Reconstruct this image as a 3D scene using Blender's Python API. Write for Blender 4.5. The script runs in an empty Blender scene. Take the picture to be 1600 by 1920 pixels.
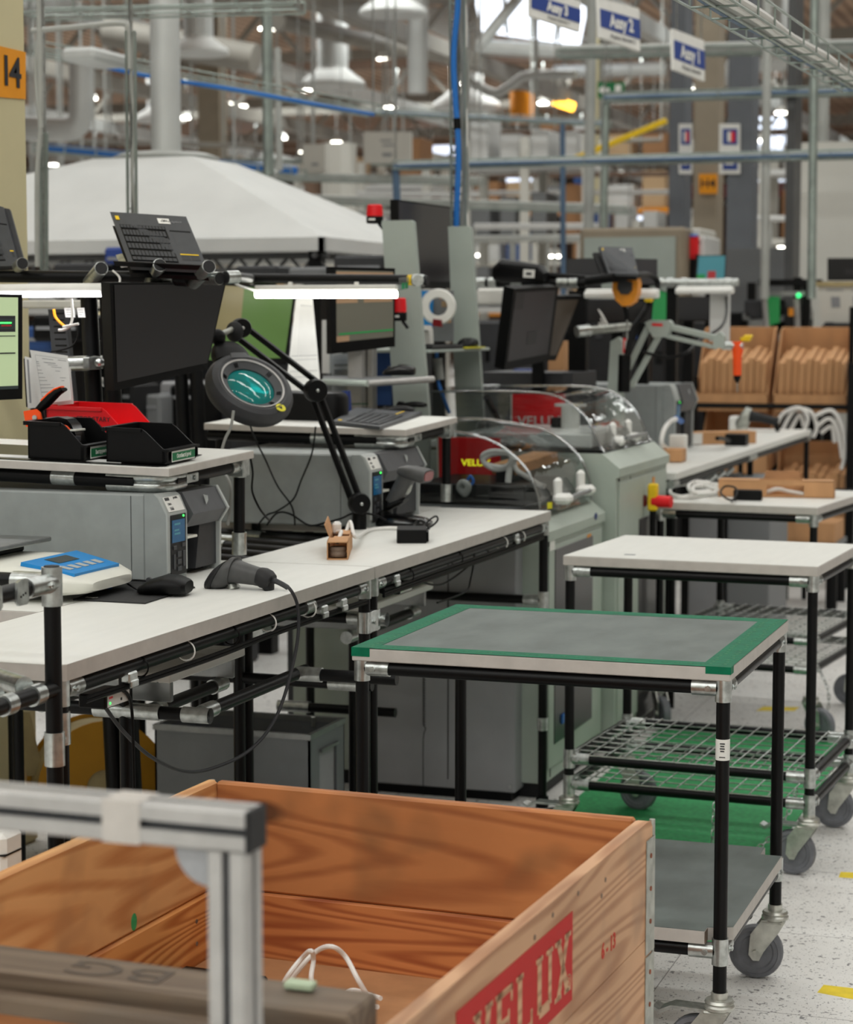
import bpy, bmesh, math, random
from math import sin, cos, pi, radians, atan, sqrt
from mathutils import Vector, Matrix, Euler
random.seed(7)
SC = bpy.context.scene
COL = SC.collection

# ------------------------------------------------------------------ camera, light, exposure
CAM_H, FPX, YAW, PITCH = 1.51, 3900.0, radians(18.97), atan(355 / 3900)
cd = bpy.data.cameras.new('camera'); cam = bpy.data.objects.new('camera', cd); COL.objects.link(cam)
cam.location = (0, 0, CAM_H); cam.rotation_euler = (pi / 2 - PITCH, 0, YAW)
cd.sensor_width = 36.0; cd.lens = FPX / 1920 * 36.0
cd.clip_start = 0.05; cd.clip_end = 300
cd.dof.use_dof = True; cd.dof.focus_distance = 4.1; cd.dof.aperture_fstop = 5.6
SC.camera = cam
SC.view_settings.view_transform = 'Standard'; SC.view_settings.look = 'None'
SC.view_settings.gamma = 1.0; SC.view_settings.use_curve_mapping = False
SC.view_settings.exposure = 0.0
w = bpy.data.worlds.new('hall_air'); SC.world = w; w.use_nodes = True
w.node_tree.nodes['Background'].inputs[0].default_value = (0.80, 0.86, 1.0, 1)
w.node_tree.nodes['Background'].inputs[1].default_value = 0.35

LAMP_W = 17.3                                   # watts per metre of lamp row
def lamp_row(x, y, z, length, k=1.0, depth=0.35):
    l = bpy.data.lights.new('lamp_row', 'AREA'); l.shape = 'RECTANGLE'
    l.size = length; l.size_y = depth; l.energy = LAMP_W * length * k; l.color = (0.965, 1.0, 0.975)
    o = bpy.data.objects.new('lamp_row', l); o.location = (x, y, z); COL.objects.link(o)
    return o
for y, k in ((-7.0, 1.35), (-4.0, 1.35), (-1.0, .95), (2.4, .62), (5.6, .64), (8.8, .75), (12.5, .85), (17, .95)):
    lamp_row(-1.6, y, 6.6, 14, k)
for y in (23, 31, 40, 50, 61):
    lamp_row(-.36 * y - 2, y, 6.6, 30, 1.15)

# ------------------------------------------------------------------ helpers
def ray(u, v):
    f = Vector((-sin(YAW) * cos(PITCH), cos(YAW) * cos(PITCH), -sin(PITCH)))
    r = Vector((cos(YAW), sin(YAW), 0)); up = r.cross(f)
    return f + r * ((u - 800) / FPX) - up * ((v - 960) / FPX)
EYE = Vector((0, 0, CAM_H))
def PZ(u, v, z): r = ray(u, v); return EYE + r * ((z - CAM_H) / r.z)
def PY(u, v, y): r = ray(u, v); return EYE + r * (y / r.y)
def PX(u, v, x): r = ray(u, v); return EYE + r * (x / r.x)
def PD(u, v, d): return EYE + ray(u, v) * d

def lin(c):
    c = c / 255.0
    return c / 12.92 if c <= .04045 else ((c + .055) / 1.055) ** 2.4
def rgb(c): return (lin(c[0]), lin(c[1]), lin(c[2]), 1.0)

MATS = {}
def mat(name, col, rough=.5, metal=0.0, var=0.0, scale=8.0, bump=0.0, emit=0.0, coat=0.0, alpha=None, trans=0.0, ior=1.45, stretch=(1, 1, 1), spec=None):
    m = bpy.data.materials.new(name); m.use_nodes = True
    nt = m.node_tree; b = nt.nodes['Principled BSDF']
    b.inputs['Base Color'].default_value = rgb(col)
    b.inputs['Roughness'].default_value = rough; b.inputs['Metallic'].default_value = metal
    b.inputs['IOR'].default_value = ior
    if spec is not None: b.inputs['Specular IOR Level'].default_value = spec
    if coat: b.inputs['Coat Weight'].default_value = coat
    if trans: b.inputs['Transmission Weight'].default_value = trans
    if alpha is not None: b.inputs['Alpha'].default_value = alpha
    if emit:
        b.inputs['Emission Color'].default_value = rgb(col); b.inputs['Emission Strength'].default_value = emit
    if var or bump:
        tc = nt.nodes.new('ShaderNodeTexCoord'); mp = nt.nodes.new('ShaderNodeMapping')
        mp.inputs['Scale'].default_value = stretch
        nz = nt.nodes.new('ShaderNodeTexNoise'); nz.inputs['Scale'].default_value = scale; nz.inputs['Detail'].default_value = 5
        nt.links.new(tc.outputs['Object'], mp.inputs['Vector']); nt.links.new(mp.outputs['Vector'], nz.inputs['Vector'])
        if var:
            rp = nt.nodes.new('ShaderNodeValToRGB')
            rp.color_ramp.elements[0].position = .3; rp.color_ramp.elements[1].position = .72
            rp.color_ramp.elements[0].color = rgb([max(0, x * (1 - var)) for x in col])
            rp.color_ramp.elements[1].color = rgb([min(255, x * (1 + var)) for x in col])
            nt.links.new(nz.outputs['Fac'], rp.inputs['Fac']); nt.links.new(rp.outputs['Color'], b.inputs['Base Color'])
        if bump:
            bp = nt.nodes.new('ShaderNodeBump'); bp.inputs['Strength'].default_value = bump; bp.inputs['Distance'].default_value = .002
            nt.links.new(nz.outputs['Fac'], bp.inputs['Height']); nt.links.new(bp.outputs['Normal'], b.inputs['Normal'])
    MATS[name] = m
    return m

def wood(name, light, dark, axis, ring=26.0, stretch=.12, rough=.62, knots=True, stain=None):
    m = bpy.data.materials.new(name); m.use_nodes = True; nt = m.node_tree; N = nt.nodes.new; L = nt.links.new
    b = nt.nodes['Principled BSDF']; b.inputs['Roughness'].default_value = rough
    tc = N('ShaderNodeTexCoord'); mp = N('ShaderNodeMapping')
    s = [1, 1, 1]; s[axis] = stretch; mp.inputs['Scale'].default_value = s
    L(tc.outputs['Object'], mp.inputs['Vector'])
    big = N('ShaderNodeTexNoise'); big.inputs['Scale'].default_value = 5.0; big.inputs['Detail'].default_value = 2
    L(mp.outputs['Vector'], big.inputs['Vector'])
    mul = N('ShaderNodeMath'); mul.operation = 'MULTIPLY'; mul.inputs[1].default_value = ring
    L(big.outputs['Fac'], mul.inputs[0])
    sn = N('ShaderNodeMath'); sn.operation = 'SINE'; m2 = N('ShaderNodeMath'); m2.operation = 'MULTIPLY'; m2.inputs[1].default_value = 2.6
    L(mul.outputs[0], m2.inputs[0]); L(m2.outputs[0], sn.inputs[0])
    mr = N('ShaderNodeMapRange'); mr.inputs[1].default_value = -1; mr.inputs[2].default_value = 1
    L(sn.outputs[0], mr.inputs[0])
    fine = N('ShaderNodeTexNoise'); fine.inputs['Scale'].default_value = 60; fine.inputs['Detail'].default_value = 4
    L(mp.outputs['Vector'], fine.inputs['Vector'])
    mx = N('ShaderNodeMix'); mx.data_type = 'FLOAT'; mx.inputs[0].default_value = .45
    L(mr.outputs[0], mx.inputs[2]); L(fine.outputs['Fac'], mx.inputs[3])
    rp = N('ShaderNodeValToRGB'); e = rp.color_ramp.elements
    e[0].position = .16; e[0].color = rgb(dark); e[1].position = .62; e[1].color = rgb(light)
    L(mx.outputs[0], rp.inputs['Fac'])
    out = rp.outputs['Color']
    cl = N('ShaderNodeTexNoise'); cl.inputs['Scale'].default_value = 2.2; cl.inputs['Detail'].default_value = 3
    L(tc.outputs['Object'], cl.inputs['Vector'])
    cr = N('ShaderNodeValToRGB'); cr.color_ramp.elements[0].position = .35; cr.color_ramp.elements[1].position = .7
    cr.color_ramp.elements[0].color = (.68, .66, .64, 1); cr.color_ramp.elements[1].color = (1.0, 1.0, 1.0, 1)
    L(cl.outputs['Fac'], cr.inputs['Fac'])
    mm = N('ShaderNodeMix'); mm.data_type = 'RGBA'; mm.blend_type = 'MULTIPLY'; mm.inputs[0].default_value = .75
    L(out, mm.inputs[6]); L(cr.outputs['Color'], mm.inputs[7]); out = mm.outputs[2]
    if knots:
        vs = [1.0, 1.0, 1.0]; vs[axis] = .55
        mp2 = N('ShaderNodeMapping'); mp2.inputs['Scale'].default_value = vs; L(tc.outputs['Object'], mp2.inputs['Vector'])
        vo = N('ShaderNodeTexVoronoi'); vo.inputs['Scale'].default_value = 4.2; L(mp2.outputs['Vector'], vo.inputs['Vector'])
        kr = N('ShaderNodeValToRGB'); kr.color_ramp.elements[0].position = .05; kr.color_ramp.elements[1].position = .11
        kr.color_ramp.elements[0].color = (1, 1, 1, 1); kr.color_ramp.elements[1].color = (0, 0, 0, 1)
        L(vo.outputs['Distance'], kr.inputs['Fac'])
        km = N('ShaderNodeMix'); km.data_type = 'RGBA'; L(kr.outputs['Color'], km.inputs[0]); L(out, km.inputs[6])
        km.inputs[7].default_value = rgb([x * .55 for x in dark]); out = km.outputs[2]
    if stain:
        sn2 = N('ShaderNodeTexNoise'); sn2.inputs['Scale'].default_value = 7; L(tc.outputs['Object'], sn2.inputs['Vector'])
        sr = N('ShaderNodeValToRGB'); sr.color_ramp.elements[0].position = .52; sr.color_ramp.elements[1].position = .74
        sr.color_ramp.elements[0].color = (0, 0, 0, 1); sr.color_ramp.elements[1].color = (.8, .8, .8, 1)
        L(sn2.outputs['Fac'], sr.inputs['Fac'])
        sm = N('ShaderNodeMix'); sm.data_type = 'RGBA'; L(sr.outputs['Color'], sm.inputs[0]); L(out, sm.inputs[6])
        sm.inputs[7].default_value = rgb(stain); out = sm.outputs[2]
    L(out, b.inputs['Base Color'])
    bp = N('ShaderNodeBump'); bp.inputs['Strength'].default_value = .25; bp.inputs['Distance'].default_value = .002
    L(mx.outputs[0], bp.inputs['Height']); L(bp.outputs['Normal'], b.inputs['Normal'])
    MATS[name] = m
    return m

def cube_faces():
    return [(0, 3, 2, 1), (4, 5, 6, 7), (0, 1, 5, 4), (1, 2, 6, 5), (2, 3, 7, 6), (3, 0, 4, 7)]
def frame(o, x, y):
    x = Vector(x).normalized(); y = Vector(y); z = x.cross(y).normalized(); y = z.cross(x)
    return Matrix(((x.x, y.x, z.x, o[0]), (x.y, y.y, z.y, o[1]), (x.z, y.z, z.z, o[2]), (0, 0, 0, 1)))
def catmull(pts, n=6, closed=False):
    P = [Vector(p) for p in pts]
    if len(P) < 3: return P
    out = []; k = len(P)
    for i in range(k if closed else k - 1):
        if closed: a, b, c, d = P[(i - 1) % k], P[i], P[(i + 1) % k], P[(i + 2) % k]
        else: a, b, c, d = P[max(i - 1, 0)], P[i], P[i + 1], P[min(i + 2, k - 1)]
        for j in range(n):
            t = j / n
            out.append(.5 * ((2 * b) + (c - a) * t + (2 * a - 5 * b + 4 * c - d) * t * t + (3 * b - a - 3 * c + d) * t ** 3))
    if not closed: out.append(P[-1])
    return out

class MB:
    def __init__(s, M=None): s.v = []; s.f = []; s.m = []; s.M = M
    def add(s, vs, fs, m=0, M=None):
        o = len(s.v)
        for p in vs:
            p = Vector(p)
            if M is not None: p = M @ p
            if s.M is not None: p = s.M @ p
            s.v.append(p)
        for f in fs: s.f.append(tuple(o + i for i in f)); s.m.append(m)
        return s
    def box(s, c, size, m=0, bev=0.0, M=None):
        hx, hy, hz = size[0] / 2, size[1] / 2, size[2] / 2; c = Vector(c)
        if bev <= 0:
            vs = [c + Vector(q) for q in ((-hx, -hy, -hz), (hx, -hy, -hz), (hx, hy, -hz), (-hx, hy, -hz), (-hx, -hy, hz), (hx, -hy, hz), (hx, hy, hz), (-hx, hy, hz))]
            return s.add(vs, cube_faces(), m, M)
        b = min(bev, hx * .95, hy * .95, hz * .95); idx = {}; vs = []; fs = []
        for sx in (-1, 1):
            for sy in (-1, 1):
                for sz in (-1, 1):
                    for a in range(3):
                        q = Vector((sx * (hx - (0 if a == 0 else b)), sy * (hy - (0 if a == 1 else b)), sz * (hz - (0 if a == 2 else b))))
                        idx[(sx, sy, sz, a)] = len(vs); vs.append(c + q)
        for a in range(3):
            p, r = [(1, 2), (2, 0), (0, 1)][a]
            for sa in (-1, 1):
                ring = []
                for sp, sr in ((-1, -1), (1, -1), (1, 1), (-1, 1)):
                    k = [0, 0, 0]; k[a] = sa; k[p] = sp; k[r] = sr; ring.append(idx[(*k, a)])
                fs.append(tuple(ring if sa > 0 else ring[::-1]))
            for sp in (-1, 1):
                for sr in (-1, 1):
                    k0 = [0, 0, 0]; k0[p] = sp; k0[r] = sr; k1 = k0[:]; k0[a] = -1; k1[a] = 1
                    fs.append((idx[(*k0, p)], idx[(*k1, p)], idx[(*k1, r)], idx[(*k0, r)]))
        for sx in (-1, 1):
            for sy in (-1, 1):
                for sz in (-1, 1): fs.append(tuple(idx[(sx, sy, sz, a)] for a in range(3)))
        return s.add(vs, fs, m, M)
    def box2(s, lo, hi, m=0, bev=0.0, M=None):
        lo = Vector(lo); hi = Vector(hi); d = hi - lo
        return s.box((lo + hi) / 2, (abs(d.x), abs(d.y), abs(d.z)), m, bev, M)
    def tube(s, p0, p1, r, n=14, m=0, r1=None, caps=True, M=None):
        p0 = Vector(p0); p1 = Vector(p1); d = p1 - p0
        if d.length < 1e-6: return s
        z = d.normalized(); x = z.orthogonal().normalized(); y = z.cross(x); r1 = r if r1 is None else r1
        vs = [p0 + (x * cos(2 * pi * i / n) + y * sin(2 * pi * i / n)) * r for i in range(n)] + \
             [p1 + (x * cos(2 * pi * i / n) + y * sin(2 * pi * i / n)) * r1 for i in range(n)]
        fs = [(i, (i + 1) % n, n + (i + 1) % n, n + i) for i in range(n)]
        if caps: fs += [tuple(range(n - 1, -1, -1)), tuple(range(n, 2 * n))]
        return s.add(vs, fs, m, M)
    def path(s, pts, r, n=8, m=0, sm=6, closed=False, M=None, flat=None):
        P = catmull(pts, sm, closed) if sm else [Vector(p) for p in pts]
        k = len(P); vs = []; fs = []; prev = None
        for i in range(k):
            if closed: t = P[(i + 1) % k] - P[i - 1]
            else: t = P[min(i + 1, k - 1)] - P[max(i - 1, 0)]
            t = t.normalized() if t.length > 1e-9 else Vector((0, 0, 1))
            x = t.orthogonal().normalized() if prev is None else (prev - t * prev.dot(t)).normalized()
            prev = x; y = t.cross(x)
            for j in range(n):
                a = 2 * pi * j / n; vs.append(P[i] + x * cos(a) * r + y * sin(a) * r)
        for i in range(k if closed else k - 1):
            for j in range(n):
                a = i * n; b = ((i + 1) % k) * n
                fs.append((a + j, a + (j + 1) % n, b + (j + 1) % n, b + j))
        if not closed: fs += [tuple(range(n - 1, -1, -1)), tuple(range((k - 1) * n, k * n))]
        return s.add(vs, fs, m, M)
    def lathe(s, prof, n=24, m=0, M=None, arc=None):
        vs = []; fs = []; k = len(prof)
        for i in range(n):
            a = 2 * pi * i / n
            for r, z in prof: vs.append((r * cos(a), r * sin(a), z))
        for i in range(n):
            for j in range(k - 1):
                a = i * k + j; b = ((i + 1) % n) * k + j
                fs.append((a, b, b + 1, a + 1))
        shut = abs(prof[0][0] - prof[-1][0]) + abs(prof[0][1] - prof[-1][1]) < 1e-9
        if prof[0][0] > 1e-6 and not shut: fs.append(tuple(i * k for i in range(n - 1, -1, -1)))
        if prof[-1][0] > 1e-6 and not shut: fs.append(tuple(i * k + k - 1 for i in range(n)))
        return s.add(vs, fs, m, M)
    def prism(s, poly, h0, h1, m=0, M=None):          # polygon in local xy, extruded along local z
        n = len(poly)
        vs = [(x, y, h0) for x, y in poly] + [(x, y, h1) for x, y in poly]
        fs = [(i, (i + 1) % n, n + (i + 1) % n, n + i) for i in range(n)] + [tuple(range(n - 1, -1, -1)), tuple(range(n, 2 * n))]
        return s.add(vs, fs, m, M)
    def quad(s, a, b, c, d, m=0): return s.add([a, b, c, d], [(0, 1, 2, 3)], m)
    def sphere(s, c, r, m=0, sc=(1, 1, 1), n=16, k=10, M=None):
        prof = [(max(1e-7, sin(pi * i / k)) * r, -cos(pi * i / k) * r) for i in range(k + 1)]
        T = Matrix.Translation(Vector(c)) @ Matrix.Diagonal((sc[0], sc[1], sc[2], 1))
        return s.lathe(prof, n, m, (M @ T) if M is not None else T)
    def text(s, string, size, M, m=0, depth=.0006, bold=0.0, sx=1.0):
        cu = bpy.data.curves.new('t', 'FONT'); cu.body = string; cu.size = size; cu.align_x = 'CENTER'; cu.align_y = 'CENTER'
        cu.extrude = depth / 2; cu.offset = bold; cu.resolution_u = 3
        ob = bpy.data.objects.new('t', cu); COL.objects.link(ob)
        me = bpy.data.meshes.new_from_object(ob.evaluated_get(bpy.context.evaluated_depsgraph_get()))
        s.add([(v.co.x * sx, v.co.y, v.co.z) for v in me.vertices], [tuple(p.vertices) for p in me.polygons], m, M)
        bpy.data.objects.remove(ob); bpy.data.curves.remove(cu); bpy.data.meshes.remove(me)
        return s
    def build(s, name, mats, parent=None, sharp=32, loc=None):
        if not isinstance(mats, (list, tuple)): mats = [mats]
        me = bpy.data.meshes.new(name); o = bpy.data.objects.new(name, me); COL.objects.link(o)
        if parent is not None:
            T = INV[parent.name]; INV[o.name] = T; o.parent = parent
        else:
            xs = [p.x for p in s.v]; ys = [p.y for p in s.v]; zs = [p.z for p in s.v]
            base = Vector(loc) if loc is not None else Vector(((min(xs) + max(xs)) / 2, (min(ys) + max(ys)) / 2, min(zs)))
            T = Matrix.Translation(-base); o.location = base; INV[o.name] = T
        me.from_pydata([T @ p for p in s.v], [], s.f)
        for mm in mats: me.materials.append(MATS[mm] if isinstance(mm, str) else mm)
        me.polygons.foreach_set('material_index', s.m)
        bm = bmesh.new(); bm.from_mesh(me); bmesh.ops.recalc_face_normals(bm, faces=bm.faces); bm.to_mesh(me); bm.free()
        me.polygons.foreach_set('use_smooth', [True] * len(me.polygons))
        me.set_sharp_from_angle(angle=radians(sharp)); me.update()
        return o
INV = {}
def tag(o, label=None, cat=None, group=None, kind=None):
    if label: o['label'] = label
    if cat: o['category'] = cat
    if group: o['group'] = group
    if kind: o['kind'] = kind
    return o
def thing(name, label, cat, loc=(0, 0, 0), rz=0.0, group=None, rot=None):
    o = bpy.data.objects.new(name, None); COL.objects.link(o); o.empty_display_size = .05
    o.location = loc; o.rotation_euler = rot if rot else (0, 0, rz)
    INV[o.name] = o.matrix_basis.inverted()
    return tag(o, label, cat, group)
def TM(o): return o.matrix_basis.copy()               # local frame of a thing, for MB(TM(t))
KIDS = lambda o: [c for c in bpy.data.objects if c.parent == o]
def copy_tree(o, parent=None):
    c = o.copy(); COL.objects.link(c)
    if parent is not None: c.parent = parent
    for k in KIDS(o): copy_tree(k, c)
    return c
def place(o, loc, rz=0.0, label=None, group=None, rot=None):
    c = copy_tree(o); c.location = loc; c.rotation_euler = rot if rot else (0, 0, rz)
    if label: c['label'] = label
    if group: c['group'] = group
    return c
def cable(name, pts, r, m, label, cat='cable', parent=None, group=None, sm=8):
    o = MB().path(pts, r, 8, 0, sm).build(name, m, parent)
    if parent is None: tag(o, label, cat, group)
    return o

# ------------------------------------------------------------------ materials
mat('laminate', (226, 226, 221), .42, var=.012, scale=40, stretch=(1, .15, 1))
mat('laminate_edge', (188, 182, 176), .5, var=.03, scale=30)
mat('grey_laminate', (96, 104, 101), .5, var=.10, scale=14, stretch=(1, .5, 1))
mat('tube', (10, 10, 11), .40, var=.2, scale=20, spec=.25); mat('stain_ink', (82, 70, 60), .7); mat('pale_green', (176, 192, 164), .5)
mat('black', (8, 8, 9), .45, var=.1, scale=30, spec=.22)
mat('black_soft', (22, 22, 24), .6, var=.12, scale=40)
mat('black_gloss', (9, 9, 10), .18)
mat('rubber_grey', (112, 114, 120), .55, var=.1, scale=30)
mat('dark_grey', (50, 51, 54), .5, var=.06, scale=30)
mat('scan_grey', (70, 70, 70), .48, var=.06, scale=60)
mat('zinc', (186, 190, 188), .30, .92, var=.12, scale=60, bump=.06)
mat('zinc_dull', (170, 172, 165), .45, .75, var=.12, scale=40)
mat('castor_steel', (196, 197, 190), .36, .8, var=.1, scale=40)
mat('steel', (150, 152, 152), .38, .85, var=.05, scale=30)
mat('alu', (176, 174, 172), .42, .35, var=.04, scale=30)
mat('alu_groove', (84, 86, 90), .5, .4)
mat('printer_grey', (146, 151, 150), .5, var=.035, scale=20)
mat('printer_edge', (172, 176, 174), .45)
mat('printer_dark', (72, 73, 76), .5, var=.05, scale=30)
mat('machine', (172, 182, 172), .45, var=.03, scale=6)
mat('machine_dark', (120, 128, 120), .5)
mat('panel_grey', (166, 175, 168), .5, var=.02, scale=8)
mat('cabinet_grey', (156, 157, 160), .5, var=.05, scale=5)
mat('bin_steel', (128, 131, 135), .42, .35, var=.05, scale=6)
mat('white', (232, 231, 226), .5, var=.02, scale=20)
mat('white_gloss', (236, 236, 232), .25)
mat('paper', (226, 226, 224), .7, var=.02, scale=20)
mat('ink', (40, 40, 44), .7)
mat('ink_light', (140, 142, 146), .7)
mat('red', (232, 26, 34), .42, var=.05, scale=10)
mat('red_dark', (120, 14, 22), .3)
mat('red_glass', (150, 8, 22), .12, trans=.3)
mat('yellow', (240, 200, 20), .5, var=.04, scale=20)
mat('yellow_tape', (240, 212, 40), .6, var=.05, scale=30)
mat('orange_sign', (232, 150, 16), .55, var=.02, scale=10)
mat('orange', (228, 88, 24), .4, var=.05, scale=30)
mat('orange_yellow', (226, 142, 22), .42, var=.06, scale=30)
mat('green_tape', (0, 106, 74), .6, var=.10, scale=30, spec=.25)
mat('green_label', (14, 110, 66), .5)
mat('green_sign', (20, 112, 62), .5)
mat('green_mat', (50, 148, 88), .7, var=.10, scale=60)
mat('blue', (24, 96, 176), .45, var=.06, scale=20)
mat('blue_dark', (16, 44, 108), .45, var=.08, scale=8)
mat('blue_sign', (42, 68, 142), .5)
mat('blue_label', (22, 134, 206), .42)
mat('blue_knob', (20, 100, 196), .4)
mat('cream_plastic', (222, 222, 212), .42, var=.015, scale=20)
mat('cardboard', (196, 148, 104), .75, var=.06, scale=12, stretch=(1, 1, .3))
mat('cardboard_dark', (166, 120, 82), .78, var=.08, scale=12)
mat('brown_core', (122, 104, 90), .7, var=.1, scale=30)
mat('spool_yellow', (176, 126, 22), .6, var=.06, scale=6)
mat('olive_strap', (168, 152, 110), .5, var=.06, scale=20)
mat('canvas', (210, 211, 209), .7, var=.02, scale=4)
mat('beige', (206, 196, 156), .6, var=.03, scale=3)
mat('brown_column', (150, 138, 120), .6, var=.05, scale=3)
mat('grey_column', (104, 108, 114), .55, var=.06, scale=3)
mat('dark_column', (74, 74, 74), .55, var=.06, scale=3)
mat('pipe_grey', (176, 178, 174), .5, .2, var=.05, scale=6)
mat('wire_tray', (150, 160, 154), .4, .6, var=.1, scale=10)
mat('duct', (196, 198, 196), .45, .25, var=.05, scale=2)
mat('truss', (150, 146, 138), .6, var=.08, scale=1.5)
mat('truss_brown', (124, 100, 84), .6, var=.08, scale=1.5)
mat('wall_white', (206, 204, 196), .6, var=.02, scale=1)
mat('rust', (130, 62, 30), .6, var=.2, scale=40)
mat('cable_white', (228, 226, 222), .45)
mat('cable_blue', (26, 108, 190), .45); mat('cable_blue_dull', (84, 108, 134), .5); mat('red_block', (190, 30, 26), .7)
mat('cable_grey', (150, 152, 148), .5)
mat('lamp_glow', (255, 253, 244), .4, emit=9.0)
mat('lamp_glow_pink', (255, 250, 255), .4, emit=9.0)
mat('lamp_far', (255, 252, 240), .4, emit=14.0)
mat('lamp_amber', (255, 186, 60), .4, emit=5.0)
mat('lamp_green', (60, 230, 130), .4, emit=1.6)
mat('skylight', (236, 244, 255), .4, emit=2.2)
mat('window_far', (226, 236, 255), .4, emit=1.5)
mat('lcd_green', (172, 190, 150), .3, emit=.42)
mat('lcd_dark', (44, 52, 52), .3, emit=.3)
mat('desktop_green', (92, 124, 66), .3, emit=.16)
mat('desktop_beige', (140, 130, 94), .3, emit=.2)
mat('screen_dim', (100, 98, 88), .25, emit=.16)
mat('screen_tan', (150, 122, 96), .25, emit=.22)
mat('screen_bar', (38, 132, 70), .25, emit=.25)
mat('screen_teal', (60, 118, 128), .3, emit=.4)
mat('screen_off', (26, 25, 27), .28)
mat('screen_off_mid', (44, 41, 44), .3); mat('screen_tan_off', (86, 76, 66), .3)
mat('lcd_blue', (14, 74, 110), .25, emit=.35)
mat('led_green', (60, 240, 90), .4, emit=3.0)
mat('led_yellow', (220, 230, 40), .4, emit=.9)
mat('screen_red', (150, 40, 44), .3, emit=.3)
mat('label_yellow', (214, 206, 40), .5)
mat('stamp_red', (196, 52, 36), .7)
mat('bright_orange', (250, 82, 14), .4, var=.03, scale=20)
mat('silver_rack', (176, 178, 178), .35, .8)
mat('keycap', (58, 60, 64), .5)
mat('kb_grey', (66, 68, 72), .45, var=.04, scale=40)
mat('mouse_pad', (44, 44, 45), .85, var=.12, scale=120, bump=.2)
mat('pink_floor_box', (188, 180, 178), .6, var=.03, scale=3)
mat('stock_white', (206, 206, 204), .6); mat('stock_brown', (158, 116, 80), .7); mat('stock_blue', (38, 74, 132), .6)
mat('stock_grey', (120, 122, 124), .6); mat('stock_tan', (190, 160, 124), .7)

wood('wood_collar', (194, 126, 74), (162, 96, 52), 0, ring=44, stretch=.10, stain=(120, 84, 52))
wood('wood_collar_lit_side', (238, 182, 122), (206, 142, 86), 1, ring=44, stretch=.10, stain=(176, 130, 88))  # collar wood, lightened in colour for the brighter lit side wall
wood('wood_fresh', (200, 124, 70), (154, 78, 36), 0, ring=90, stretch=.07)
wood('wood_fresh_lit_side', (238, 168, 98), (186, 108, 50), 1, ring=90, stretch=.07)  # fresh wood for the side boards, the stronger side light put into its tone
wood('wood_outer', (222, 174, 134), (182, 130, 92), 1, ring=44, stretch=.10, stain=(166, 130, 102))
wood('wood_grey', (124, 106, 88), (98, 80, 64), 0, ring=40, stretch=.08, knots=False, stain=(104, 92, 80))

def clear(name, tint, a, rough=.03, body=0.0):
    m = bpy.data.materials.new(name); m.use_nodes = True; nt = m.node_tree; N = nt.nodes.new; L = nt.links.new
    nt.nodes.remove(nt.nodes['Principled BSDF']); out = nt.nodes['Material Output']
    t = N('ShaderNodeBsdfTransparent'); t.inputs[0].default_value = rgb(tint)
    g = N('ShaderNodeBsdfGlossy'); g.inputs['Roughness'].default_value = rough
    fr = N('ShaderNodeFresnel'); fr.inputs[0].default_value = 1.49
    tc = N('ShaderNodeTexCoord'); mp = N('ShaderNodeMapping'); mp.inputs['Scale'].default_value = (3, 9, 22); L(tc.outputs['Object'], mp.inputs[0])
    nz = N('ShaderNodeTexNoise'); nz.inputs['Scale'].default_value = 1.2; L(mp.outputs[0], nz.inputs[0])
    bp = N('ShaderNodeBump'); bp.inputs['Strength'].default_value = .10; bp.inputs['Distance'].default_value = .02
    L(nz.outputs['Fac'], bp.inputs['Height']); L(bp.outputs[0], g.inputs['Normal']); L(bp.outputs[0], fr.inputs['Normal'])
    ad = N('ShaderNodeMath'); ad.operation = 'ADD'; ad.inputs[1].default_value = a; L(fr.outputs[0], ad.inputs[0])
    mx = N('ShaderNodeMixShader'); L(ad.outputs[0], mx.inputs[0]); src = t.outputs[0]
    if body:
        df = N('ShaderNodeBsdfDiffuse'); df.inputs[0].default_value = rgb(tint); bm_ = N('ShaderNodeMixShader'); bm_.inputs[0].default_value = body; L(t.outputs[0], bm_.inputs[1]); L(df.outputs[0], bm_.inputs[2]); src = bm_.outputs[0]
    L(src, mx.inputs[1]); L(g.outputs[0], mx.inputs[2])
    L(mx.outputs[0], out.inputs[0]); MATS[name] = m
clear('lens_teal', (40, 170, 168), .02, .02, .5)
clear('plexi', (247, 249, 249), .01)
clear('plexi_edge', (226, 232, 234), .35, .2)
clear('plastic_film', (228, 232, 236), .12, .15)

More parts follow.
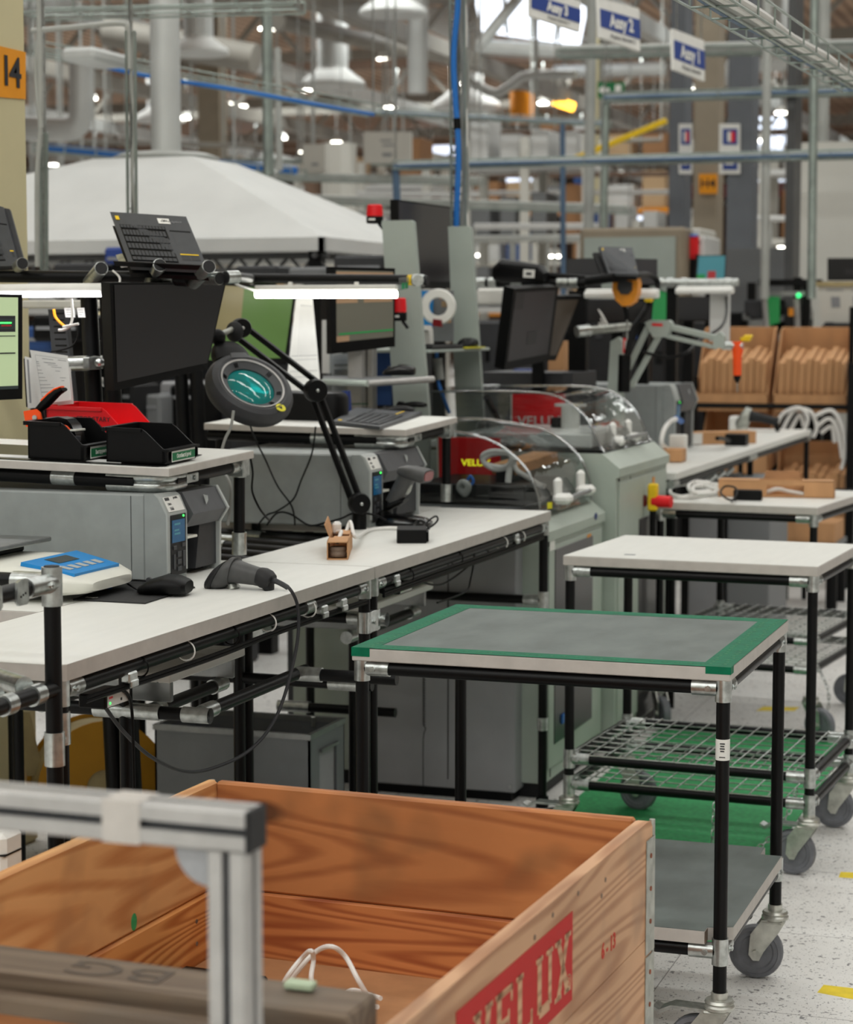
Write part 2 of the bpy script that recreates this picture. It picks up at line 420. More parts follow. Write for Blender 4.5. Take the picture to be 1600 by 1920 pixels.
def floor_mat():
    m = bpy.data.materials.new('speckled_vinyl'); m.use_nodes = True; nt = m.node_tree; N = nt.nodes.new; L = nt.links.new
    b = nt.nodes['Principled BSDF']; b.inputs['Roughness'].default_value = .42
    tc = N('ShaderNodeTexCoord'); g = tc.outputs['Object']
    n1 = N('ShaderNodeTexNoise'); n1.inputs['Scale'].default_value = 2.5; n1.inputs['Detail'].default_value = 6; L(g, n1.inputs[0])
    r1 = N('ShaderNodeValToRGB'); r1.color_ramp.elements[0].position = .3; r1.color_ramp.elements[1].position = .7
    r1.color_ramp.elements[0].color = rgb((222, 220, 217)); r1.color_ramp.elements[1].color = rgb((238, 237, 234)); L(n1.outputs['Fac'], r1.inputs[0])
    out = r1.outputs[0]
    for sc, lo, hi, colr, amt in ((62, .675, .71, (78, 74, 78), .8), (130, .67, .71, (92, 88, 92), .85), (90, .69, .72, (242, 240, 240), .6), (210, .68, .72, (60, 58, 62), .8)):
        n = N('ShaderNodeTexNoise'); n.inputs['Scale'].default_value = sc; n.inputs['Detail'].default_value = 1.5; n.inputs['Roughness'].default_value = .4; L(g, n.inputs[0])
        r = N('ShaderNodeValToRGB'); r.color_ramp.elements[0].position = lo; r.color_ramp.elements[1].position = hi
        r.color_ramp.elements[0].color = (0, 0, 0, 1); r.color_ramp.elements[1].color = (amt, amt, amt, 1); L(n.outputs['Fac'], r.inputs[0])
        x = N('ShaderNodeMix'); x.data_type = 'RGBA'; L(r.outputs[0], x.inputs[0]); L(out, x.inputs[6]); x.inputs[7].default_value = rgb(colr); out = x.outputs[2]
    sp = N('ShaderNodeSeparateXYZ'); L(g, sp.inputs[0])
    for ax, off in ((0, .67), (1, .20)):
        a = N('ShaderNodeMath'); a.operation = 'ADD'; a.inputs[1].default_value = off + 60.9; L(sp.outputs[ax], a.inputs[0])
        p = N('ShaderNodeMath'); p.operation = 'MODULO'; p.inputs[1].default_value = .609; L(a.outputs[0], p.inputs[0])
        c = N('ShaderNodeMath'); c.operation = 'LESS_THAN'; c.inputs[1].default_value = .0022; L(p.outputs[0], c.inputs[0])
        x = N('ShaderNodeMix'); x.data_type = 'RGBA'; L(c.outputs[0], x.inputs[0]); L(out, x.inputs[6]); x.inputs[7].default_value = rgb((112, 106, 104)); out = x.outputs[2]
    L(out, b.inputs['Base Color']); MATS['speckled_vinyl'] = m
floor_mat()
def deck_mat():
    m = bpy.data.materials.new('roof_deck'); m.use_nodes = True; nt = m.node_tree; N = nt.nodes.new; L = nt.links.new
    b = nt.nodes['Principled BSDF']; b.inputs['Roughness'].default_value = .7
    tc = N('ShaderNodeTexCoord'); wv = N('ShaderNodeTexWave'); wv.inputs['Scale'].default_value = 1.2; wv.inputs['Distortion'].default_value = 0; L(tc.outputs['Object'], wv.inputs[0])
    r = N('ShaderNodeValToRGB'); r.color_ramp.elements[0].color = rgb((140, 112, 92)); r.color_ramp.elements[1].color = rgb((196, 164, 138)); L(wv.outputs['Fac'], r.inputs[0])
    L(r.outputs[0], b.inputs['Base Color']); MATS['roof_deck'] = m
deck_mat()
# ------------------------------------------------------------------ the hall
FLX0, FLX1, FLY0, FLY1, CEIL = -52, 16, -9, 78, 7.4
def struct(name, mb, m): o = mb.build(name, m); o['kind'] = 'structure'; return o
struct('floor', MB().box2((FLX0, FLY0, -.12), (FLX1, FLY1, 0)), 'speckled_vinyl')
struct('ceiling', MB().box2((FLX0, FLY0, CEIL), (FLX1, FLY1, CEIL + .2)), 'roof_deck')
struct('wall_back', MB().box2((FLX0, FLY1, 0), (FLX1, FLY1 + .2, CEIL)), 'truss_brown')
struct('wall_left', MB().box2((FLX0 - .2, FLY0, 0), (FLX0, FLY1, CEIL)), 'wall_white')
struct('wall_right', MB().box2((FLX1, FLY0, 0), (FLX1 + .2, FLY1, CEIL)), 'wall_white')
struct('wall_front', MB().box2((FLX0, FLY0 - .2, 0), (FLX1, FLY0, CEIL)), 'wall_white')
# ------------------------------------------------------------------ foreground: aluminium frame, wooden crate
def profile_poly(a=.040, s=.0085, d=.011, r=.003):
    h = a / 2; t = s / 2; P = []
    for k in range(4):
        c = [(h, -h + r), (h, -t), (h - .0035, -t), (h - .0035, -t - .0035), (h - d, -t - .0005), (h - d, t + .0005), (h - .0035, t + .0035), (h - .0035, t), (h, t), (h, h - r)]
        for x, y in c:
            for _ in range(k): x, y = -y, x
            P.append((x, y))
    return P
c0 = PD(472, 1520, 1.93)                                   # front top corner of the beam's right end
A = .040
fr = thing('aluminium_frame', 'blurred aluminium extrusion frame standing in front of the wooden crate', 'frame', (c0.x - .40, c0.y + A / 2, 0), radians(-1.2))
T = TM(fr).inverted()
ztop = c0.z; zb = ztop - A / 2
mb = MB(TM(fr)); mb.prism(profile_poly(), -.42, .397, 0, Matrix(((0, 0, 1, 0), (1, 0, 0, 0), (0, 1, 0, zb), (0, 0, 0, 1)))); mb.build('beam', 'alu', fr)
mb = MB(TM(fr))
for yy, zz in ((-A / 2 + .0095, zb), (A / 2 - .0095, zb)): mb.box((-.011, yy, zz), (.81, .002, .0084))
mb.box((-.011, 0, zb + A / 2 - .0095), (.81, .0084, .002)); mb.build('beam_slot', 'alu_groove', fr)
mb = MB(TM(fr)); mb.box((.399, 0, zb), (.005, A, A), 0, .0015); mb.build('end_cap', 'black_soft', fr)
for xx in (.377, -.40):
    o = MB(TM(fr)).prism(profile_poly(), 0, ztop - A, 0, Matrix.Translation((xx, 0, 0))).build('post', 'alu', fr)
    mb = MB(TM(fr)); mb.box((xx, -A / 2 + .0095, (ztop - A) / 2), (.0084, .002, ztop - A - .002)); mb.box((xx + A / 2 - .0095, 0, (ztop - A) / 2), (.002, .0084, ztop - A - .002))
    mb.build('post_slot', 'alu_groove', fr)
g = MB(TM(fr)); R = .036
arc = [(0, 0)] + [(-R * cos(t), -R * sin(t)) for t in [i * pi / 2 / 10 for i in range(11)]]
g.prism(arc, -.012, .012, 0, Matrix(((1, 0, 0, .377 - A / 2), (0, 0, 1, 0), (0, 1, 0, ztop - A), (0, 0, 0, 1)))); g.build('corner_gusset', 'cabinet_grey', fr)
g = MB(TM(fr)); u0 = .12
g.box((.268, -A / 2 - .0003, zb), (.040, .0006, A + .001)); g.box((.268, 0, ztop + .0004), (.040, A + .001, .0006)); g.build('tape_wrap', 'laminate_edge', fr)

# ---- wooden crate of pallet collars
CR = radians(-2.5); CW, CL = .82, 1.20
corner = Vector((-.742, 3.315, 0))
Rz = Matrix.Rotation(CR, 3, 'Z'); ctr = corner + Rz @ Vector((-CW / 2, -CL / 2, 0))
crate = thing('wooden_crate', 'hinged wooden pallet collar crate with a red maker stamp on its side', 'crate', ctr, CR)
TC = TM(crate)
mb = MB(TC)
for x in (-.35, 0, .35): mb.box((x, 0, .045), (.10, CL, .09), 0, .004)
for i in range(7): mb.box((0, -CL / 2 + .085 + i * .172, .1), (CW, .15, .02), 0, .003)
mb.build('pallet_base', 'wood_grey', crate)
th = .021
for k in range(3):
    z0 = .112 + k * .1955; z1 = z0 + .194
    top = k == 2
    MB(TC).box2((-CW / 2 + .02, CL / 2 - th, z0), (CW / 2 - .03, CL / 2, z1 - (.002 if top else 0)), 0, .004).build('end_board', 'wood_collar' if top else 'wood_fresh', crate)
    MB(TC).box2((-CW / 2 + .02, -CL / 2, z0), (CW / 2 - .03, -CL / 2 + th, z1), 0, .004).build('end_board', 'wood_collar' if top else 'wood_fresh', crate)
    MB(TC).box2((-CW / 2, -CL / 2 + .02, z0), (-CW / 2 + th, CL / 2 - .012, z1), 0, .005).build('side_board', 'wood_collar_lit_side' if top else 'wood_fresh_lit_side', crate)
    mb = MB(TC); a, b = -CL / 2 + .02, CL / 2 - .008
    poly = [(a, z0), (b, z0), (b, z1 - .014), (b - .012, z1 - .003), (b - .03, z1), (a, z1)]
    mb.prism(poly, CW / 2 - th, CW / 2, 0, Matrix(((0, 0, 1, 0), (1, 0, 0, 0), (0, 1, 0, 0), (0, 0, 0, 1))))
    mb.build('side_board', 'wood_outer', crate)
    for sx in (-1, 1):
        for sy in (-1, 1):
            h = MB(TC); x = sx * (CW / 2 + .0012); y = sy * (CL / 2 + .001)
            lo = z0 - (.028 if k else 0)
            h.box((x, y - sy * .024, (lo + z1 - .03) / 2), (.0024, .05, z1 - .03 - lo), 0, .001)
            h.box((x - sx * .014, y, (lo + z1 - .03) / 2), (.03, .0024, z1 - .03 - lo), 0, .001)
            for j in range(3):
                h.tube((x + sx * .001, y - sy * .026, z0 + .025 + j * .055), (x + sx * .0026, y - sy * .026, z0 + .025 + j * .055), .0042, 8, 1)
            h.tube((x - sx * .004, y - sy * .001, z1 - .03), (x - sx * .004, y - sy * .001, z1 - .004), .005, 8)
            h.build('corner_hinge', ['zinc_dull', 'rust'], crate)
# red stamp and figures on the outer right face
ZT = .112 + 2 * .1955 + .194
FM = lambda y, z: TC @ Matrix(((0, 0, 1, CW / 2 + .0006), (1, 0, 0, y), (0, 1, 0, z), (0, 0, 0, 1)))
q0 = INV[crate.name] @ PX(1030, 1722, -.755); 
MB(FM(.152 - .24, ZT - .105)).box((0, 0, 0), (.48, .132, .0006)).build('red_stamp', 'red_block', crate)
def slab_letters(M, x0, h, wl, gap):                     # narrow slab serif capitals V E L U X
    mb = MB(M); t = .017; sr = .007; sw = .012
    def bx(xa, ya, xb, yb): mb.box2((xa, ya, .0004), (xb, yb, .0010))
    def di(xa, ya, xb, yb, t_=t): mb.add([(xa - t_ / 2, ya, .0004), (xa + t_ / 2, ya, .0004), (xb + t_ / 2, yb, .0004), (xb - t_ / 2, yb, .0004), (xa - t_ / 2, ya, .001), (xa + t_ / 2, ya, .001), (xb + t_ / 2, yb, .001), (xb - t_ / 2, yb, .001)], cube_faces())
    x = x0; T_ = h / 2; B_ = -h / 2
    for ch in 'VELUX':
        l, r = x, x + wl
        if ch == 'V': di(l + t / 2, T_, (l + r) / 2, B_); di(r - t / 2, T_, (l + r) / 2, B_); bx(l - sw / 2, T_ - sr, l + t + sw / 2, T_); bx(r - t - sw / 2, T_ - sr, r + sw / 2, T_)
        if ch in 'EL': bx(l, B_, l + t, T_); bx(l - sw / 2, T_ - sr, l + t + sw / 2, T_); bx(l - sw / 2, B_, r, B_ + sr * 1.3); bx(r - sr, B_, r, B_ + .026)
        if ch == 'E': bx(l, T_ - sr * 1.3, r, T_); bx(r - sr, T_ - .024, r, T_); bx(l, -sr * .6, r - .014, sr * .6); bx(r - .018, -.012, r - .012, .012)
        if ch == 'U':
            bx(l, B_ + .016, l + t, T_); bx(r - t * .8, B_ + .016, r, T_); bx(l + .008, B_, r - .008, B_ + .016); bx(l, B_ + .008, l + t, B_ + .017); bx(r - t * .8, B_ + .008, r, B_ + .017); bx(l - sw / 2, T_ - sr, l + t + sw / 2, T_); bx(r - t - sw / 2, T_ - sr, r + sw / 2, T_)
        if ch == 'X':
            di(l + t / 2, T_, r - t / 2, B_); di(r - t / 2, T_, l + t / 2, B_)
            for yy in (T_ - sr, B_): bx(l - sw / 2, yy, l + t + sw / 2, yy + sr); bx(r - t - sw / 2, yy, r + sw / 2, yy + sr)
        x += wl + gap
    return mb
slab_letters(FM(0, ZT - .108), -.262, .088, .062, .022).build('lettering', 'wood_outer', crate)
MB(FM(.134, ZT - .14)).text('®', .03, Matrix.Translation((0, 0, .0006)), 0, .0006).build('lettering', 'wood_outer', crate)
MB(FM(.34, ZT - .145)).text('6 - 13', .034, Matrix.Rotation(0, 4, 'Z'), 0, .0006, .0006, .95).build('stamped_number', 'stamp_red', crate)
for y, z in ((.30, -.055), (.18, -.02), (.06, -.02), (.32, -.035), (-.02, -.03)): MB(TC).tube((CW / 2 - .001, y, ZT + z), (CW / 2 + .0008, y, ZT + z), .004, 8).build('nail', 'brown_core', crate)
for y, z in ((.50, -.235), (.50, -.275)): MB(TC).tube((-CW / 2 + th, y, ZT + z), (-CW / 2 + th + .0008, y, ZT + z), .004, 8).build('nail', 'brown_core', crate)
for y, z, s in ((-.05, -.175, .014), (.28, -.176, .010)): MB(TC).sphere((-CW / 2 + th, y, ZT + z), s, 0, (.05, 1, 1.5)).build('paint_smear', 'green_mat', crate)

o = MB(TC).box2((-CW / 2 + .024, -CL / 2 + .024, .36), (CW / 2 - .024, CL / 2 - .024, .385)).build('cardboard_sheet', 'cardboard_dark')
tag(o, 'brown cardboard sheet lying inside the wooden crate under white cables', 'cardboard')
bl = MB(TC); bl.box2((-CW / 2 + .03, -CL / 2 + .03, .122), (CW / 2 - .03, CL / 2 - .03, .36)); o = bl.build('packed_carton', 'cardboard_dark'); tag(o, 'closed carton filling the bottom of the wooden crate', 'box')
o = MB(TC).box2((-CW / 2 + .03, .26, .385), (-CW / 2 + .19, .44, .402), 0, .004).build('dark_hole_slab', 'black'); tag(o, 'black slab standing in for the dark hole in the left corner of the wooden crate', 'tray')  # black slab added for the darkness of the hole in the crate's fill
yy = 3.10
for nm, pts in (('leaning loop', [(516, 1872), (540, 1830), (566, 1797), (583, 1783), (588, 1800), (584, 1836), (598, 1868)]),
                ('tall loop', [(522, 1872), (556, 1824), (592, 1785), (622, 1775), (648, 1794), (672, 1838), (700, 1884)]),
                ('low strand', [(596, 1860), (636, 1872), (680, 1884), (708, 1888)]),
                ('short bow', [(640, 1866), (662, 1857), (690, 1864), (714, 1872)])):
    P = [PY(u, v, yy - .02 * (i % 2) + {'leaning loop': -.03, 'tall loop': 0.0, 'low strand': -.06, 'short bow': .03}[nm]) for i, (u, v) in enumerate(pts)]
    o = MB().path(P, .0042, 8, 0, 8).build('white_cable', 'cable_white')
    tag(o, {'leaning loop': 'white cable in a leaning narrow loop inside the crate, left of the tall loop', 'tall loop': 'white cable rising in the tallest loop inside the crate',
            'low strand': 'white cable strand lying low at the foot of the loops in the crate', 'short bow': 'short white cable bow ending by the right crate wall'}[nm], 'cable', 'white cables in the crate')
pl = thing('wooden_plank', 'grey weathered wooden plank lying across the near end of the crate', 'plank', Vector((-1.13, 2.165, .697)), CR)
MB(TM(pl)).box((-.05, 0, .022), (.73, .085, .044), 0, .004).build('board', 'wood_grey', pl)
MB(TM(pl)).box((-.05, -.06, .011), (.73, .03, .022), 0, .003).build('batten', 'wood_grey', pl)
MB(TM(pl) @ Matrix.Translation((-.0, .0, .0446))).text('BG', .07, Matrix.Rotation(pi, 4, 'Z'), 0, .0004, 0, 1.6).build('lettering', 'stain_ink', pl)
o = MB().box(PZ(556, 1862, .742) + Vector((0, .012, .006)), (.036, .018, .009), 0, .002).build('plastic_clip', 'pale_green'); tag(o, 'small pale topped plastic clip lying on the weathered plank', 'clip')
# ------------------------------------------------------------------ pipe-and-joint furniture helpers
TR = .014
def bolt(mb, p, n, m=0):
    p = Vector(p); n = Vector(n).normalized(); mb.tube(p, p + n * .004, .0062, 8, m); mb.tube(p + n * .004, p + n * .0055, .0035, 6, m)
def joint(parent, T, post, dirs, name='joint', m='zinc', vert=True, L=.062):
    """clamp at a post: a sleeve on the post and a sleeve reaching along each direction"""
    mb = MB(T); p = Vector(post)
    if vert: mb.tube(p - Vector((0, 0, .027)), p + Vector((0, 0, .027)), TR + .0028, 16)
    for d in dirs:
        d = Vector(d).normalized(); side = d.cross(Vector((0, 0, 1)))
        side = side.normalized() if side.length > .1 else Vector((0, 1, 0))
        mb.tube(p + d * .012, p + d * L, TR + .0026, 14)
        mb.box(p + d * .022, (.018, .018, .03), 0, .003)
        for s in (-1, 1): bolt(mb, p + d * .028 + side * s * (TR + .002), side * s)
    return mb.build(name, m, parent)
def rail(parent, T, a, b, name='rail', m='tube', r=TR): return MB(T).tube(a, b, r, 14).build(name, m, parent)
def castor(parent, T, p, zc, ang, brake=False, r=.0625, m='castor_steel', wheel='rubber_grey'):
    """swivel castor below a post at p, cup at height zc, trailing along ang"""
    d = Vector((cos(ang), sin(ang), 0)); sd = Vector((-d.y, d.x, 0)); p = Vector((p[0], p[1], 0))
    mb = MB(T); up = Matrix.Translation((p.x, p.y, 0))
    mb.lathe([(.0165, zc + .028), (.0165, zc + .014), (.027, zc + .013), (.030, zc + .008), (.0275, zc + .004), (.031, zc), (.031, zc - .005), (.026, zc - .009), (0, zc - .009)], 24, 0, up)
    ax = p + d * .042 + Vector((0, 0, r)); F = frame((ax.x, ax.y, 0), d, Vector((0, 0, 1)))
    for s in (-1, 1):
        poly = [(-.068, zc - .006), (-.014, zc - .006), (.012, r + .045), (.016, r - .004), (.006, r - .017), (-.008, r - .017), (-.018, r + .004), (-.052, zc - .034)]
        a = s * .021; mb.prism(poly, a - .0015, a + .0015, 0, F)
        mb.tube(ax + sd * s * .021, ax + sd * s * .029, .009, 10)
    mb.box(p + d * .004 + Vector((0, 0, zc - .011)), (.05, .05, .006), 0, .002)
    c = mb.build('castor', m, parent)
    W = frame(ax, d, Vector((0, 0, 1)))
    MB(T).lathe([(0, -.010), (r * .60, -.010), (r * .66, -.013), (r * .80, -.013), (r * .82, -.016), (r * .96, -.013), (r, -.006), (r, .006), (r * .96, .013), (r * .82, .016), (r * .80, .013), (r * .66, .013), (r * .60, .010), (0, .010)], 30, 0, W).build('wheel', wheel, c)
    if brake:
        b = MB(T); q = p + d * .075 + Vector((0, 0, zc - .006))
        b.prism([(-.05, .0), (.02, .0), (.045, -.012), (.058, -.006), (.058, -.012), (.043, -.020), (.018, -.006), (-.05, -.006)], -.02, .02, 0, frame(q, d, Vector((0, 0, 1))))
        b.build('brake_pedal', 'zinc', c)
    return c
def wire_grid(mb, x0, x1, y0, y1, z, px=.05, py=.062, r=.0022):
    n = int((x1 - x0) / px); k = int((y1 - y0) / py)
    for i in range(n + 1): x = x0 + (x1 - x0) * i / n; mb.tube((x, y0, z), (x, y1, z), r, 6)
    for j in range(k + 1): y = y0 + (y1 - y0) * j / k; mb.tube((x0, y, z - 2 * r), (x1, y, z - 2 * r), r, 6)
    return mb
def chain(parent, T, pts, name='chain'):
    P = catmull(pts, 10); L = [0]
    for a, b in zip(P, P[1:]): L.append(L[-1] + (b - a).length)
    mb = MB(T); s = 0; k = 0; i = 0
    while s + .024 < L[-1]:
        def at(t):
            j = max(q for q in range(len(L)) if L[q] <= t); j = min(j, len(P) - 2); f = (t - L[j]) / max(1e-6, L[j + 1] - L[j]); return P[j].lerp(P[j + 1], f)
        a, b = at(s), at(s + .024); d = (b - a).normalized(); x = d.orthogonal().normalized()
        if k % 2: x = d.cross(x)
        c = (a + b) / 2; ov = []
        for q in range(12):
            t = 2 * pi * q / 12; ov.append(c + d * (.013 * cos(t)) + x * (.0062 * sin(t)))
        mb.path(ov, .0017, 5, 0, 0, True); s += .0195; k += 1
    return mb.build(name, 'zinc', parent)

def pipe_cart(t, W, D, zt, top_mat='laminate', top_edge='laminate_edge'):
    """posts, top rails, joints and a table top; returns post positions"""
    T = TM(t); ix, iy = W / 2 - .017, D / 2 - .017; zr = zt - .028 - .016
    posts = [(-ix, -iy), (ix, -iy), (ix, iy), (-ix, iy)]
    tp = MB(T); tp.box2((-W / 2, -D / 2, zt - .028), (W / 2, D / 2, zt - .001), 1, .002); tp.box2((-W / 2 + .001, -D / 2 + .001, zt - .0012), (W / 2 - .001, D / 2 - .001, zt), 0)
    tp.build('tabletop', [top_mat, top_edge], t)
    for x, y in posts: MB(T).tube((x, y, .155), (x, y, zr + .012), TR, 16).build('post', 'tube', t)
    for i in range(4):
        a, b = posts[i], posts[(i + 1) % 4]; rail(t, T, (a[0], a[1], zr), (b[0], b[1], zr))
    for i, (x, y) in enumerate(posts): joint(t, T, (x, y, zr), [(-x / abs(x), 0, 0), (0, -y / abs(y), 0)])
    return posts, ix, iy
def low_frame(t, posts, z):
    T = TM(t)
    for i in range(4):
        a, b = posts[i], posts[(i + 1) % 4]; rail(t, T, (a[0], a[1], z), (b[0], b[1], z))
    for x, y in posts: joint(t, T, (x, y, z), [(-x / abs(x), 0, 0), (0, -y / abs(y), 0)])

# ---- the green taped cart
W1, D1, Z1 = .797, .702, .835
c1 = thing('pipe_cart', 'black tube cart with a grey tabletop edged in green tape', 'cart', (-1.1465, 4.365, 0), 0, 'rolling pipe carts')
T = TM(c1)
P1, ix, iy = pipe_cart(c1, W1, D1, Z1, 'grey_laminate')
w = .046; z = Z1 + .0006
for nm, lo, hi in (('front', (-W1 / 2, -D1 / 2, 0), (W1 / 2 - w, -D1 / 2 + .05, 0)), ('back', (-W1 / 2, D1 / 2 - .05, 0), (W1 / 2, D1 / 2, 0)), ('left', (-W1 / 2, -D1 / 2, 0), (-W1 / 2 + .05, D1 / 2, 0)), ('right', (W1 / 2 - .06, -D1 / 2, 0), (W1 / 2, D1 / 2, 0))):
    mb = MB(T); mb.box2((lo[0], lo[1], z - .0006), (hi[0], hi[1], z + (.0003 if nm in ('left', 'right') else 0)))
    if nm == 'left': mb.box2((-W1 / 2 - .0006, -D1 / 2 - .0006, Z1 - .018), (-W1 / 2 + .04, -D1 / 2 + .0005, Z1 + .0005))
    if nm == 'right':
        mb.box2((W1 / 2 - .05, -D1 / 2 - .0006, Z1 - .014), (W1 / 2 + .0006, -D1 / 2 + .0005, Z1 + .0005)); mb.box2((W1 / 2 - .0005, -D1 / 2, Z1 - .014), (W1 / 2 + .0006, -D1 / 2 + .03, Z1 + .0005))
    mb.build('tape_strip', 'green_tape', c1)
mb = MB(T); random.seed(3)
for i in range(26):
    yk = -D1 / 2 + .03 + i * .026
    for xk in (W1 / 2 - .045, W1 / 2 - .018): mb.prism([(0, 0), (.011, 0), (.006, .008)], 0, .0002, 0, Matrix.Translation((xk - .005 + random.uniform(-.004, .004), yk, z + .0004)))
    for xk in (-W1 / 2 + .03,): mb.prism([(0, 0), (.011, 0), (.006, .008)], 0, .0002, 0, Matrix.Translation((xk, yk, z + .0004)))
for i in range(28):
    mb.prism([(0, 0), (.012, 0), (.006, .006)], 0, .0002, 0, Matrix.Translation((-W1 / 2 + .03 + i * .026, -D1 / 2 + .022, z + .0002)))
    mb.prism([(0, 0), (.012, 0), (.006, .006)], 0, .0002, 0, Matrix.Translation((-W1 / 2 + .03 + i * .026, D1 / 2 - .024, z + .0002)))
mb.build('tape_print', 'green_sign', c1)
zs = .302; low_frame(c1, P1, zs - .027 - .016)
n = .045
poly = [(-W1 / 2 + n, -D1 / 2), (W1 / 2 - n, -D1 / 2), (W1 / 2 - n, -D1 / 2 + .028), (W1 / 2 + .004, -D1 / 2 + .048), (W1 / 2 + .004, D1 / 2 - n - .02), (W1 / 2 - n, D1 / 2 - n - .02), (W1 / 2 - n, D1 / 2), (-W1 / 2 + n, D1 / 2), (-W1 / 2 + n, D1 / 2 - n), (-W1 / 2, D1 / 2 - n), (-W1 / 2, -D1 / 2 + n), (-W1 / 2 + n, -D1 / 2 + n)]
s = MB(T); s.prism(poly, zs - .027, zs - .001, 1); s.prism([(x * .998, y * .998) for x, y in poly], zs - .0012, zs, 0)
s.box2((W1 / 2 - n - .0005, -D1 / 2, zs - .026), (W1 / 2 - n + .0008, -D1 / 2 + .028, zs - .0015), 2)
s.build('lower_shelf', ['grey_laminate', 'laminate_edge', 'brown_core'], c1)
castor(c1, T, P1[0], .148, pi, True); castor(c1, T, P1[1], .148, pi * .98, True); castor(c1, T, P1[2], .148, pi + .1); castor(c1, T, P1[3], .148, pi)
mb = MB(T); x, y = P1[1]
mb.lathe([(TR + .0005, .648), (TR + .0005, .690)], 16, 0, Matrix.Translation((x, y, 0)))
l = mb.build('barcode_sticker', 'white', c1)
mb = MB(T)
for k, zz in enumerate((.682, .677, .672, .667)): mb.box((x + .002, y - TR - .0008, zz), (.010 - .002 * (k % 2), .0006, .0022))
mb.box((x + .002, y - TR - .0008, .655), (.012, .0006, .0015)); mb.build('sticker_print', 'ink', c1)
MB(T).box((W1 / 2 - .028, .02, Z1 - .046), (.032, .008, .036), 0, .003).build('cable_tie', 'black', c1)
mb = MB(T); mb.box((W1 / 2 - .028, .0, .25), (.032, .02, .034), 0, .003); mb.build('cable_tie', 'black_soft', c1)

# ---- the plain white cart behind it, two wire grids
a = PZ(1066, 1042, .855); b = PZ(1546, 1063, .855); c = PZ(1603, 1021, .855)
W2 = (b - a).length; D2 = .615; cx = (a.x + b.x) / 2; cy = (a.y + b.y) / 2 + D2 / 2
c2 = thing('pipe_cart', 'black tube cart with a plain white tabletop standing on the green mat', 'cart', (cx, cy, 0), math.atan2(b.y - a.y, b.x - a.x), 'rolling pipe carts')
T = TM(c2)
P2, ix, iy = pipe_cart(c2, W2, D2, .855)
for zz in (.272, .198):
    low_frame(c2, P2, zz)
    wire_grid(MB(T), -ix + .01, ix - .01, -iy - .005, iy + .005, zz + TR + .003).build('wire_grid_shelf', 'zinc', c2)
castor(c2, T, P2[0], .148, pi, True); castor(c2, T, P2[1], .148, pi - .05, True); castor(c2, T, P2[2], .148, pi + .1); castor(c2, T, P2[3], .148, -.2)
chain(c2, T, [(.085, -iy - .018, .185), (.083, -iy - .02, .12), (.08, -iy - .02, .05), (.078, -iy - .018, .012)])
chain(c2, T, [(.085, -iy - .03, .008), (.14, -iy + .05, .012), (.20, -iy + .16, .05), (.24, -iy + .25, .12), (.25, -iy + .3, .18)])
MB(T).box((-W2 / 2 + .17, -D2 / 2 + .09, .8553), (.03, .02, .0008)).build('scuff_mark', 'ink_light', c2)

# ---- third cart, short side to the camera
a = PZ(1249, 938, .85); b = PZ(1526, 955, .85); W3 = (b - a).length; D3 = .80
c3 = thing('pipe_cart', 'black tube cart carrying an opened carton and coiled white cable', 'cart', ((a.x + b.x) / 2 + .03, (a.y + b.y) / 2 + D3 / 2, 0), radians(-6), 'rolling pipe carts')
T = TM(c3)
P3, ix, iy = pipe_cart(c3, W3, D3, .85)
for zz in (.36, .255):
    low_frame(c3, P3, zz); wire_grid(MB(T), -ix + .01, ix - .01, -iy, iy, zz + TR + .003).build('wire_grid_shelf', 'zinc', c3)
for i, an in enumerate((-.9, -.4, pi, pi)): castor(c3, T, P3[i], .148, an)
chain(c3, T, [(ix - .005, -iy + .12, .25), (ix + .05, -iy + .06, .17), (ix + .055, -iy + .02, .08)])

# ---- green floor mat, yellow floor marks
def rounded(x0, x1, y0, y1, r, k=6):
    P = []
    for cx, cy, a0 in ((x1 - r, y0 + r, -pi / 2), (x1 - r, y1 - r, 0), (x0 + r, y1 - r, pi / 2), (x0 + r, y0 + r, pi)):
        for i in range(k + 1): a = a0 + pi / 2 * i / k; P.append((cx + r * cos(a), cy + r * sin(a)))
    return P
o = MB().prism(rounded(-1.665, -.955, 4.85, 7.52, .08), 0, .004).build('floor_mat', 'green_mat'); tag(o, 'flat green mat on the floor under the white topped cart', 'mat')
def mark(name, pts, label):
    o = MB().add([(p.x, p.y, .0008) for p in pts] + [(p.x, p.y, 0) for p in pts], [(0, 1, 2, 3), (0, 4, 5, 1), (1, 5, 6, 2), (2, 6, 7, 3), (3, 7, 4, 0)]).build(name, 'yellow_tape'); tag(o, label, 'floor tape', 'yellow floor tape dashes')
mark('floor_tape', [PZ(1545, 1847, 0), PZ(1640, 1858, 0), PZ(1632, 1880, 0), PZ(1533, 1861, 0)], 'yellow tape dash on the floor nearest the camera, right of the taped cart')
mark('floor_tape', [PZ(1577, 1635, 0), PZ(1650, 1639, 0), PZ(1645, 1650, 0), PZ(1573, 1645, 0)], 'yellow tape dash on the floor beside the white cart wheels at the frame edge')
mark('floor_tape', [PZ(1418, 1333, 0), PZ(1432, 1325, 0), PZ(1500, 1326, 0), PZ(1490, 1333, 0)], 'yellow tape dash on the floor behind the white cart')
mark('floor_tape', [PZ(1183, 1138, 0), PZ(1187, 1129, 0), PZ(1220, 1129, 0), PZ(1218, 1136, 0)], 'small far yellow tape dash seen between the machine legs')
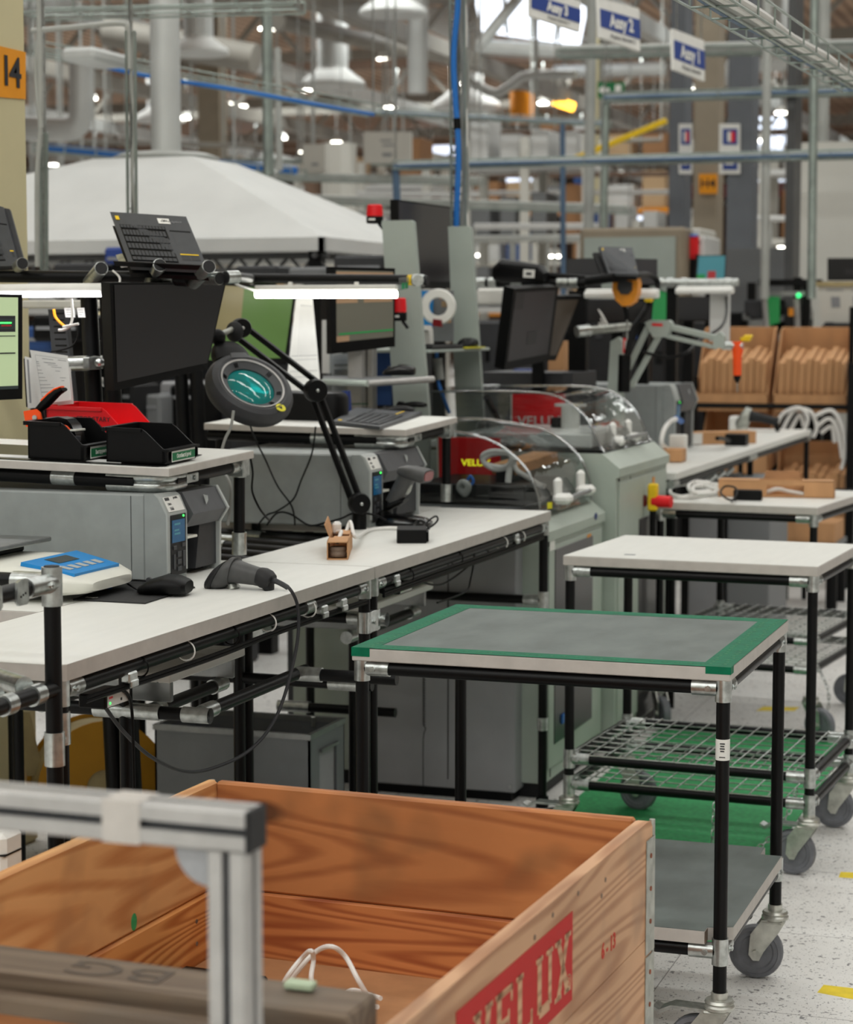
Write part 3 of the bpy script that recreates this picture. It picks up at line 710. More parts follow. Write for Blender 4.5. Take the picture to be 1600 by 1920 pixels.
# ------------------------------------------------------------------ more helpers
def loft(mb, secs, n=16, e=2.0, m=0, M=None):
    """secs: (centre, half-axis a, half-axis b); superellipse sections joined and capped"""
    vs = []; fs = []
    for c, a, b in secs:
        c = Vector(c); a = Vector(a); b = Vector(b)
        for i in range(n):
            t = 2 * pi * i / n; ct, st = cos(t), sin(t)
            vs.append(c + a * (abs(ct) ** (2 / e) * (1 if ct >= 0 else -1)) + b * (abs(st) ** (2 / e) * (1 if st >= 0 else -1)))
    for k in range(len(secs) - 1):
        for i in range(n): fs.append((k * n + i, k * n + (i + 1) % n, (k + 1) * n + (i + 1) % n, (k + 1) * n + i))
    fs += [tuple(range(n - 1, -1, -1)), tuple(range((len(secs) - 1) * n, len(secs) * n))]
    return mb.add(vs, fs, m, M)
def bil(c4, s, t):                                    # corners TL, TR, BR, BL; s to the right, t downward
    return (c4[0] * (1 - s) + c4[1] * s) * (1 - t) + (c4[3] * (1 - s) + c4[2] * s) * t
def nrm(c4):
    n = (c4[1] - c4[0]).cross(c4[3] - c4[0]).normalized()
    return n if n.dot(EYE - c4[0]) > 0 else -n
def slab(mb, c4, th, m=0):
    n = nrm(c4); f = list(c4); b = [p - n * th for p in c4]
    return mb.add(f + b, [(0, 1, 2, 3), (7, 6, 5, 4), (0, 4, 5, 1), (1, 5, 6, 2), (2, 6, 7, 3), (3, 7, 4, 0)], m)
def rect(mb, c4, s0, t0, s1, t1, m=0, off=.0008):
    n = nrm(c4) * off; q = [bil(c4, s0, t0) + n, bil(c4, s1, t0) + n, bil(c4, s1, t1) + n, bil(c4, s0, t1) + n]
    return mb.add(q + [p - n * .5 for p in q], [(0, 1, 2, 3), (0, 4, 5, 1), (1, 5, 6, 2), (2, 6, 7, 3), (3, 7, 4, 0)], m)
def plane_frame(c4, s, t, off=.001):
    o = bil(c4, s, t) + nrm(c4) * off; x = (c4[1] - c4[0]); y = (c4[0] - c4[3]); return frame(o, x, y)
def monitor(name, label, c4, bez, scr, casing='black', th=.03, content=(), group=None, back=True, stand=None, stand_mat='black'):
    """bez: left, top, right, bottom as fractions; content: (s0,t0,s1,t1,material) inside the screen"""
    base = (c4[2] + c4[3]) / 2
    t = thing(name, label, 'monitor', base, 0, group)
    b = MB(); slab(b, c4, th)
    if back:
        n = nrm(c4); q = [bil(c4, s, u) - n * th for s, u in ((.2, .22), (.8, .22), (.8, .8), (.2, .8))]; slab(b, q, .025)
    b.build('casing', casing, t)
    if stand is not None: p = bil(c4, .5, .7) - nrm(c4) * (th + .02); MB().box2((p.x - .025, p.y - .015, stand), (p.x + .025, p.y + .015, p.z)).build('stand', stand_mat, t)
    s0, t0, s1, t1 = bez[0], bez[1], 1 - bez[2], 1 - bez[3]
    sc = MB(); rect(sc, c4, s0, t0, s1, t1, 0, .0006); sc.build('screen', scr, t)
    for i, (a, b_, c, d, mm) in enumerate(content):
        q = MB(); f = lambda x, lo, hi: lo + (hi - lo) * x
        rect(q, c4, f(a, s0, s1), f(b_, t0, t1), f(c, s0, s1), f(d, t0, t1), 0, .0012 + .0002 * i); q.build('screen_window', mm, t)
    return t
def paper(name, label, c4, lines=(), cat='paper', group=None, th=.0012, mm='paper'):
    t = thing(name, label, cat, (c4[2] + c4[3]) / 2, 0, group)
    b = MB(); slab(b, c4, th); b.build('sheet', mm, t)
    if lines:
        q = MB()
        for a in lines: rect(q, c4, a[0], a[1], a[2], a[3], 0, .0006)
        q.build('printed_lines', 'ink_light', t)
    return t

# ------------------------------------------------------------------ the long bench: two tables end to end
ZB = .93
BX0, BX1 = -2.085, -1.720
def bench_table(y0, y1, label, posts, chamfer=False):
    t = thing('workbench', label, 'workbench', ((BX0 + BX1) / 2, (y0 + y1) / 2, 0), 0, 'white pipe workbenches in a row')
    I = Matrix.Identity(4)
    poly = [(BX0, y0), (BX1 - (.012 if chamfer else 0), y0), (BX1, y0 + (.012 if chamfer else 0)), (BX1, y1), (BX0, y1)]
    b = MB(); b.prism(poly, ZB - .029, ZB - .001, 1); b.prism(poly, ZB - .0012, ZB, 0); b.build('tabletop', ['laminate', 'laminate_edge'], t)
    zr = ZB - .029 - .018
    rail(t, I, (BX1 - .018, y0 + .02, zr), (BX1 - .018, y1 - .02, zr)); rail(t, I, (BX0 + .02, y0 + .02, zr), (BX0 + .02, y1 - .02, zr))
    for y in (y0 + .02, y1 - .02): rail(t, I, (BX0 + .02, y, zr), (BX1 - .018, y, zr))
    for x, y in posts: MB().tube((x, y, .03), (x, y, zr + .01), TR, 16).build('leg', 'tube', t); MB().tube((x, y, 0), (x, y, .035), .02, 16).build('foot', 'black', t)
    return t, zr
I4 = Matrix.Identity(4)
b1, zr = bench_table(3.105, 4.622, 'near white workbench with a mouse pad and corded scanner on it', [(BX1 - .018, 3.125), (BX1 - .018, 4.60), (BX0 + .02, 3.125), (BX0 + .02, 4.60)], True)
joint(b1, I4, (BX1 - .018, 3.125, zr), [(-1, 0, 0), (0, 1, 0)]); joint(b1, I4, (BX1 - .018, 4.60, zr), [(0, -1, 0)])
b2, zr = bench_table(4.628, 6.19, 'far white workbench with the small opened carton and black adapter on it', [(BX1 - .018, 4.65), (BX1 - .018, 6.17), (BX0 + .02, 4.65)])
joint(b2, I4, (BX1 - .018, 4.65, zr), [(0, 1, 0)]); joint(b2, I4, (BX1 - .018, 6.17, zr), [(0, -1, 0)])
zc = .55
rail(b2, I4, (-2.6, 6.17, PY(900, 1120, 6.17).z), (BX1 - .018, 6.17, PY(900, 1120, 6.17).z)); joint(b2, I4, (BX1 - .018, 6.17, PY(900, 1120, 6.17).z), [(-1, 0, 0)])
MB().tube((BX1 - .018, 6.17, PY(1017, 1357, 6.17).z - .02), (BX1 - .018, 6.17, PY(1017, 1357, 6.17).z + .02), TR + .003, 16).build('joint', 'zinc', b2)
# clamps tying the two leg pairs and zip ties and clips on the front rails
for z in (PY(690, 1165, 4.62).z,):
    c = MB(); c.box((BX1 - .004, 4.625, z), (.003, .085, .05), 0, .001); c.tube((BX1 - .018, 4.60, z - .025), (BX1 - .018, 4.60, z + .025), TR + .003, 14); c.tube((BX1 - .018, 4.65, z - .025), (BX1 - .018, 4.65, z + .025), TR + .003, 14); bolt(c, (BX1 - .002, 4.625, z), (1, 0, 0))
    c.build('parallel_clamp', 'zinc', b2)
bun = MB(); xx = BX1 - .006
for dz, dy in ((-.030, 0), (-.036, .004)): bun.path([(xx - .004, 3.20, zr + dz + .004), (xx - .002, 3.7, zr + dz), (xx - .004, 4.1, zr + dz + .003), (xx - .003, 4.6, zr + dz)], .004, 6)
o = bun.build('cable_run', 'black', b1)
bun = MB()
for dz in (-.020, -.028, -.034): bun.path([(xx, 4.70, zr + dz), (xx + .002, 5.2, zr + dz + .002), (xx, 5.7, zr + dz), (xx + .001, 6.12, zr + dz + .003)], .0042, 6)
bun.build('cable_run', 'black', b2)
def tie(par, y, m): MB().lathe([(.0185, -.0018), (.0205, 0), (.0185, .0018), (.0170, 0), (.0185, -.0018)], 20, 0, frame((BX1 - .018 + .001, y, zr - .006), (1, 0, 0), (0, 0, 1)) @ Matrix.Identity(4)).build('zip_tie', m, par)
for y in (3.62, 4.02, 4.245): tie(b1, y, 'white')
for y in (3.42, 3.83): tie(b1, y, 'black')
for y in (5.72, 5.9): tie(b2, y, 'white')
for y in (4.9, 5.3): tie(b2, y, 'black')
def clip(par, y, dz=-.014): 
    c = MB(); c.box((BX1 - .018 + .012, y, zr + dz), (.018, .035, .02), 0, .003); c.box((BX1 - .018 + .02, y + .002, zr + dz - .012), (.006, .03, .014), 0, .002); c.build('tube_clip', 'zinc', par)
for y in (3.36, 4.30, 4.42): clip(b1, y)
MB().tube((BX1 - .018, 4.21, zr), (BX1 - .018, 4.26, zr), TR + .003, 14).build('joint', 'zinc', b1)
for y in (4.78, 5.82): clip(b2, y, .0)
# left end rail with a white tie
MB().lathe([(.0155, -.002), (.0175, 0), (.0155, .002)], 18, 0, frame((-1.93, 3.125, zr), (0, 0, 1), (0, 1, 0)) @ Matrix.Identity(4)).build('zip_tie', 'white', b1)

# small power supplies hung under the front rail
def psu(c, label):
    t = thing('power_supply', label, 'power supply', c - Vector((0, 0, .015)), 0, 'power supplies under the benches')
    MB().box(c, (.055, .10, .026), 0, .003).build('casing', 'black', t)
    f = MB(); f.box(c + Vector((.0278, .0, 0)), (.0006, .085, .021)); f.build('face_label', 'paper', t)
    f = MB(); f.box(c + Vector((.0284, -.03, .006)), (.0004, .014, .004), 1); f.box(c + Vector((.0284, -.033, -.004)), (.0004, .005, .004), 2); f.box(c + Vector((.0284, .01, -.003)), (.0004, .006, .005)); f.build('face_print', ['ink', 'red', 'led_green'], t)
    return t
p = PX(213, 1296, BX1 - .03); psu(p - Vector((.018, 0, .012)), 'small black power supply under the near end of the near workbench')
p = PX(755, 1092, BX1 - .03); psu(p - Vector((.018, 0, .012)), 'small black power supply under the far workbench near the seam')
cable('power_cable', [PX(215, 1290, -1.74), PX(238, 1300, -1.735), PX(247, 1330, -1.74), PX(250, 1400, -1.74), PX(252, 1480, -1.74)], .0032, 'black', 'thin black cable dropping straight down beside the near bench leg')
sc_end = PZ(520, 1090, ZB + .03)
cable('scanner_cable', [sc_end + Vector((-.005, 0, .004)), PX(545, 1106, -1.70), PX(560, 1150, -1.69), PX(553, 1230, -1.695), PX(520, 1340, -1.72), PX(470, 1405, -1.76), PX(400, 1440, -1.80), PX(345, 1446, -1.80), PX(285, 1420, -1.78), PX(230, 1370, -1.765), PX(190, 1315, -1.755)], .0038, 'dark_grey', 'long dark scanner cable hanging in a deep loop below the near workbench')
cable('data_cable', [PX(790, 1092, -1.735), PX(830, 1095, -1.735), PX(880, 1060, -1.73), PX(890, 1040, -1.726), PX(883, 1085, -1.735), PX(872, 1110, -1.74), PX(820, 1130, -1.75)], .0026, 'black', 'thin black cable drooping from the far bench rail to its power supply')
cable('data_cable', [PX(910, 1030, -1.728), PX(930, 1040, -1.735), PX(955, 1030, -1.735), PX(968, 1008, -1.728)], .0026, 'black', 'short black cable loop under the far end of the far workbench')

# pull-out trays on drawer slides below the benches
def pull_tray(x1, y0, y1, z, label):
    t = thing('pull_out_tray', label, 'tray', ((x1 - .17), (y0 + y1) / 2, z - .06))
    b = MB(); b.box2((x1 - .03, y0, z - .02), (x1, y1, z), 0, .003); b.box2((x1 - .36, y0, z - .02), (x1 - .33, y1, z), 0, .003)
    b.box2((x1 - .33, y0, z - .02), (x1 - .03, y0 + .05, z), 0, .003); b.box2((x1 - .33, y1 - .03, z - .02), (x1 - .03, y1, z), 0, .003); b.box2((x1 - .33, y0 + .05, z - .02), (x1 - .03, y1 - .03, z - .016)); b.build('tray_board', 'laminate', t)
    for y in (y0 + .03, y1 - .04):
        MB().box((x1 - .18, y, z - .043), (.34, .014, .042), 0, .002).build('drawer_slide', 'steel', t)
    for x in (x1 - .05, x1 - .3): MB().tube((x, y0 + .02, z - .082), (x, y1 - .02, z - .082), TR, 14).build('rail', 'tube', t)
    for x in (x1 - .05, x1 - .3):
        for y in (y0 + .03, y1 - .04): MB().tube((x, y - .03, z - .082), (x, y + .03, z - .082), TR + .0028, 14).build('joint', 'zinc', t)
    return t
pull_tray(-1.87, 3.82, 4.20, PX(335, 1258, -1.87).z, 'white framed pull-out tray on steel slides under the near workbench')
pull_tray(-1.87, 4.95, 5.5, PX(830, 1085, -1.87).z, 'white pull-out tray on steel slides under the far workbench')
# open pipe ends below the benches
o = thing('pipe_bracket', 'black pipe bracket with open silver end below the near bench corner', 'bracket', PX(236, 1340, -1.95))
q = PX(236, 1332, -1.95); MB().tube(q + Vector((-.5, 0, 0)), q + Vector((.18, 0, 0)), TR, 16).build('pipe', 'tube', o)
MB().tube(q + Vector((-.07, 0, 0)), q + Vector((.08, 0, 0)), TR + .003, 16).build('joint', 'zinc', o); MB().tube(q + Vector((.13, 0, 0)), q + Vector((.19, 0, 0)), TR + .0025, 16, caps=False).build('end_sleeve', 'zinc', o)
MB().tube((q.x, q.y, .0), (q.x, q.y, zr + .02), TR, 16).build('leg', 'tube', o)
q2 = q + Vector((.16, .03, .0)); MB().tube(q2, q2 + Vector((0, .55, .0)), TR, 16).build('pipe', 'tube', o); MB().tube(q2 + Vector((0, -.01, 0)), q2 + Vector((0, .05, .0)), TR + .003, 16).build('joint', 'zinc', o)
q3 = q2 + Vector((0, .5, 0)); MB().tube(q3, q3 + Vector((.24, 0, 0)), TR, 16).build('pipe', 'tube', o); MB().tube(q3, q3 + Vector((.06, 0, 0)), TR + .003, 16).build('joint', 'zinc', o)
o = thing('pipe_bracket', 'black pipe with an open silver end behind the paired bench legs', 'bracket', PX(690, 1160, -1.76))
q = PX(690, 1160, -1.76); MB().tube(q + Vector((-.6, 0, 0)), q + Vector((.03, 0, 0)), TR, 16).build('pipe', 'tube', o); MB().tube(q + Vector((-.05, 0, 0)), q + Vector((.05, 0, 0)), TR + .003, 16, caps=False).build('end_sleeve', 'zinc', o)
q = PX(640, 1282, -1.80); o = thing('pipe_bracket', 'low black cross pipe below the seam of the two workbenches', 'bracket', q)
MB().tube(q + Vector((-.75, 0, 0)), q + Vector((.08, 0, 0)), TR, 16).build('pipe', 'tube', o); MB().tube(q + Vector((-.03, 0, 0)), q + Vector((.07, 0, 0)), TR + .003, 16).build('joint', 'zinc', o)
q = PX(640, 1330, -2.2); o = thing('pipe_bracket', 'lowest black cross pipe with a dull joint below the workbenches', 'bracket', q)
MB().tube(q + Vector((-.2, 0, 0)), q + Vector((.17, 0, 0)), TR, 16).build('pipe', 'tube', o); MB().tube(q + Vector((-.2, 0, 0)), q + Vector((-.1, 0, 0)), TR + .003, 16).build('joint', 'zinc', o)

# grey steel bin and tall grey cabinet under the benches, slotted upright
bx = thing('steel_bin', 'open topped grey steel bin below the near workbench', 'bin', (-2.36, 5.33, 0))
x0, x1, y0, y1, zt = -2.595, -2.125, 5.20, 5.46, .385
b = MB(); w = .006
for lo, hi in (((x0, y0, .0), (x1, y0 + w, zt)), ((x0, y1 - w, 0), (x1, y1, zt)), ((x0, y0, 0), (x0 + w, y1, zt)), ((x0, y0, 0), (x1, y1, .01))): b.box2(lo, hi)
b.box2((x1 - w, y0, 0), (x1, y0 + .07, zt)); b.box2((x1 - w, y1 - .06, 0), (x1, y1, zt)); b.box2((x1 - w, y0 + .07, 0), (x1, y1 - .06, .18)); b.box2((x1 - w, y0 + .07, .325), (x1, y1 - .06, zt))
b.build('body', 'bin_steel', bx)
r = MB()
for lo, hi in (((x0 - .004, y0 - .004, zt - .012), (x1 + .004, y0 + .008, zt + .003)), ((x0 - .004, y1 - .008, zt - .012), (x1 + .004, y1 + .004, zt + .003)), ((x1 - .008, y0, zt - .012), (x1 + .004, y1, zt + .003)), ((x0 - .004, y0, zt - .012), (x0 + .008, y1, zt + .003))): r.box2(lo, hi)
r.build('rim', 'steel', bx); MB().box((x1 - .09, y1 - .012, zt - .012), (.014, .006, .03), 0, .002).build('latch', 'zinc', bx)
MB().box2((x1 - .002, y0 + .07, .325), (x1 + .008, y1 - .06, .333)).build('slot_lip', 'steel', bx); MB().box2((x1 - .012, y0 + .07, .16), (x1 - .008, y1 - .06, .33)).build('slot_flap', 'cabinet_grey', bx)
cb = thing('steel_cabinet', 'tall grey steel cabinet standing under the far end of the workbench', 'cabinet', (-2.1, 6.36, 0))
MB().box2((-2.385, 6.20, .03), (-1.835, 6.44, .86), 0, .004).build('body', 'cabinet_grey', cb); MB().box2((-2.37, 6.21, 0), (-1.85, 6.43, .03)).build('plinth', 'black', cb)
MB().box2((-2.06, 6.1985, .06), (-2.057, 6.2005, .84)).build('panel_seam', 'black', cb)
for x, z in ((-1.85, .05), (-2.37, .05)): bm_ = MB(); bolt(bm_, (x, 6.20, z), (0, -1, 0)); bm_.build('screw', 'zinc', cb)
q = PY(795, 1270, 6.15); cable('coiled_cable', [q + Vector((.004 * cos(i * 2.1), .004 * sin(i * 2.1), -.0028 * i)) for i in range(56)] + [q + Vector((.006, 0, -.165)), q + Vector((-.002, 0, -.2)), q + Vector((-.002, 0, -.38))], .0016, 'black', 'thin curly black cable hanging in front of the grey cabinet', sm=3)
q = PY(568, 1200, 6.7); sl = thing('slotted_upright', 'dark slotted steel upright standing behind the bench legs', 'upright', (q.x, 6.7, 0))
q = PY(568, 1200, 6.7); b = MB(); b.box2((q.x - .05, 6.68, 0), (q.x + .03, 6.72, q.z + .12)); b.build('column', 'dark_grey', sl)
b = MB()
for i in range(28): b.box((q.x - .01, 6.6795, .1 + i * .028), (.03, .0012, .009))
b.build('slots', 'black_gloss', sl)
dk = thing('dark_cabinet', 'dark grey two door cabinet in shade behind the paired bench legs', 'cabinet', (-2.62, 6.95, 0))
xa = PY(590, 1200, 6.85).x; xb = PY(760, 1200, 6.85).x
MB().box2((xa, 6.85, .05), (xb, 7.15, .88), 0, .003).build('body', 'cabinet_grey', dk); MB().box2((xa + .2, 6.8485, .07), (xa + .203, 6.8515, .86)).build('door_seam', 'black', dk)
MB().box2((xa + .215, 6.846, .62), (xa + .27, 6.8515, .65)).build('handle', 'black', dk); MB().box2((xa + .01, 6.86, 0), (xb - .01, 7.14, .05)).build('plinth', 'black', dk)
# foam-yellow spool with strap
sp = thing('strap_spool', 'large yellow cardboard spool of packing strap below the near workbench', 'spool', (-2.83, 5.28, 0))
ctr = PD(182, 1445, 6.0); ctr.z = .19; nv = (EYE - ctr); nv.z = 0; nv = (nv.normalized() + Vector((.35, 0, 0))).normalized()
F = frame(ctr, nv.cross(Vector((0, 0, 1))), Vector((0, 0, 1)))
if (F.to_3x3() @ Vector((0, 0, 1))).dot(nv) < 0: F = F @ Matrix.Rotation(pi, 4, 'Y')
R = .19; hole = .048
MB().lathe([(hole, .068), (R, .068), (R, .064), (hole, .064), (hole, .068)], 40, 0, F).build('flange', 'spool_yellow', sp); MB().lathe([(hole, -.068), (R, -.068), (R, -.064), (hole, -.064), (hole, -.068)], 40, 0, F).build('flange', 'spool_yellow', sp)
MB().lathe([(hole, -.064), (hole, .064), (hole + .006, .064), (hole + .006, -.064), (hole, -.064)], 32, 0, F).build('core', 'brown_core', sp)
MB().lathe([(hole + .01, -.06), (R - .012, -.06), (R - .012, .06), (hole + .01, .06)], 36, 0, F).build('strap_winding', 'olive_strap', sp)
a = PD(40, 1335, 5.9); b_ = PD(66, 1455, 5.95); wv = Vector((.022, .008, 0))
st = MB(); st.add([a - wv, a + wv, b_ + wv, b_ - wv, a - wv + Vector((0, .002, 0)), a + wv + Vector((0, .002, 0)), b_ + wv + Vector((0, .002, 0)), b_ - wv + Vector((0, .002, 0))], [(0, 1, 2, 3), (7, 6, 5, 4), (0, 4, 5, 1), (1, 5, 6, 2), (2, 6, 7, 3), (3, 7, 4, 0)]); st.build('loose_strap', 'olive_strap', sp)

# ------------------------------------------------------------------ flow rack post at the left foreground
fk = thing('flow_rack', 'black pipe flow rack post with silver joints and roller clips at the left edge', 'rack', (-1.672, 2.985, 0))
px, py = -1.672, 2.985; zt = 1.10
MB().tube((px, py, 0), (px, py, zt), TR, 16).build('post', 'tube', fk); MB().tube((px - 1.0, py, 0), (px - 1.0, py, zt), TR, 16).build('post', 'tube', fk)
j = MB(); j.tube((px, py, zt - .05), (px, py, zt + .014), TR + .003, 18); j.tube((px, py, zt - .012), (px, py - .085, zt - .012), TR + .003, 16); bolt(j, (px + TR + .002, py - .03, zt - .012), (1, 0, 0)); j.tube((px, py, zt - .012), (px - .07, py, zt - .012), TR + .003, 16); j.build('joint', 'zinc', fk)
MB().lathe([(0, 0), (TR + .001, 0), (TR - .002, .004), (0, .005)], 18, 0, Matrix.Translation((px, py, zt + .012))).build('end_cap', 'black_soft', fk)
MB().tube((px, py - .02, zt - .012), (px, py - .9, zt - .012), TR, 16).build('rail', 'tube', fk); MB().tube((px, py, zt - .012), (px - 1.0, py, zt - .012), TR, 16).build('rail', 'tube', fk)
for dy in (.125, .205, .29):
    c = MB(); F = frame((px + TR + .001, py - dy, zt - .012), (0, 1, 0), (0, 0, 1))
    c.prism([(-.018, -.014), (-.012, -.02), (.012, -.02), (.018, -.014), (.016, .017), (.006, .021), (-.006, .021), (-.016, .017)], -.001, .004, 0, F)
    for x, y in ((-.007, -.006), (0, -.004), (.007, -.002)): c.tube(F @ Vector((x, y, .004)), F @ Vector((x, y, .0046)), .002, 6, 1)
    c.build('roller_clip', ['zinc', 'black'], fk)
zl = PX(60, 1305, px).z
MB().tube((px, py, zl), (px, py - .9, zl), TR, 16).build('rail', 'tube', fk); MB().tube((px - 1.0, py, zt - .012), (px - 1.0, py - .9, zt - .012), TR, 16).build('rail', 'tube', fk)
for dy in (.06, .15):
    MB().tube((px, py - dy - .014, zl), (px, py - dy + .014, zl), TR + .0035, 16).build('joint', 'zinc', fk)
    MB().tube((px - .02, py - dy, zl + .012), (px - .9, py - dy + .55, zl + .03), .017, 16).build('roller', 'zinc', fk)
zc = PX(112, 1400, px).z
c = MB(); c.tube((px, py, zc - .028), (px, py, zc + .028), TR + .003, 18); c.tube((BX1 - .018, 3.125, zc - .024), (BX1 - .018, 3.125, zc + .032), TR + .003, 18)
dv = Vector((BX1 - .018 - px, 3.125 - py, 0)); c.box((dv.length / 2, 0, 0), (dv.length, .012, .045), 0, .003, frame((px, py, zc), dv, (-dv.y, dv.x, 0))); bolt(c, Vector((px + .012, py, zc)) + dv / 2, (1, -.3, 0)); c.build('parallel_clamp', 'zinc', fk)
# white machine corner at the far left, low
p = PD(44, 1550, 3.35); o = thing('white_unit', 'corner of a white equipment housing at the left edge beside the crate', 'housing', (p.x - .25, p.y, 0))
MB().box2((p.x - .5, p.y - .06, 0), (p.x, p.y, p.z), 0, .008).build('body', 'white', o); MB().box2((p.x - .49, p.y - .061, p.z - .035), (p.x + .001, p.y - .01, p.z - .032)).build('lid_seam', 'black', o)
# ------------------------------------------------------------------ packing stations standing behind the bench
def station_shelf(label, x1, y0, y1, z, x0, tilt, post_z, bar=True):
    """raised white shelf on black pipes: front right corner at (x1, y0, z)"""
    t = thing('raised_shelf', label, 'shelf', (x1, y0, z), rot=tilt)
    T = TM(t); L = x1 - x0; D = y1 - y0
    b = MB(T); b.box2((-L, 0, -.019), (0, D, -.001), 1, .001); b.box2((-L + .001, .001, -.0012), (-.001, D - .001, 0), 0); b.build('shelf_board', ['laminate', 'laminate_edge'], t)
    zr = -.019 - .018
    MB(T).tube((-L, .035, zr), (-.10, .035, zr), TR + .003, 16).build('rail', 'tube', t); MB(T).tube((-.03, .08, zr), (-.03, D - .02, zr), TR, 16).build('rail', 'tube', t)
    e = MB(T)
    for dz in (.009, -.011): e.path([(-.17, .035, zr + dz), (-.09, .035, zr + dz), (-.052, .042, zr + dz), (-.034, .064, zr + dz), (-.03, .10, zr + dz), (-.03, .13, zr + dz)], .0135, 12, 0, 6)
    e.build('corner_elbow', 'zinc', t)
    e = MB(T); e.box((-.016, .155, zr), (.004, .06, .022), 0, .002); bolt(e, (-.013, .16, zr), (1, 0, 0)); e.build('elbow_tab', 'zinc', t)
    e = MB(T); e.tube((-.03, D - .02, zr - .028), (-.03, D - .02, zr + .03), TR + .003, 16); e.tube((-.03, D - .02, zr), (-.03, D - .085, zr), TR + .003, 16); e.box((-.03, D - .022, zr), (.04, .04, .05), 0, .002); bolt(e, (-.014, D - .05, zr), (1, 0, 0)); e.build('joint', 'zinc', t)
    MB(T).tube((-.03, D - .02, post_z - z), (-.03, D - .02, zr - .02), TR, 16).build('leg', 'tube', t); MB(T).tube((-.03, D - .02, post_z - z), (-.03, D - .02, post_z - z + .055), TR + .004, 16).build('foot_sleeve', 'zinc', t)
    MB(T).tube((-L + .03, .05, post_z - z), (-L + .03, .05, zr), TR, 16).build('leg', 'tube', t); MB(T).tube((-L + .03, D - .02, post_z - z), (-L + .03, D - .02, zr), TR, 16).build('leg', 'tube', t)
    MB(T).tube((-.25, .035, zr), (-.31, .035, zr), TR + .004, 16).build('joint', 'zinc', t)
    return t
st1 = station_shelf('raised white shelf with two black parts bins on it over the near label printer', -2.05, 4.195, 4.665, 1.186, -3.2, (radians(1.6), radians(1.3), 0), .93)
st2 = station_shelf('raised white shelf with a flat keyboard on it over the far label printer', -2.04, 5.747, 6.235, 1.197, -2.69, (radians(2.0), radians(.8), 0), .93)
# station tables (the printers stand on them)
def station_table(label, x0, x1, y0, y1):
    t = thing('station_table', label, 'table', ((x0 + x1) / 2, (y0 + y1) / 2, 0))
    b = MB(); b.box2((x0, y0, ZB - .029), (x1, y1, ZB - .001), 1, .002); b.box2((x0 + .001, y0 + .001, ZB - .0012), (x1 - .001, y1 - .001, ZB), 0); b.build('tabletop', ['laminate', 'laminate_edge'], t)
    for x in (x0 + .05, (x0 + x1) / 2):
        for y in (y0 + .05, y1 - .05): MB().tube((x, y, 0), (x, y, ZB - .029), TR, 14).build('leg', 'tube', t)
    for y in (y0 + .05, y1 - .05): rail(t, I4, (x0 + .05, y, ZB - .05), (x1 - .05, y, ZB - .05))
    return t
station_table('white station table carrying the weighing scale and near label printer', -3.25, -2.088, 3.675, 4.63)
station_table('white station table carrying the far label printer', -2.95, -2.088, 5.62, 6.22)
# roller conveyor between the stations
rc = thing('roller_conveyor', 'black pipe conveyor with silver sleeves between the two label printers', 'conveyor', (-2.45, 5.1, 0))
for k in range(6):
    y = 4.80 + k * .13; MB().tube((-2.95, y + .28, .885), (-2.15, y, .885), .019, 14).build('roller', 'tube', rc)
    a = Vector((-2.50, y + .28 - .158, .885)); d = Vector((.8, -.28, 0)).normalized(); MB().tube(a, a + d * .10, .021, 14).build('sleeve', 'zinc', rc)
for x, dy in ((-2.93, .27), (-2.12, 0)): MB().tube((x, 4.72 + dy, .86), (x, 5.52 + dy, .86), TR, 14).build('rail', 'tube', rc)
for x, y in ((-2.93, 5.0), (-2.93, 5.78), (-2.12, 4.72), (-2.12, 5.52)): MB().tube((x, y, 0), (x, y, .86), TR, 14).build('leg', 'tube', rc)
q = PY(480, 960, 5.6); q2 = PY(650, 985, 5.6); MB().tube(q, q2, TR + .004, 14).build('cross_pipe', 'tube', rc); MB().tube(q, q + (q2 - q) * .22, TR + .006, 14).build('joint', 'zinc', rc)
for x, y in ((q.x, 5.6), (q2.x, 5.6)): MB().tube((x, y, .86), (x, y, q.z), TR, 12).build('riser', 'tube', rc)
# vertical posts and the overhead bars with lamps
def over_frame(label, x0, x1, y, z, xp):
    t = thing('overhead_bar', label, 'bar', (xp, y, 0))
    MB().tube((x0, y, z), (x1, y, z - .012), TR + .002, 16).build('bar', 'tube', t)
    for dx in (0, .055): MB().tube((xp + dx + .04, y + .03, 0), (xp + dx - .03, y + .03, z), .022, 16).build('post', 'tube', t)
    return t
ob1 = over_frame('black overhead pipe carrying the tilted keyboard and left tube lamp', -2.99, -2.14, 4.75, 1.632, -2.53)
ob2 = over_frame('black overhead pipe carrying the right tube lamp before the tall stand', -3.0, -2.155, 6.2, 1.656, -2.98)
def sleeve(par, a, b, r=TR + .004, cap='black_soft'):
    MB().tube(a, b, r, 16).build('joint', 'zinc', par); d = (Vector(b) - Vector(a)).normalized()
    MB().tube(Vector(b), Vector(b) + d * .003, r - .002, 14).build('end_cap', cap, par)
y = 4.75
for (u0, v0), (u1, v1), dy in (((168, 530), (190, 503), -.03), ((283, 530), (300, 497), -.03), ((362, 530), (392, 500), -.04)): sleeve(ob1, PY(u0, v0, y - .01), PY(u1, v1, y + dy - .05), .0175)
a = PY(395, 523, y); sleeve(ob1, PY(385, 522, y - .01), PY(412, 522, y - .035), .0165)
b = PY(440, 520, y); sleeve(ob2, PY(446, 519, y + .01), PY(424, 520, y - .02), .0165)
MB().tube(PY(303, 522, y - .002), PY(328, 523, y - .002), TR + .005, 16).build('joint', 'zinc', ob1)
MB().tube(PY(330, 524, y - .03), PY(352, 526, y - .03), .016, 14).build('cross_pipe', 'tube', ob1)
MB().tube(PY(438, 519, 4.78), PY(470, 522, 6.2), TR, 14).build('tie_pipe', 'tube', ob2)
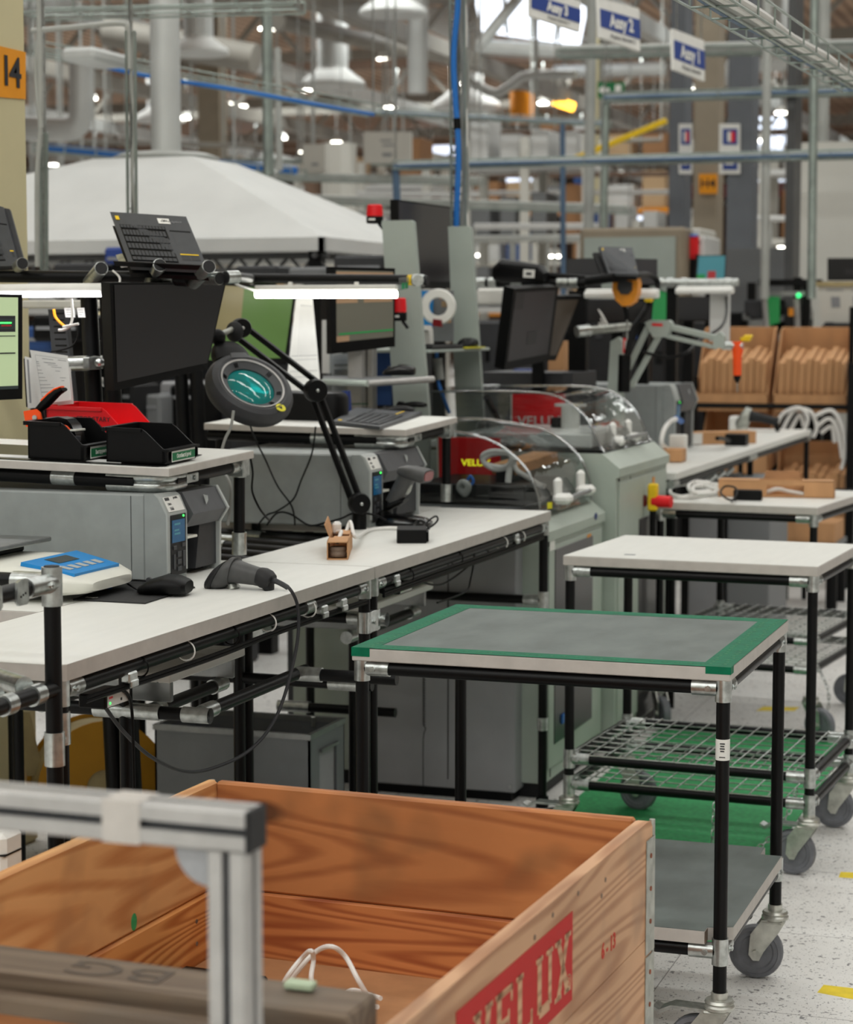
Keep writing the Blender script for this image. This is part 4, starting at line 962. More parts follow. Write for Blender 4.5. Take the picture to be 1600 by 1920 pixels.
c = MB(); c.tube(PY(766, 525, 6.2), PY(774, 525, 6.2), TR + .003, 14, 1); c.tube(PY(776, 525, 6.2), PY(796, 526, 6.2), TR + .005, 16); c.tube(PY(784, 526, 6.205), PY(784, 526, 6.17), TR + .004, 14); c.tube(PY(796, 526, 6.2), PY(803, 526, 6.2), TR + .002, 14, 2); c.build('joint', ['zinc', 'yellow', 'black_soft'], ob2)
c4 = [PY(748, 520, 6.18), PY(767, 519, 6.18), PY(766, 541, 6.18), PY(748, 545, 6.18)]
q = MB(); slab(q, c4, .0015); q.build('hanging_tag', 'plastic_film', ob2); q = MB(); rect(q, c4, .3, .45, .6, .95); rect(q, c4, .68, .45, .95, .95); q.build('tag_print', 'green_label', ob2)
# tube lamps
def tube_lamp(label, a, b, r, y, glow, style):
    a = Vector(a); b = Vector(b); t = thing('tube_lamp', label, 'lamp', (a + b) / 2, 0)
    d = (b - a).normalized(); up = Vector((0, 0, 1))
    if style == 0:       # round plastic profile, bright lower strip
        MB().tube(a, b, r, 20).build('housing', 'white', t); MB().sphere(b, r, 0, (1, 1, 1), 18, 10).build('end_cap', 'white', t)
        n = Vector((0, -1, 0)); o = n * (r * .72) - up * (r * .50)
        g = MB(); loft(g, [(a + o, n * r * .42, up * r * .44), (b + o - d * .004, n * r * .42, up * r * .44)], 14, 2.6); g.build('diffuser', glow, t)
    else:
        MB().box((a + b) / 2 + up * r * 1.5, ((b - a).length, r * 1.6, r * 1.1), 0, .002, ).build('housing', 'white', t)
        MB().tube(a, b, r * .8, 18).build('tube', glow, t)
        for k in (.25, .72): MB().box(a.lerp(b, k) + up * r * 2.3, (.012, r, r * .8), 0, .002).build('bracket', 'white', t)
    l = bpy.data.lights.new('tube_glow', 'AREA'); l.shape = 'RECTANGLE'; l.size = (b - a).length; l.size_y = .03; l.energy = .7; lo = bpy.data.objects.new('tube_glow', l); COL.objects.link(lo)
    lo.location = (a + b) / 2 - up * (r + .004) - Vector((0, r, 0)); lo.rotation_euler = (radians(-12), 0, 0); return t
tube_lamp('glowing round tube lamp under the left overhead pipe', PY(-140, 547, 4.66), PY(196, 544, 4.66), .0178, 4.66, 'lamp_glow_pink', 0)
tube_lamp('glowing batten lamp under the right overhead pipe', PY(480, 552, 6.17), PY(744, 552, 6.17), .0145, 6.17, 'lamp_glow', 1)
cable('lamp_cable', [PY(440, 530, 4.9), PY(450, 536, 5.2), PY(466, 541, 5.9), PY(478, 545, 6.17)], .004, 'cable_white', 'clear white lead running to the left end of the right tube lamp')
cable('lamp_cable', [PY(205, 540, 4.64), PY(222, 533, 4.66), PY(224, 520, 4.70), PY(212, 508, 4.74)], .0028, 'cable_white', 'white lead curling from the left tube lamp end up to the pipe')
cable('cable_tie_end', [PY(134, 560, 4.62), PY(136, 590, 4.62), PY(132, 610, 4.62), PY(120, 618, 4.62), PY(110, 619, 4.62)], .0035, 'cable_white', 'white cable hanging in a hook below the left tube lamp')
cable('cable_tie_end', [PY(118, 613, 4.61), PY(133, 610, 4.61), PY(147, 607, 4.61)], .003, 'cable_white', 'white zip tie tail sticking out beside the slotted rail', cat='cable tie')
cable('yellow_cable', [PY(101, 580, 4.66), PY(104, 594, 4.66), PY(113, 605, 4.66), PY(123, 613, 4.66)], .0035, 'orange_yellow', 'short yellow cable on the slotted rail at the left')
cable('black_cable', [PY(145, 607, 4.67), PY(146, 630, 4.67), PY(136, 648, 4.67), PY(115, 656, 4.67), PY(96, 659, 4.67)], .0025, 'black', 'thin black cable curling below the white hook at the left')
q = PY(108, 580, 4.8); rl = thing('slotted_rail', 'grey slotted steel rail leaning beside the black posts at left', 'rail', PY(125, 780, 4.8)); 
c4 = [PY(90, 580, 4.8), PY(122, 580, 4.8), PY(143, 790, 4.8), PY(108, 790, 4.8)]
b = MB(); slab(b, c4, .02); b.build('rail_body', 'dark_grey', rl); b = MB()
for k in range(17): rect(b, c4, .25, .03 + k * .057, .9, .045 + k * .057)
b.build('slots', 'black_gloss', rl)
for k, (u0, u1) in enumerate(((120, 139), (144, 158))):
    c4 = [PY(u0, 577, 4.705), PY(u1, 577, 4.705), PY(u1 + 2, 595, 4.705), PY(u0 + 3, 595, 4.705)]; paper('label_sticker', ['small white printed label on the left black post', 'small white printed label on the right black post'][k], c4, [(.15, .2, .8, .25), (.15, .45, .85, .5), (.15, .7, .6, .75)], 'label')
wb = MB(); wb.box2(PY(40, 563, 5.0) , PY(225, 578, 5.03) + Vector((0, .04, 0)), 0, .004); o = wb.build('cable_channel', 'white'); tag(o, 'white cable channel running behind the black posts above the slotted rail', 'channel')
# clamp between the posts and monitor arm
o = thing('monitor_bracket', 'silver clamp and arm on the black posts holding the dark monitor', 'arm', PY(165, 690, 4.72))
MB().tube(PY(128, 682, 4.72), PY(165, 681, 4.72), .019, 16).build('arm_sleeve', 'zinc', o); MB().box(PY(172, 681, 4.72), (.022, .06, .032), 0, .003).build('clamp', 'zinc', o)
MB().tube(PY(175, 680, 4.74), PY(215, 677, 4.98), .017, 14).build('arm', 'zinc_dull', o); MB().sphere(PY(187, 680, 4.71), .013, 0).build('knob', 'zinc', o)
MB().box(PY(200, 655, 5.03), (.06, .06, .05), 0, .006).build('tilt_head', 'black', o)

# monitors
monitor('monitor', 'switched off dark monitor hanging under the tilted keyboard', [PD(206, 530, 5.05), PD(424, 530, 5.32), PD(388, 692, 5.36), PD(214, 733, 5.10)], (.035, .02, .012, .075), 'screen_off', th=.035)
monitor('monitor', 'wide green lit monitor behind the magnifier lamp', [PD(385, 528, 6.86), PD(557, 540, 6.96), PD(537, 684, 6.98), PD(375, 690, 6.88)], (.01, .03, .03, .09), 'desktop_green', content=((.06, .0, .43, .62, 'desktop_beige'),))
monitor('monitor', 'monitor with a pale green form on screen at the left edge', [PD(-190, 548, 4.75), PD(42, 552, 4.86), PD(42, 748, 4.88), PD(-190, 760, 4.77)], (.04, .03, .036, .10), 'lcd_green',
        content=((.0, .20, .975, .235, 'ink'), (.0, .235, .975, .345, 'lcd_dark'), (.0, .345, .975, .375, 'ink'), (.0, .415, .975, .425, 'ink'), (.0, .60, .975, .615, 'ink'), (.0, .965, 1, 1.0, 'lcd_dark'), (.83, .27, .94, .285, 'led_green'), (.85, .30, .94, .315, 'screen_red')))
monitor('monitor', 'monitor with a grey form on a pole beside the tall stand', [PD(620, 500, 6.95), PD(741, 503, 7.05), PD(741, 650, 7.08), PD(621, 664, 6.98)], (.085, .04, .03, .13), 'screen_dim', stand=0.0, stand_mat='alu', content=((.0, .02, 1, .12, 'screen_tan'), (.0, .36, 1, .38, 'screen_bar'), (.0, .38, .37, .46, 'screen_tan'), (.48, .38, .98, .46, 'screen_tan'), (.04, .88, 1, .905, 'screen_bar'), (.0, .92, .22, 1, 'screen_tan')), th=.04)
# the tilted keyboards on top of the bars
def keyboard(name, label, c4, th=.014, stand=True, tagt=True, group=None, cat='keyboard', T=None, box=True):
    t = thing(name, label, cat, (c4[2] + c4[3]) / 2, 0, group)
    b = MB(); slab(b, c4, th); b.build('base', 'kb_grey', t)
    dk = MB(); rect(dk, c4, .065, .235, .66, .92, 0, .0006); dk.build('key_well', 'black', t)
    k = MB(); rows = [(14, .255, .305, .07, .655), (13, .345, .44, .075, .64), (13, .475, .565, .075, .65), (12, .60, .69, .075, .652), (12, .73, .82, .075, .652), (10, .85, .905, .075, .65)]
    for n, t0, t1, s0, s1 in rows:
        for i in range(n):
            if n == 10 and 3 <= i <= 6:
                if i == 3: rect(k, c4, s0 + (s1 - s0) * .3, t0, s0 + (s1 - s0) * .68, t1, 0, .003)
                continue
            w = (s1 - s0) / n; rect(k, c4, s0 + i * w + .005, t0, s0 + (i + 1) * w - .005, t1, 0, .003)
    k.build('keys', 'keycap', t)
    p = MB(); rect(p, c4, .70, .30, .97, .32, 0, .001); p.build('button_strip', 'black', t); p = MB(); rect(p, c4, .72, .36, .95, .745, 0, .001); p.build('touch_pad', 'kb_grey', t)
    p = MB(); rect(p, c4, .72, .748, .955, .765, 0, .0012); p.build('yellow_stripe', 'yellow', t)
    p = MB(); rect(p, c4, .72, .775, .83, .86, 0, .001); rect(p, c4, .84, .775, .95, .86, 0, .001); p.build('pad_buttons', 'dark_grey', t)
    p = MB(); rect(p, c4, .045, .085, .095, .155, 0, .0025); p.build('yellow_key', 'yellow', t)
    if tagt:
        p = MB(); rect(p, c4, .60, .075, .755, .175, 0, .001); p.build('name_sticker', 'white', t)
        MB(plane_frame(c4, .70, .125, .0016)).text('DBA-2', .011, I4, 0, .0003, .0002, .8).build('lettering', 'ink', t)
        MB(plane_frame(c4, .84, .13, .0008)).text('logitech', .010, I4, 0, .0002, 0, .9).build('lettering', 'ink_light', t)
    return t
y = 4.70
K4 = [PY(206, 397, y + .13), PY(349, 406, y + .13), PY(390, 504, y - .03), PY(243, 497, y - .03)]
keyboard('keyboard', 'dark grey keyboard with touch pad tilted up on the near overhead pipe', K4)
h = thing('keyboard_holder', 'black angled holder with silver tabs behind the tilted keyboard', 'holder', PY(300, 510, y + .03))
hb = MB(); n = nrm(K4); q = [bil(K4, -.03, .14) - n * .022, bil(K4, .97, .14) - n * .022, bil(K4, .97, 1.02) - n * .022, bil(K4, -.03, 1.02) - n * .022]; slab(hb, q, .012); hb.build('back_plate', 'black', h)
hb = MB(); lip = [bil(K4, -.20, 1.005) + n * .012, bil(K4, 1.0, 1.005) + n * .012, bil(K4, 1.0, 1.02) + n * .012, bil(K4, -.20, 1.02) + n * .012]; slab(hb, lip, .014); hb.build('front_lip', 'black', h)
hb = MB(); q = [PY(217, 478, y + .04), PY(229, 475, y + .04), PY(240, 498, y + .0), PY(226, 500, y + .0)]; slab(hb, q, .004); hb.build('side_tab', 'zinc', h)
q = [PY(-60, 375, 4.8), PY(6, 388, 4.8), PY(36, 498, 4.72), PY(-30, 500, 4.72)]
keyboard('keyboard', 'grey keyboard corner tilted up at the left frame edge', q, tagt=False)
q2 = [p + Vector((.012, .012, -.005)) for p in q]; o = thing('keyboard_holder', 'dark holder with round silver pin behind the keyboard at the left frame edge', 'holder', q[2]); hb = MB(); slab(hb, q2, .01); hb.build('back_plate', 'dark_grey', o); sleeve(o, PY(34, 500, 4.72), PY(42, 494, 4.69), .016)

# clipboard of papers
c4 = [PY(56, 656, 4.52), PY(127, 667, 4.52), PY(134, 750, 4.50), PY(74, 758, 4.50)]
paper('paper_form', 'white printed form with typed lines pinned left of the black posts', c4, [(.12, .08, .95, .085), (.12, .08, .125, .9), (.3, .13, .6, .14), (.72, .12, .95, .13), (.12, .2, .65, .215), (.12, .24, .7, .25), (.12, .28, .8, .29), (.12, .36, .75, .37), (.12, .42, .6, .43), (.12, .5, .4, .51), (.5, .5, .9, .51), (.12, .56, .85, .57), (.12, .64, .55, .65), (.12, .70, .6, .71), (.12, .78, .7, .79), (.12, .86, .5, .87)])
c4 = [PY(46, 668, 4.55), PY(132, 690, 4.55), PY(138, 757, 4.53), PY(52, 766, 4.53)]
paper('paper_form', 'second white sheet sticking out behind the printed form', c4, [(.05, .05, .09, .9), (.93, .05, .96, .85)])
o = thing('paper_clipboard', 'black clipboard edge behind the white printed forms', 'clipboard', PY(52, 766, 4.57)); b = MB(); slab(b, [PY(44, 672, 4.57), PY(120, 690, 4.57), PY(126, 755, 4.55), PY(49, 763, 4.55)], .006); b.build('board', 'black', o)
c4 = [PY(182, 704, 4.9), PY(212, 714, 4.9), PY(203, 730, 4.9), PY(177, 716, 4.9)]
t = paper('barcode_tag', 'dangling white barcode tag beside the dark monitor', c4, (), 'tag'); b = MB()
for k in range(11): rect(b, c4, .1 + k * .07, .3, .1 + k * .07 + .02 + .015 * (k % 3 == 0), .75)
b.build('barcode', 'ink', t)
# hanging sheet right of the green monitor
c4 = [PY(556, 553, 6.3), PY(586, 556, 6.3), PY(602, 733, 6.3), PY(535, 737, 6.3)]
paper('paper_table', 'long white sheet with a printed table hanging right of the green monitor', c4, [(.3, .1, .95, .104)] + [(.3 + k * .09, .1, .305 + k * .09, .62) for k in range(8)] + [(.05, .62, .98, .625), (.05, .66, .95, .664), (.05, .78, .95, .784), (.1, .84, .7, .844)])
# shelf 1 contents ---------------------------------------------------
S1 = TM(st1)
def on1(u, v): return PZ(u, v, 1.19)
o = MB(S1).prism([(-1.0, .01), (-.035, .012), (-.02, .03), (-.06, .30), (-1.0, .34)], .0004, .0022).build('desk_mat', 'black_gloss'); tag(o, 'glossy black plastic mat lying under the two parts bins', 'mat')
o = MB(S1).box2((-.50, .04, .0024), (-.14, .09, .0032)).build('paper_slip', 'paper'); tag(o, 'white paper strip on the black mat before the parts bins', 'paper')
def parts_bin(name, label, x0, x1, y0, y1, h, mtl, lab=None, front=.55, group=None):
    t = thing(name, label, 'bin', S1 @ Vector(((x0 + x1) / 2, (y0 + y1) / 2, .0035)), rot=st1.rotation_euler[:], group=group)
    T = TM(t); L = (x1 - x0) / 2; W = (y1 - y0) / 2; w = .004; fl = h * front; sl = .055
    b = MB(T); b.box2((-L, -W, 0), (L - .012, W, .004)); b.box2((-L, -W, 0), (-L + w, W, h))
    for s in (-1, 1):
        yy = s * (W - w / 2)
        b.prism([(-L, 0), (L - .012, 0), (L, fl * .2), (L, fl), (L - .012, fl + .002), (L - sl, h - .006), (L - sl - .01, h), (-L, h)], -w / 2, w / 2, 0, Matrix(((1, 0, 0, 0), (0, 0, 1, yy), (0, 1, 0, 0), (0, 0, 0, 1))))
    b.box2((L - .014, -W, .0), (L - .006, W, fl)); b.build('body', mtl, t)
    r = MB(T); r.box2((-L - .01, -W - .004, h - .008), (-L + .004, W + .004, h + .001)); r.box2((-L, -W - .004, h - .007), (L - sl - .01, -W + .003, h + .001)); r.box2((-L, W - .003, h - .007), (L - sl - .01, W + .004, h + .001)); r.box2((L - .014, -W - .002, fl - .004), (L + .004, W + .002, fl + .001)); r.build('rim', mtl, t)
    if lab:
        F = T @ Matrix(((0, 0, 1, L + .001), (1, 0, 0, 0), (0, 1, 0, fl * .5), (0, 0, 0, 1)))
        MB(F).box((0, .0, 0), (W * 1.5, fl * .78, .001)).build('label_card', 'white', t); MB(F).box((0, -.001, .0008), (W * 1.46, fl * .55, .001)).build('label_band', 'green_label', t)
        MB(F).text(lab, .0125, Matrix.Translation((0, -.001, .0015)), 0, .0004, .0002, .9).build('lettering', 'white', t)
    return t
# bins given by the pixels of their near bottom corners
def loc1(u, v):
    n_ = S1.to_3x3() @ Vector((0, 0, 1)); o_ = S1 @ Vector((0, 0, .0035)); r_ = ray(u, v); return S1.inverted() @ (EYE + r_ * ((o_ - EYE).dot(n_) / r_.dot(n_)))
a = loc1(32, 863); b_ = loc1(150, 867); ya = max(.03, (a.y + b_.y) / 2)
binA = parts_bin('parts_bin', 'black open fronted parts bin holding the orange tape gun', a.x, b_.x, ya, ya + .15, .085, 'black', 'Інструменти', .42, 'black parts bins on the shelf')
a = loc1(198, 866); b_ = loc1(316, 871); ya = max(.03, (a.y + b_.y) / 2)
binB = parts_bin('parts_bin', 'empty black open fronted parts bin nearest the shelf corner', a.x, b_.x, ya, ya + .16, .078, 'black', 'Особисті речі', .42, 'black parts bins on the shelf')
# red bin behind
rb = parts_bin('parts_bin', 'red open fronted parts bin behind the two black bins', -.47, -.255, .29, .45, .10, 'red', None, .5)
F = TM(rb) @ Matrix(((1, 0, 0, .02), (0, 0, -1, -.0812), (0, 1, 0, .055), (0, 0, 0, 1)))
MB(F).text('STOP STARY', .016, Matrix.Translation((0, .018, 0)), 0, .0005).build('lettering', 'ink', rb)
g = MB(F)
for k in range(3):
    A = Matrix.Rotation(2 * pi * k / 3, 4, 'Z') @ Matrix.Translation((0, .012, 0)); g.prism([(-.009, 0), (.009, 0), (0, .013)], 0, .0006, 0, A @ Matrix.Translation((0, -.02 + .0, 0)))
g.lathe([(.0255, 0), (.0275, 0), (.0275, .0006), (.0255, .0006), (.0255, 0)], 30, 0, Matrix.Translation((0, -.016, 0))); g.build('recycling_mark', 'ink', rb)
# tape gun in bin A
tg = thing('tape_gun', 'orange and black tape gun sticking out of the left parts bin', 'tape gun', PY(110, 840, 4.30))
y = 4.31
F = lambda pts, y0: [(PY(u, v, y0).x, PY(u, v, y0).z) for u, v in pts]
XZ = lambda yy: Matrix(((1, 0, 0, 0), (0, 0, 1, yy), (0, 1, 0, 0), (0, 0, 0, 1)))
g = MB(); g.prism(F([(45, 771), (68, 767), (76, 774), (79, 788), (78, 798), (74, 801), (50, 800)], y - .025), -.003, .003, 0, XZ(y - .025)); g.build('side_plate', 'bright_orange', tg)
g = MB(); bolt(g, PY(66, 783, y - .028), (0, -1, 0)); g.build('screw', 'zinc', tg)
h_ = MB(); P = [((78, 800), 5), ((77, 785), 6.2), ((74, 768), 6.4), ((85, 757), 7.5), ((98, 744), 7.2), ((109, 735), 5.5), ((121, 730), 3.0)]
sec = []
for i, ((u, v), w_) in enumerate(P):
    c = PY(u, v, y); a_ = P[max(0, i - 1)][0]; b__ = P[min(len(P) - 1, i + 1)][0]; d = (PY(*b__, y) - PY(*a_, y)).normalized(); n_ = Vector((d.z, 0, -d.x)); k = w_ * 1.2 * 4.9 / 3900
    sec.append((c, n_ * k, Vector((0, .014, 0))))
loft(h_, sec, 14, 2.4); h_.build('handle', 'black', tg)
g = MB(); sec2 = [(c + Vector((-.006, 0, .006)), a_ * .5, b__ * .8) for c, a_, b__ in sec[3:]]; loft(g, sec2, 12, 2.2); g.build('grip_inlay', 'bright_orange', tg)
g = MB(); g.prism(F([(92, 806), (97, 792), (106, 784), (118, 781), (133, 785), (142, 795), (150, 812), (155, 835), (140, 838), (120, 838), (100, 830)], y), -.022, .022, 0, XZ(y)); g.build('tape_guard', 'black_gloss', tg)
MB().path([PY(100, 800, y - .024), PY(112, 797, y - .024), PY(124, 799, y - .024), PY(131, 806, y - .024)], .002, 6).build('guide_wire', 'bright_orange', tg)
MB().box(PY(143, 806, y), (.022, .05, .005), 0, .001).build('tape_tail', 'cream_plastic', tg)
MB().box(PY(146, 822, y - .02), (.014, .005, .012), 0, .001).build('cutter', 'dark_grey', tg)
# bench objects -------------------------------------------------------
def printer(label, loc, L, W, H, code, sticker=True, group=None):
    t = thing('label_printer', label, 'printer', loc, 0, group); T = TM(t)
    # origin: front right bottom corner towards camera; x back is negative, y to the far side
    b = MB(T); b.box2((-L, .0, 0), (-.055, W, H), 0, .004); b.build('housing', 'printer_grey', t)
    f = MB(T); ch = .035
    Y3 = Matrix(((1, 0, 0, 0), (0, 0, 1, 0), (0, 1, 0, 0), (0, 0, 0, 1)))
    f.prism([(-.055, 0), (0, 0), (0, H * .78), (-.018, H * .97), (-.03, H), (-.055, H)], 0.0, .098, 0, Y3); f.build('front_column', 'printer_grey', t)
    e = MB(T); e.prism([(-.001, .02), (.002, .02), (.002, H * .775), (-.015, H * .965), (-.027, H + .001), (-.033, H + .001), (-.021, H * .955), (-.002, H * .765)], -.001, .100, 0, Y3); e.build('column_trim', 'printer_edge', t)
    p = MB(T); p.box2((.0018, .012, H * .06), (.004, .09, H * .76), 0, .0008); p.build('control_panel', 'black_soft', t)
    p = MB(T); p.box2((.0042, .017, H * .44), (.005, .082, H * .70)); p.build('display', 'lcd_blue', t)
    g = MB(T)
    for i, (z_, w_) in enumerate(((.64, .03), (.57, .024), (.53, .03))): g.box2((.005, .028, H * z_), (.0053, .028 + w_, H * z_ + .004))
    g.build('display_text', 'screen_teal', t)
    k = MB(T)
    for yy, zz, wy, wz in ((.022, .38, .016, .009), (.066, .40, .016, .009), (.042, .30, .02, .013), (.042, .21, .02, .011), (.042, .13, .02, .010), (.022, .22, .01, .034), (.070, .24, .012, .036)): k.box2((.004, yy, H * zz - wz / 2), (.0062, yy + wy, H * zz + wz / 2), 0, .0008)
    k.build('keypad', 'keycap', t)
    p = MB(T); p.sphere((.0046, .075, H * .735), .0026, 0); p.build('status_light', 'led_green', t)
    d = MB(T); d.prism([(-.05, H - .002), (-.012, H - .002), (.016, H * .74), (-.004, H * .58), (-.05, H * .58)], .104, W - .008, 0, Y3); d.build('visor', 'printer_dark', t)
    d = MB(T); d.prism([(-.05, 0), (-.004, 0), (-.002, H * .57), (.020, H * .74), (-.010, H + .001), (-.05, H + .001)], W - .010, W, 0, Y3); d.build('side_trim', 'printer_edge', t)
    d = MB(T); d.box2((-.055, .10, 0), (-.045, W - .01, H * .6)); d.build('cavity', 'black', t)
    d = MB(T); d.prism([(W * .58, .012), (W - .010, .012), (W - .010, H * .57), (W * .66, H * .57)], -.045, -.012, 0, Matrix(((0, 0, 1, 0), (1, 0, 0, 0), (0, 1, 0, 0), (0, 0, 0, 1)))); d.build('door', 'dark_grey', t)
    d = MB(T); d.box2((-.04, .10, H * .45), (.004, .15, H * .48), 0, .001); d.build('tear_bar', 'cream_plastic', t)
    s = MB(T); s.box2((-.09, -.0006, .004), (-.088, .0006, H - .004)); s.build('seam', 'printer_dark', t)
    if sticker:
        Fm = T @ frame((-.009, .05, H * .875), (0, 1, 0), (-.018, 0, H * .19)); Fm = Fm @ Matrix.Translation((0, 0, .0025)) @ Matrix.Diagonal((1, H * .0040 / .001 * .95, 1, 1))
        MB(Fm).box((0, 0, 0), (.082, .048, .0008)).build('asset_sticker', 'white', t)
        g = MB(Fm)
        for i in range(8): g.box((-.035 + i * .0028, .017, .0006), (.0015, .010, .0006))
        g.text('JABIL', .0085, Matrix.Translation((.018, .018, .0006)), 0, .0004, .0003, 1.2); g.text('DBA', .009, Matrix.Translation((-.022, 0, .0006)), 0, .0004, .0003); g.text(code, .014, Matrix.Translation((-.02, -.015, .0006)), 0, .0004, .0005, .9)
        g.build('sticker_print', 'ink', t)
    g = MB(T @ frame((.003, W * .68, H * .87), (0, 1, 0), (-.028, 0, H * .25)))
    for i in range(5): g.tube((-.014 + i * .004, -.012 + i * .002, .002), (-.004 + i * .004, .012 - i * .001, .002), .0009, 5)
    g.build('stripe_mark', 'printer_edge', t)
    return t
printer('grey label printer under the near shelf, blue display lit', (-2.052, 4.185, ZB + .001), .62, .295, .196, '166')
printer('grey label printer under the far shelf behind the stand scanner', (-2.062, 5.505, ZB + .001), .50, .44, .205, '153')
# weighing scale
sc = thing('weighing_scale', 'cream weighing scale with a blue key panel and steel platform', 'scale', (-2.45, 3.93, ZB)); T = TM(sc)
ce = PZ(90, 1085, .99) - sc.location
x1 = PZ(172, 1080, .985).x - sc.location.x
b = MB(T); loft(b, [((-.55, 0, .045), (0, .16, 0), (0, 0, .03)), ((-.1, 0, .045), (0, .17, 0), (0, 0, .033)), ((x1 - .16, 0, .044), (0, .17, 0), (0, 0, .032)), ((x1 - .06, 0, .036), (0, .155, 0), (0, 0, .024)), ((x1 - .015, 0, .032), (0, .12, 0), (0, 0, .016)), ((x1, 0, .031), (0, .09, 0), (0, 0, .010))], 28, 4.5); b.build('body', 'cream_plastic', sc)
pn = [T @ Vector(p) for p in ((x1 - .15, -.12, .0785), (x1 - .15, .12, .0785), (x1 - .035, .10, .056), (x1 - .035, -.10, .056))]
c4 = [pn[0], pn[1], pn[2], pn[3]]
q = MB(); slab(q, [p + Vector((0, 0, .003)) for p in c4], .008); q.build('key_panel', 'blue_label', sc)
c5 = [p + Vector((0, 0, .0032)) for p in c4]; q = MB(); rect(q, c5, .3, .12, .7, .42); q.build('display', 'lcd_dark', sc)
q = MB()
for i in range(5): rect(q, c5, .12 + i * .16, .58, .22 + i * .16, .80)
q.build('keys', 'printer_edge', sc)
pl_ = [PZ(-60, 1052, 1.03), PZ(97, 1011, 1.03)]; q = pl_[1] - sc.location
MB(T).box2((q.x - .42, q.y - .28, .096), (q.x, q.y, .106), 0, .002).build('platform', 'steel', sc)
for dx in (-.36, -.06): MB(T).box((q.x + dx, q.y - .14, .086), (.03, .2, .02), 0, .004).build('platform_support', 'black', sc)
f = PZ(42, 1108, ZB + .008) - sc.location
MB(T).tube((f.x, f.y, 0), (f.x, f.y, .014), .018, 20).build('foot', 'blue_knob', sc); MB(T).tube((x1 - .07, .1, 0), (x1 - .07, .1, .02), .015, 16).build('foot', 'blue_knob', sc); MB(T).tube((-.4, .1, 0), (-.4, .1, .02), .015, 16).build('foot', 'blue_knob', sc)
# mouse pad and mouse
pts = [PZ(u, v, ZB) for u, v in ((137, 1126), (272, 1133), (366, 1103), (352, 1096), (244, 1086))]
o = thing('mouse_pad', 'thin black mouse pad lying across the near bench edge', 'mouse pad', pts[1])
MB().prism([(p.x, p.y) for p in pts], ZB + .0006, ZB + .0032).build('pad', 'mouse_pad', o)
MB(frame(PZ(172, 1120, ZB + .0036), (1, .1, 0), (-.1, 1, 0))).text('logi', .016, I4, 0, .0004, .0003, 1.2).build('lettering', 'white', o)
def mouse(label, p, ang, L=.105, W=.034, H=.037, tilt=0.0, m='black'):
    t = thing('computer_mouse', label, 'mouse', p, ang); T = TM(t); b = MB(T)
    loft(b, [((-L / 2, 0, .006), (0, W * .35, 0), (0, 0, .005)), ((-L / 2 + .008, 0, .010), (0, W * .75, 0), (0, 0, .0095)), ((-L * .25, 0, H * .36), (0, W * .98, 0), (0, 0, H * .36)), ((L * .05, 0, H * .48), (0, W, 0), (0, 0, H * .48)), ((L * .28, 0, H * .46), (0, W, 0), (0, 0, H * .46)), ((L * .44, 0, H * .38), (0, W * .88, 0), (0, 0, H * .38)), ((L / 2, 0, H * .38), (0, W * .66, 0), (0, 0, H * .30))], 22, 2.6)
    b.build('shell', m, t); MB(T).tube((-L * .3, -.004, H * .66), (-L * .3, .004, H * .66), .006, 12).build('scroll_wheel', 'dark_grey', t); return t
p = PZ(308, 1113, ZB + .0034); mouse('black corded mouse on the mouse pad before the near printer', p, radians(8), .112, .046, .043)
cable('mouse_cable', [PZ(262, 1108, ZB + .010), PZ(248, 1100, ZB + .010), PZ(238, 1092, ZB + .016), PZ(250, 1088, ZB + .01), PZ(285, 1090, ZB + .006)], .0022, 'black', 'short black mouse lead looping on the mouse pad')
# corded scanner lying on the near bench
s1 = thing('barcode_scanner', 'grey handheld barcode scanner lying on the near workbench', 'scanner', PZ(440, 1108, ZB)); yS = 4.14
V = lambda u, v, dy=0: PY(u, v, yS + dy)
kpx = 4.66 / 3900
def ribs(mb, data, dep, e=2.6, n=18, m=0):
    """data: list of (u, v, half length px, tilt of the section in degrees) along a silhouette in the plane y = yS"""
    s_ = []
    for (u, v, h, tl), dd in zip(data, dep): a_ = radians(tl); s_.append((V(u, v), Vector((cos(a_), 0, sin(a_))) * (h * kpx), Vector((0, dd, 0))))
    return loft(mb, s_, n, e, m)
b = MB(); ribs(b, [(407, 1078, 24, 56), (414, 1077, 30, 60), (424, 1075, 33, 64), (433, 1073, 30, 70), (440, 1070, 26, 76)], [.030, .038, .040, .039, .034]); b.build('head', 'scan_grey', s1)
b = MB(); ribs(b, [(398, 1080, 21, 56), (404, 1079, 29, 56), (411, 1078, 33, 58), (416, 1077, 33, 60)], [.026, .036, .041, .041]); b.build('window_bumper', 'black_soft', s1)
b = MB(); ribs(b, [(430, 1070, 26, 76), (446, 1072, 21, 80), (462, 1076, 19, 82), (480, 1080, 17, 80), (494, 1084, 16, 76)], [.032, .026, .023, .022, .023]); b.build('handle', 'scan_grey', s1)
b = MB(); ribs(b, [(486, 1080, 16, 78), (494, 1083, 18, 76), (503, 1087, 17, 74), (510, 1090, 12, 72)], [.024, .027, .028, .024]); b.build('grip_end', 'black_soft', s1)
b = MB(); ribs(b, [(498, 1088, 12, 10), (503, 1100, 9, 8), (506, 1109, 6, 5), (506, 1112, 5, 5)], [.024, .02, .016, .012]); b.build('grip_heel', 'black_soft', s1)
b = MB(); ribs(b, [(436, 1094, 7, 10), (440, 1102, 9, 10), (438, 1104, 8, 10)], [.016, .02, .018]); b.build('trigger', 'zinc_dull', s1)
b = MB(); b.path([V(508, 1088), V(520, 1091), V(532, 1097), V(540, 1102)], .0058, 10); b.build('cable_strain_relief', 'dark_grey', s1)
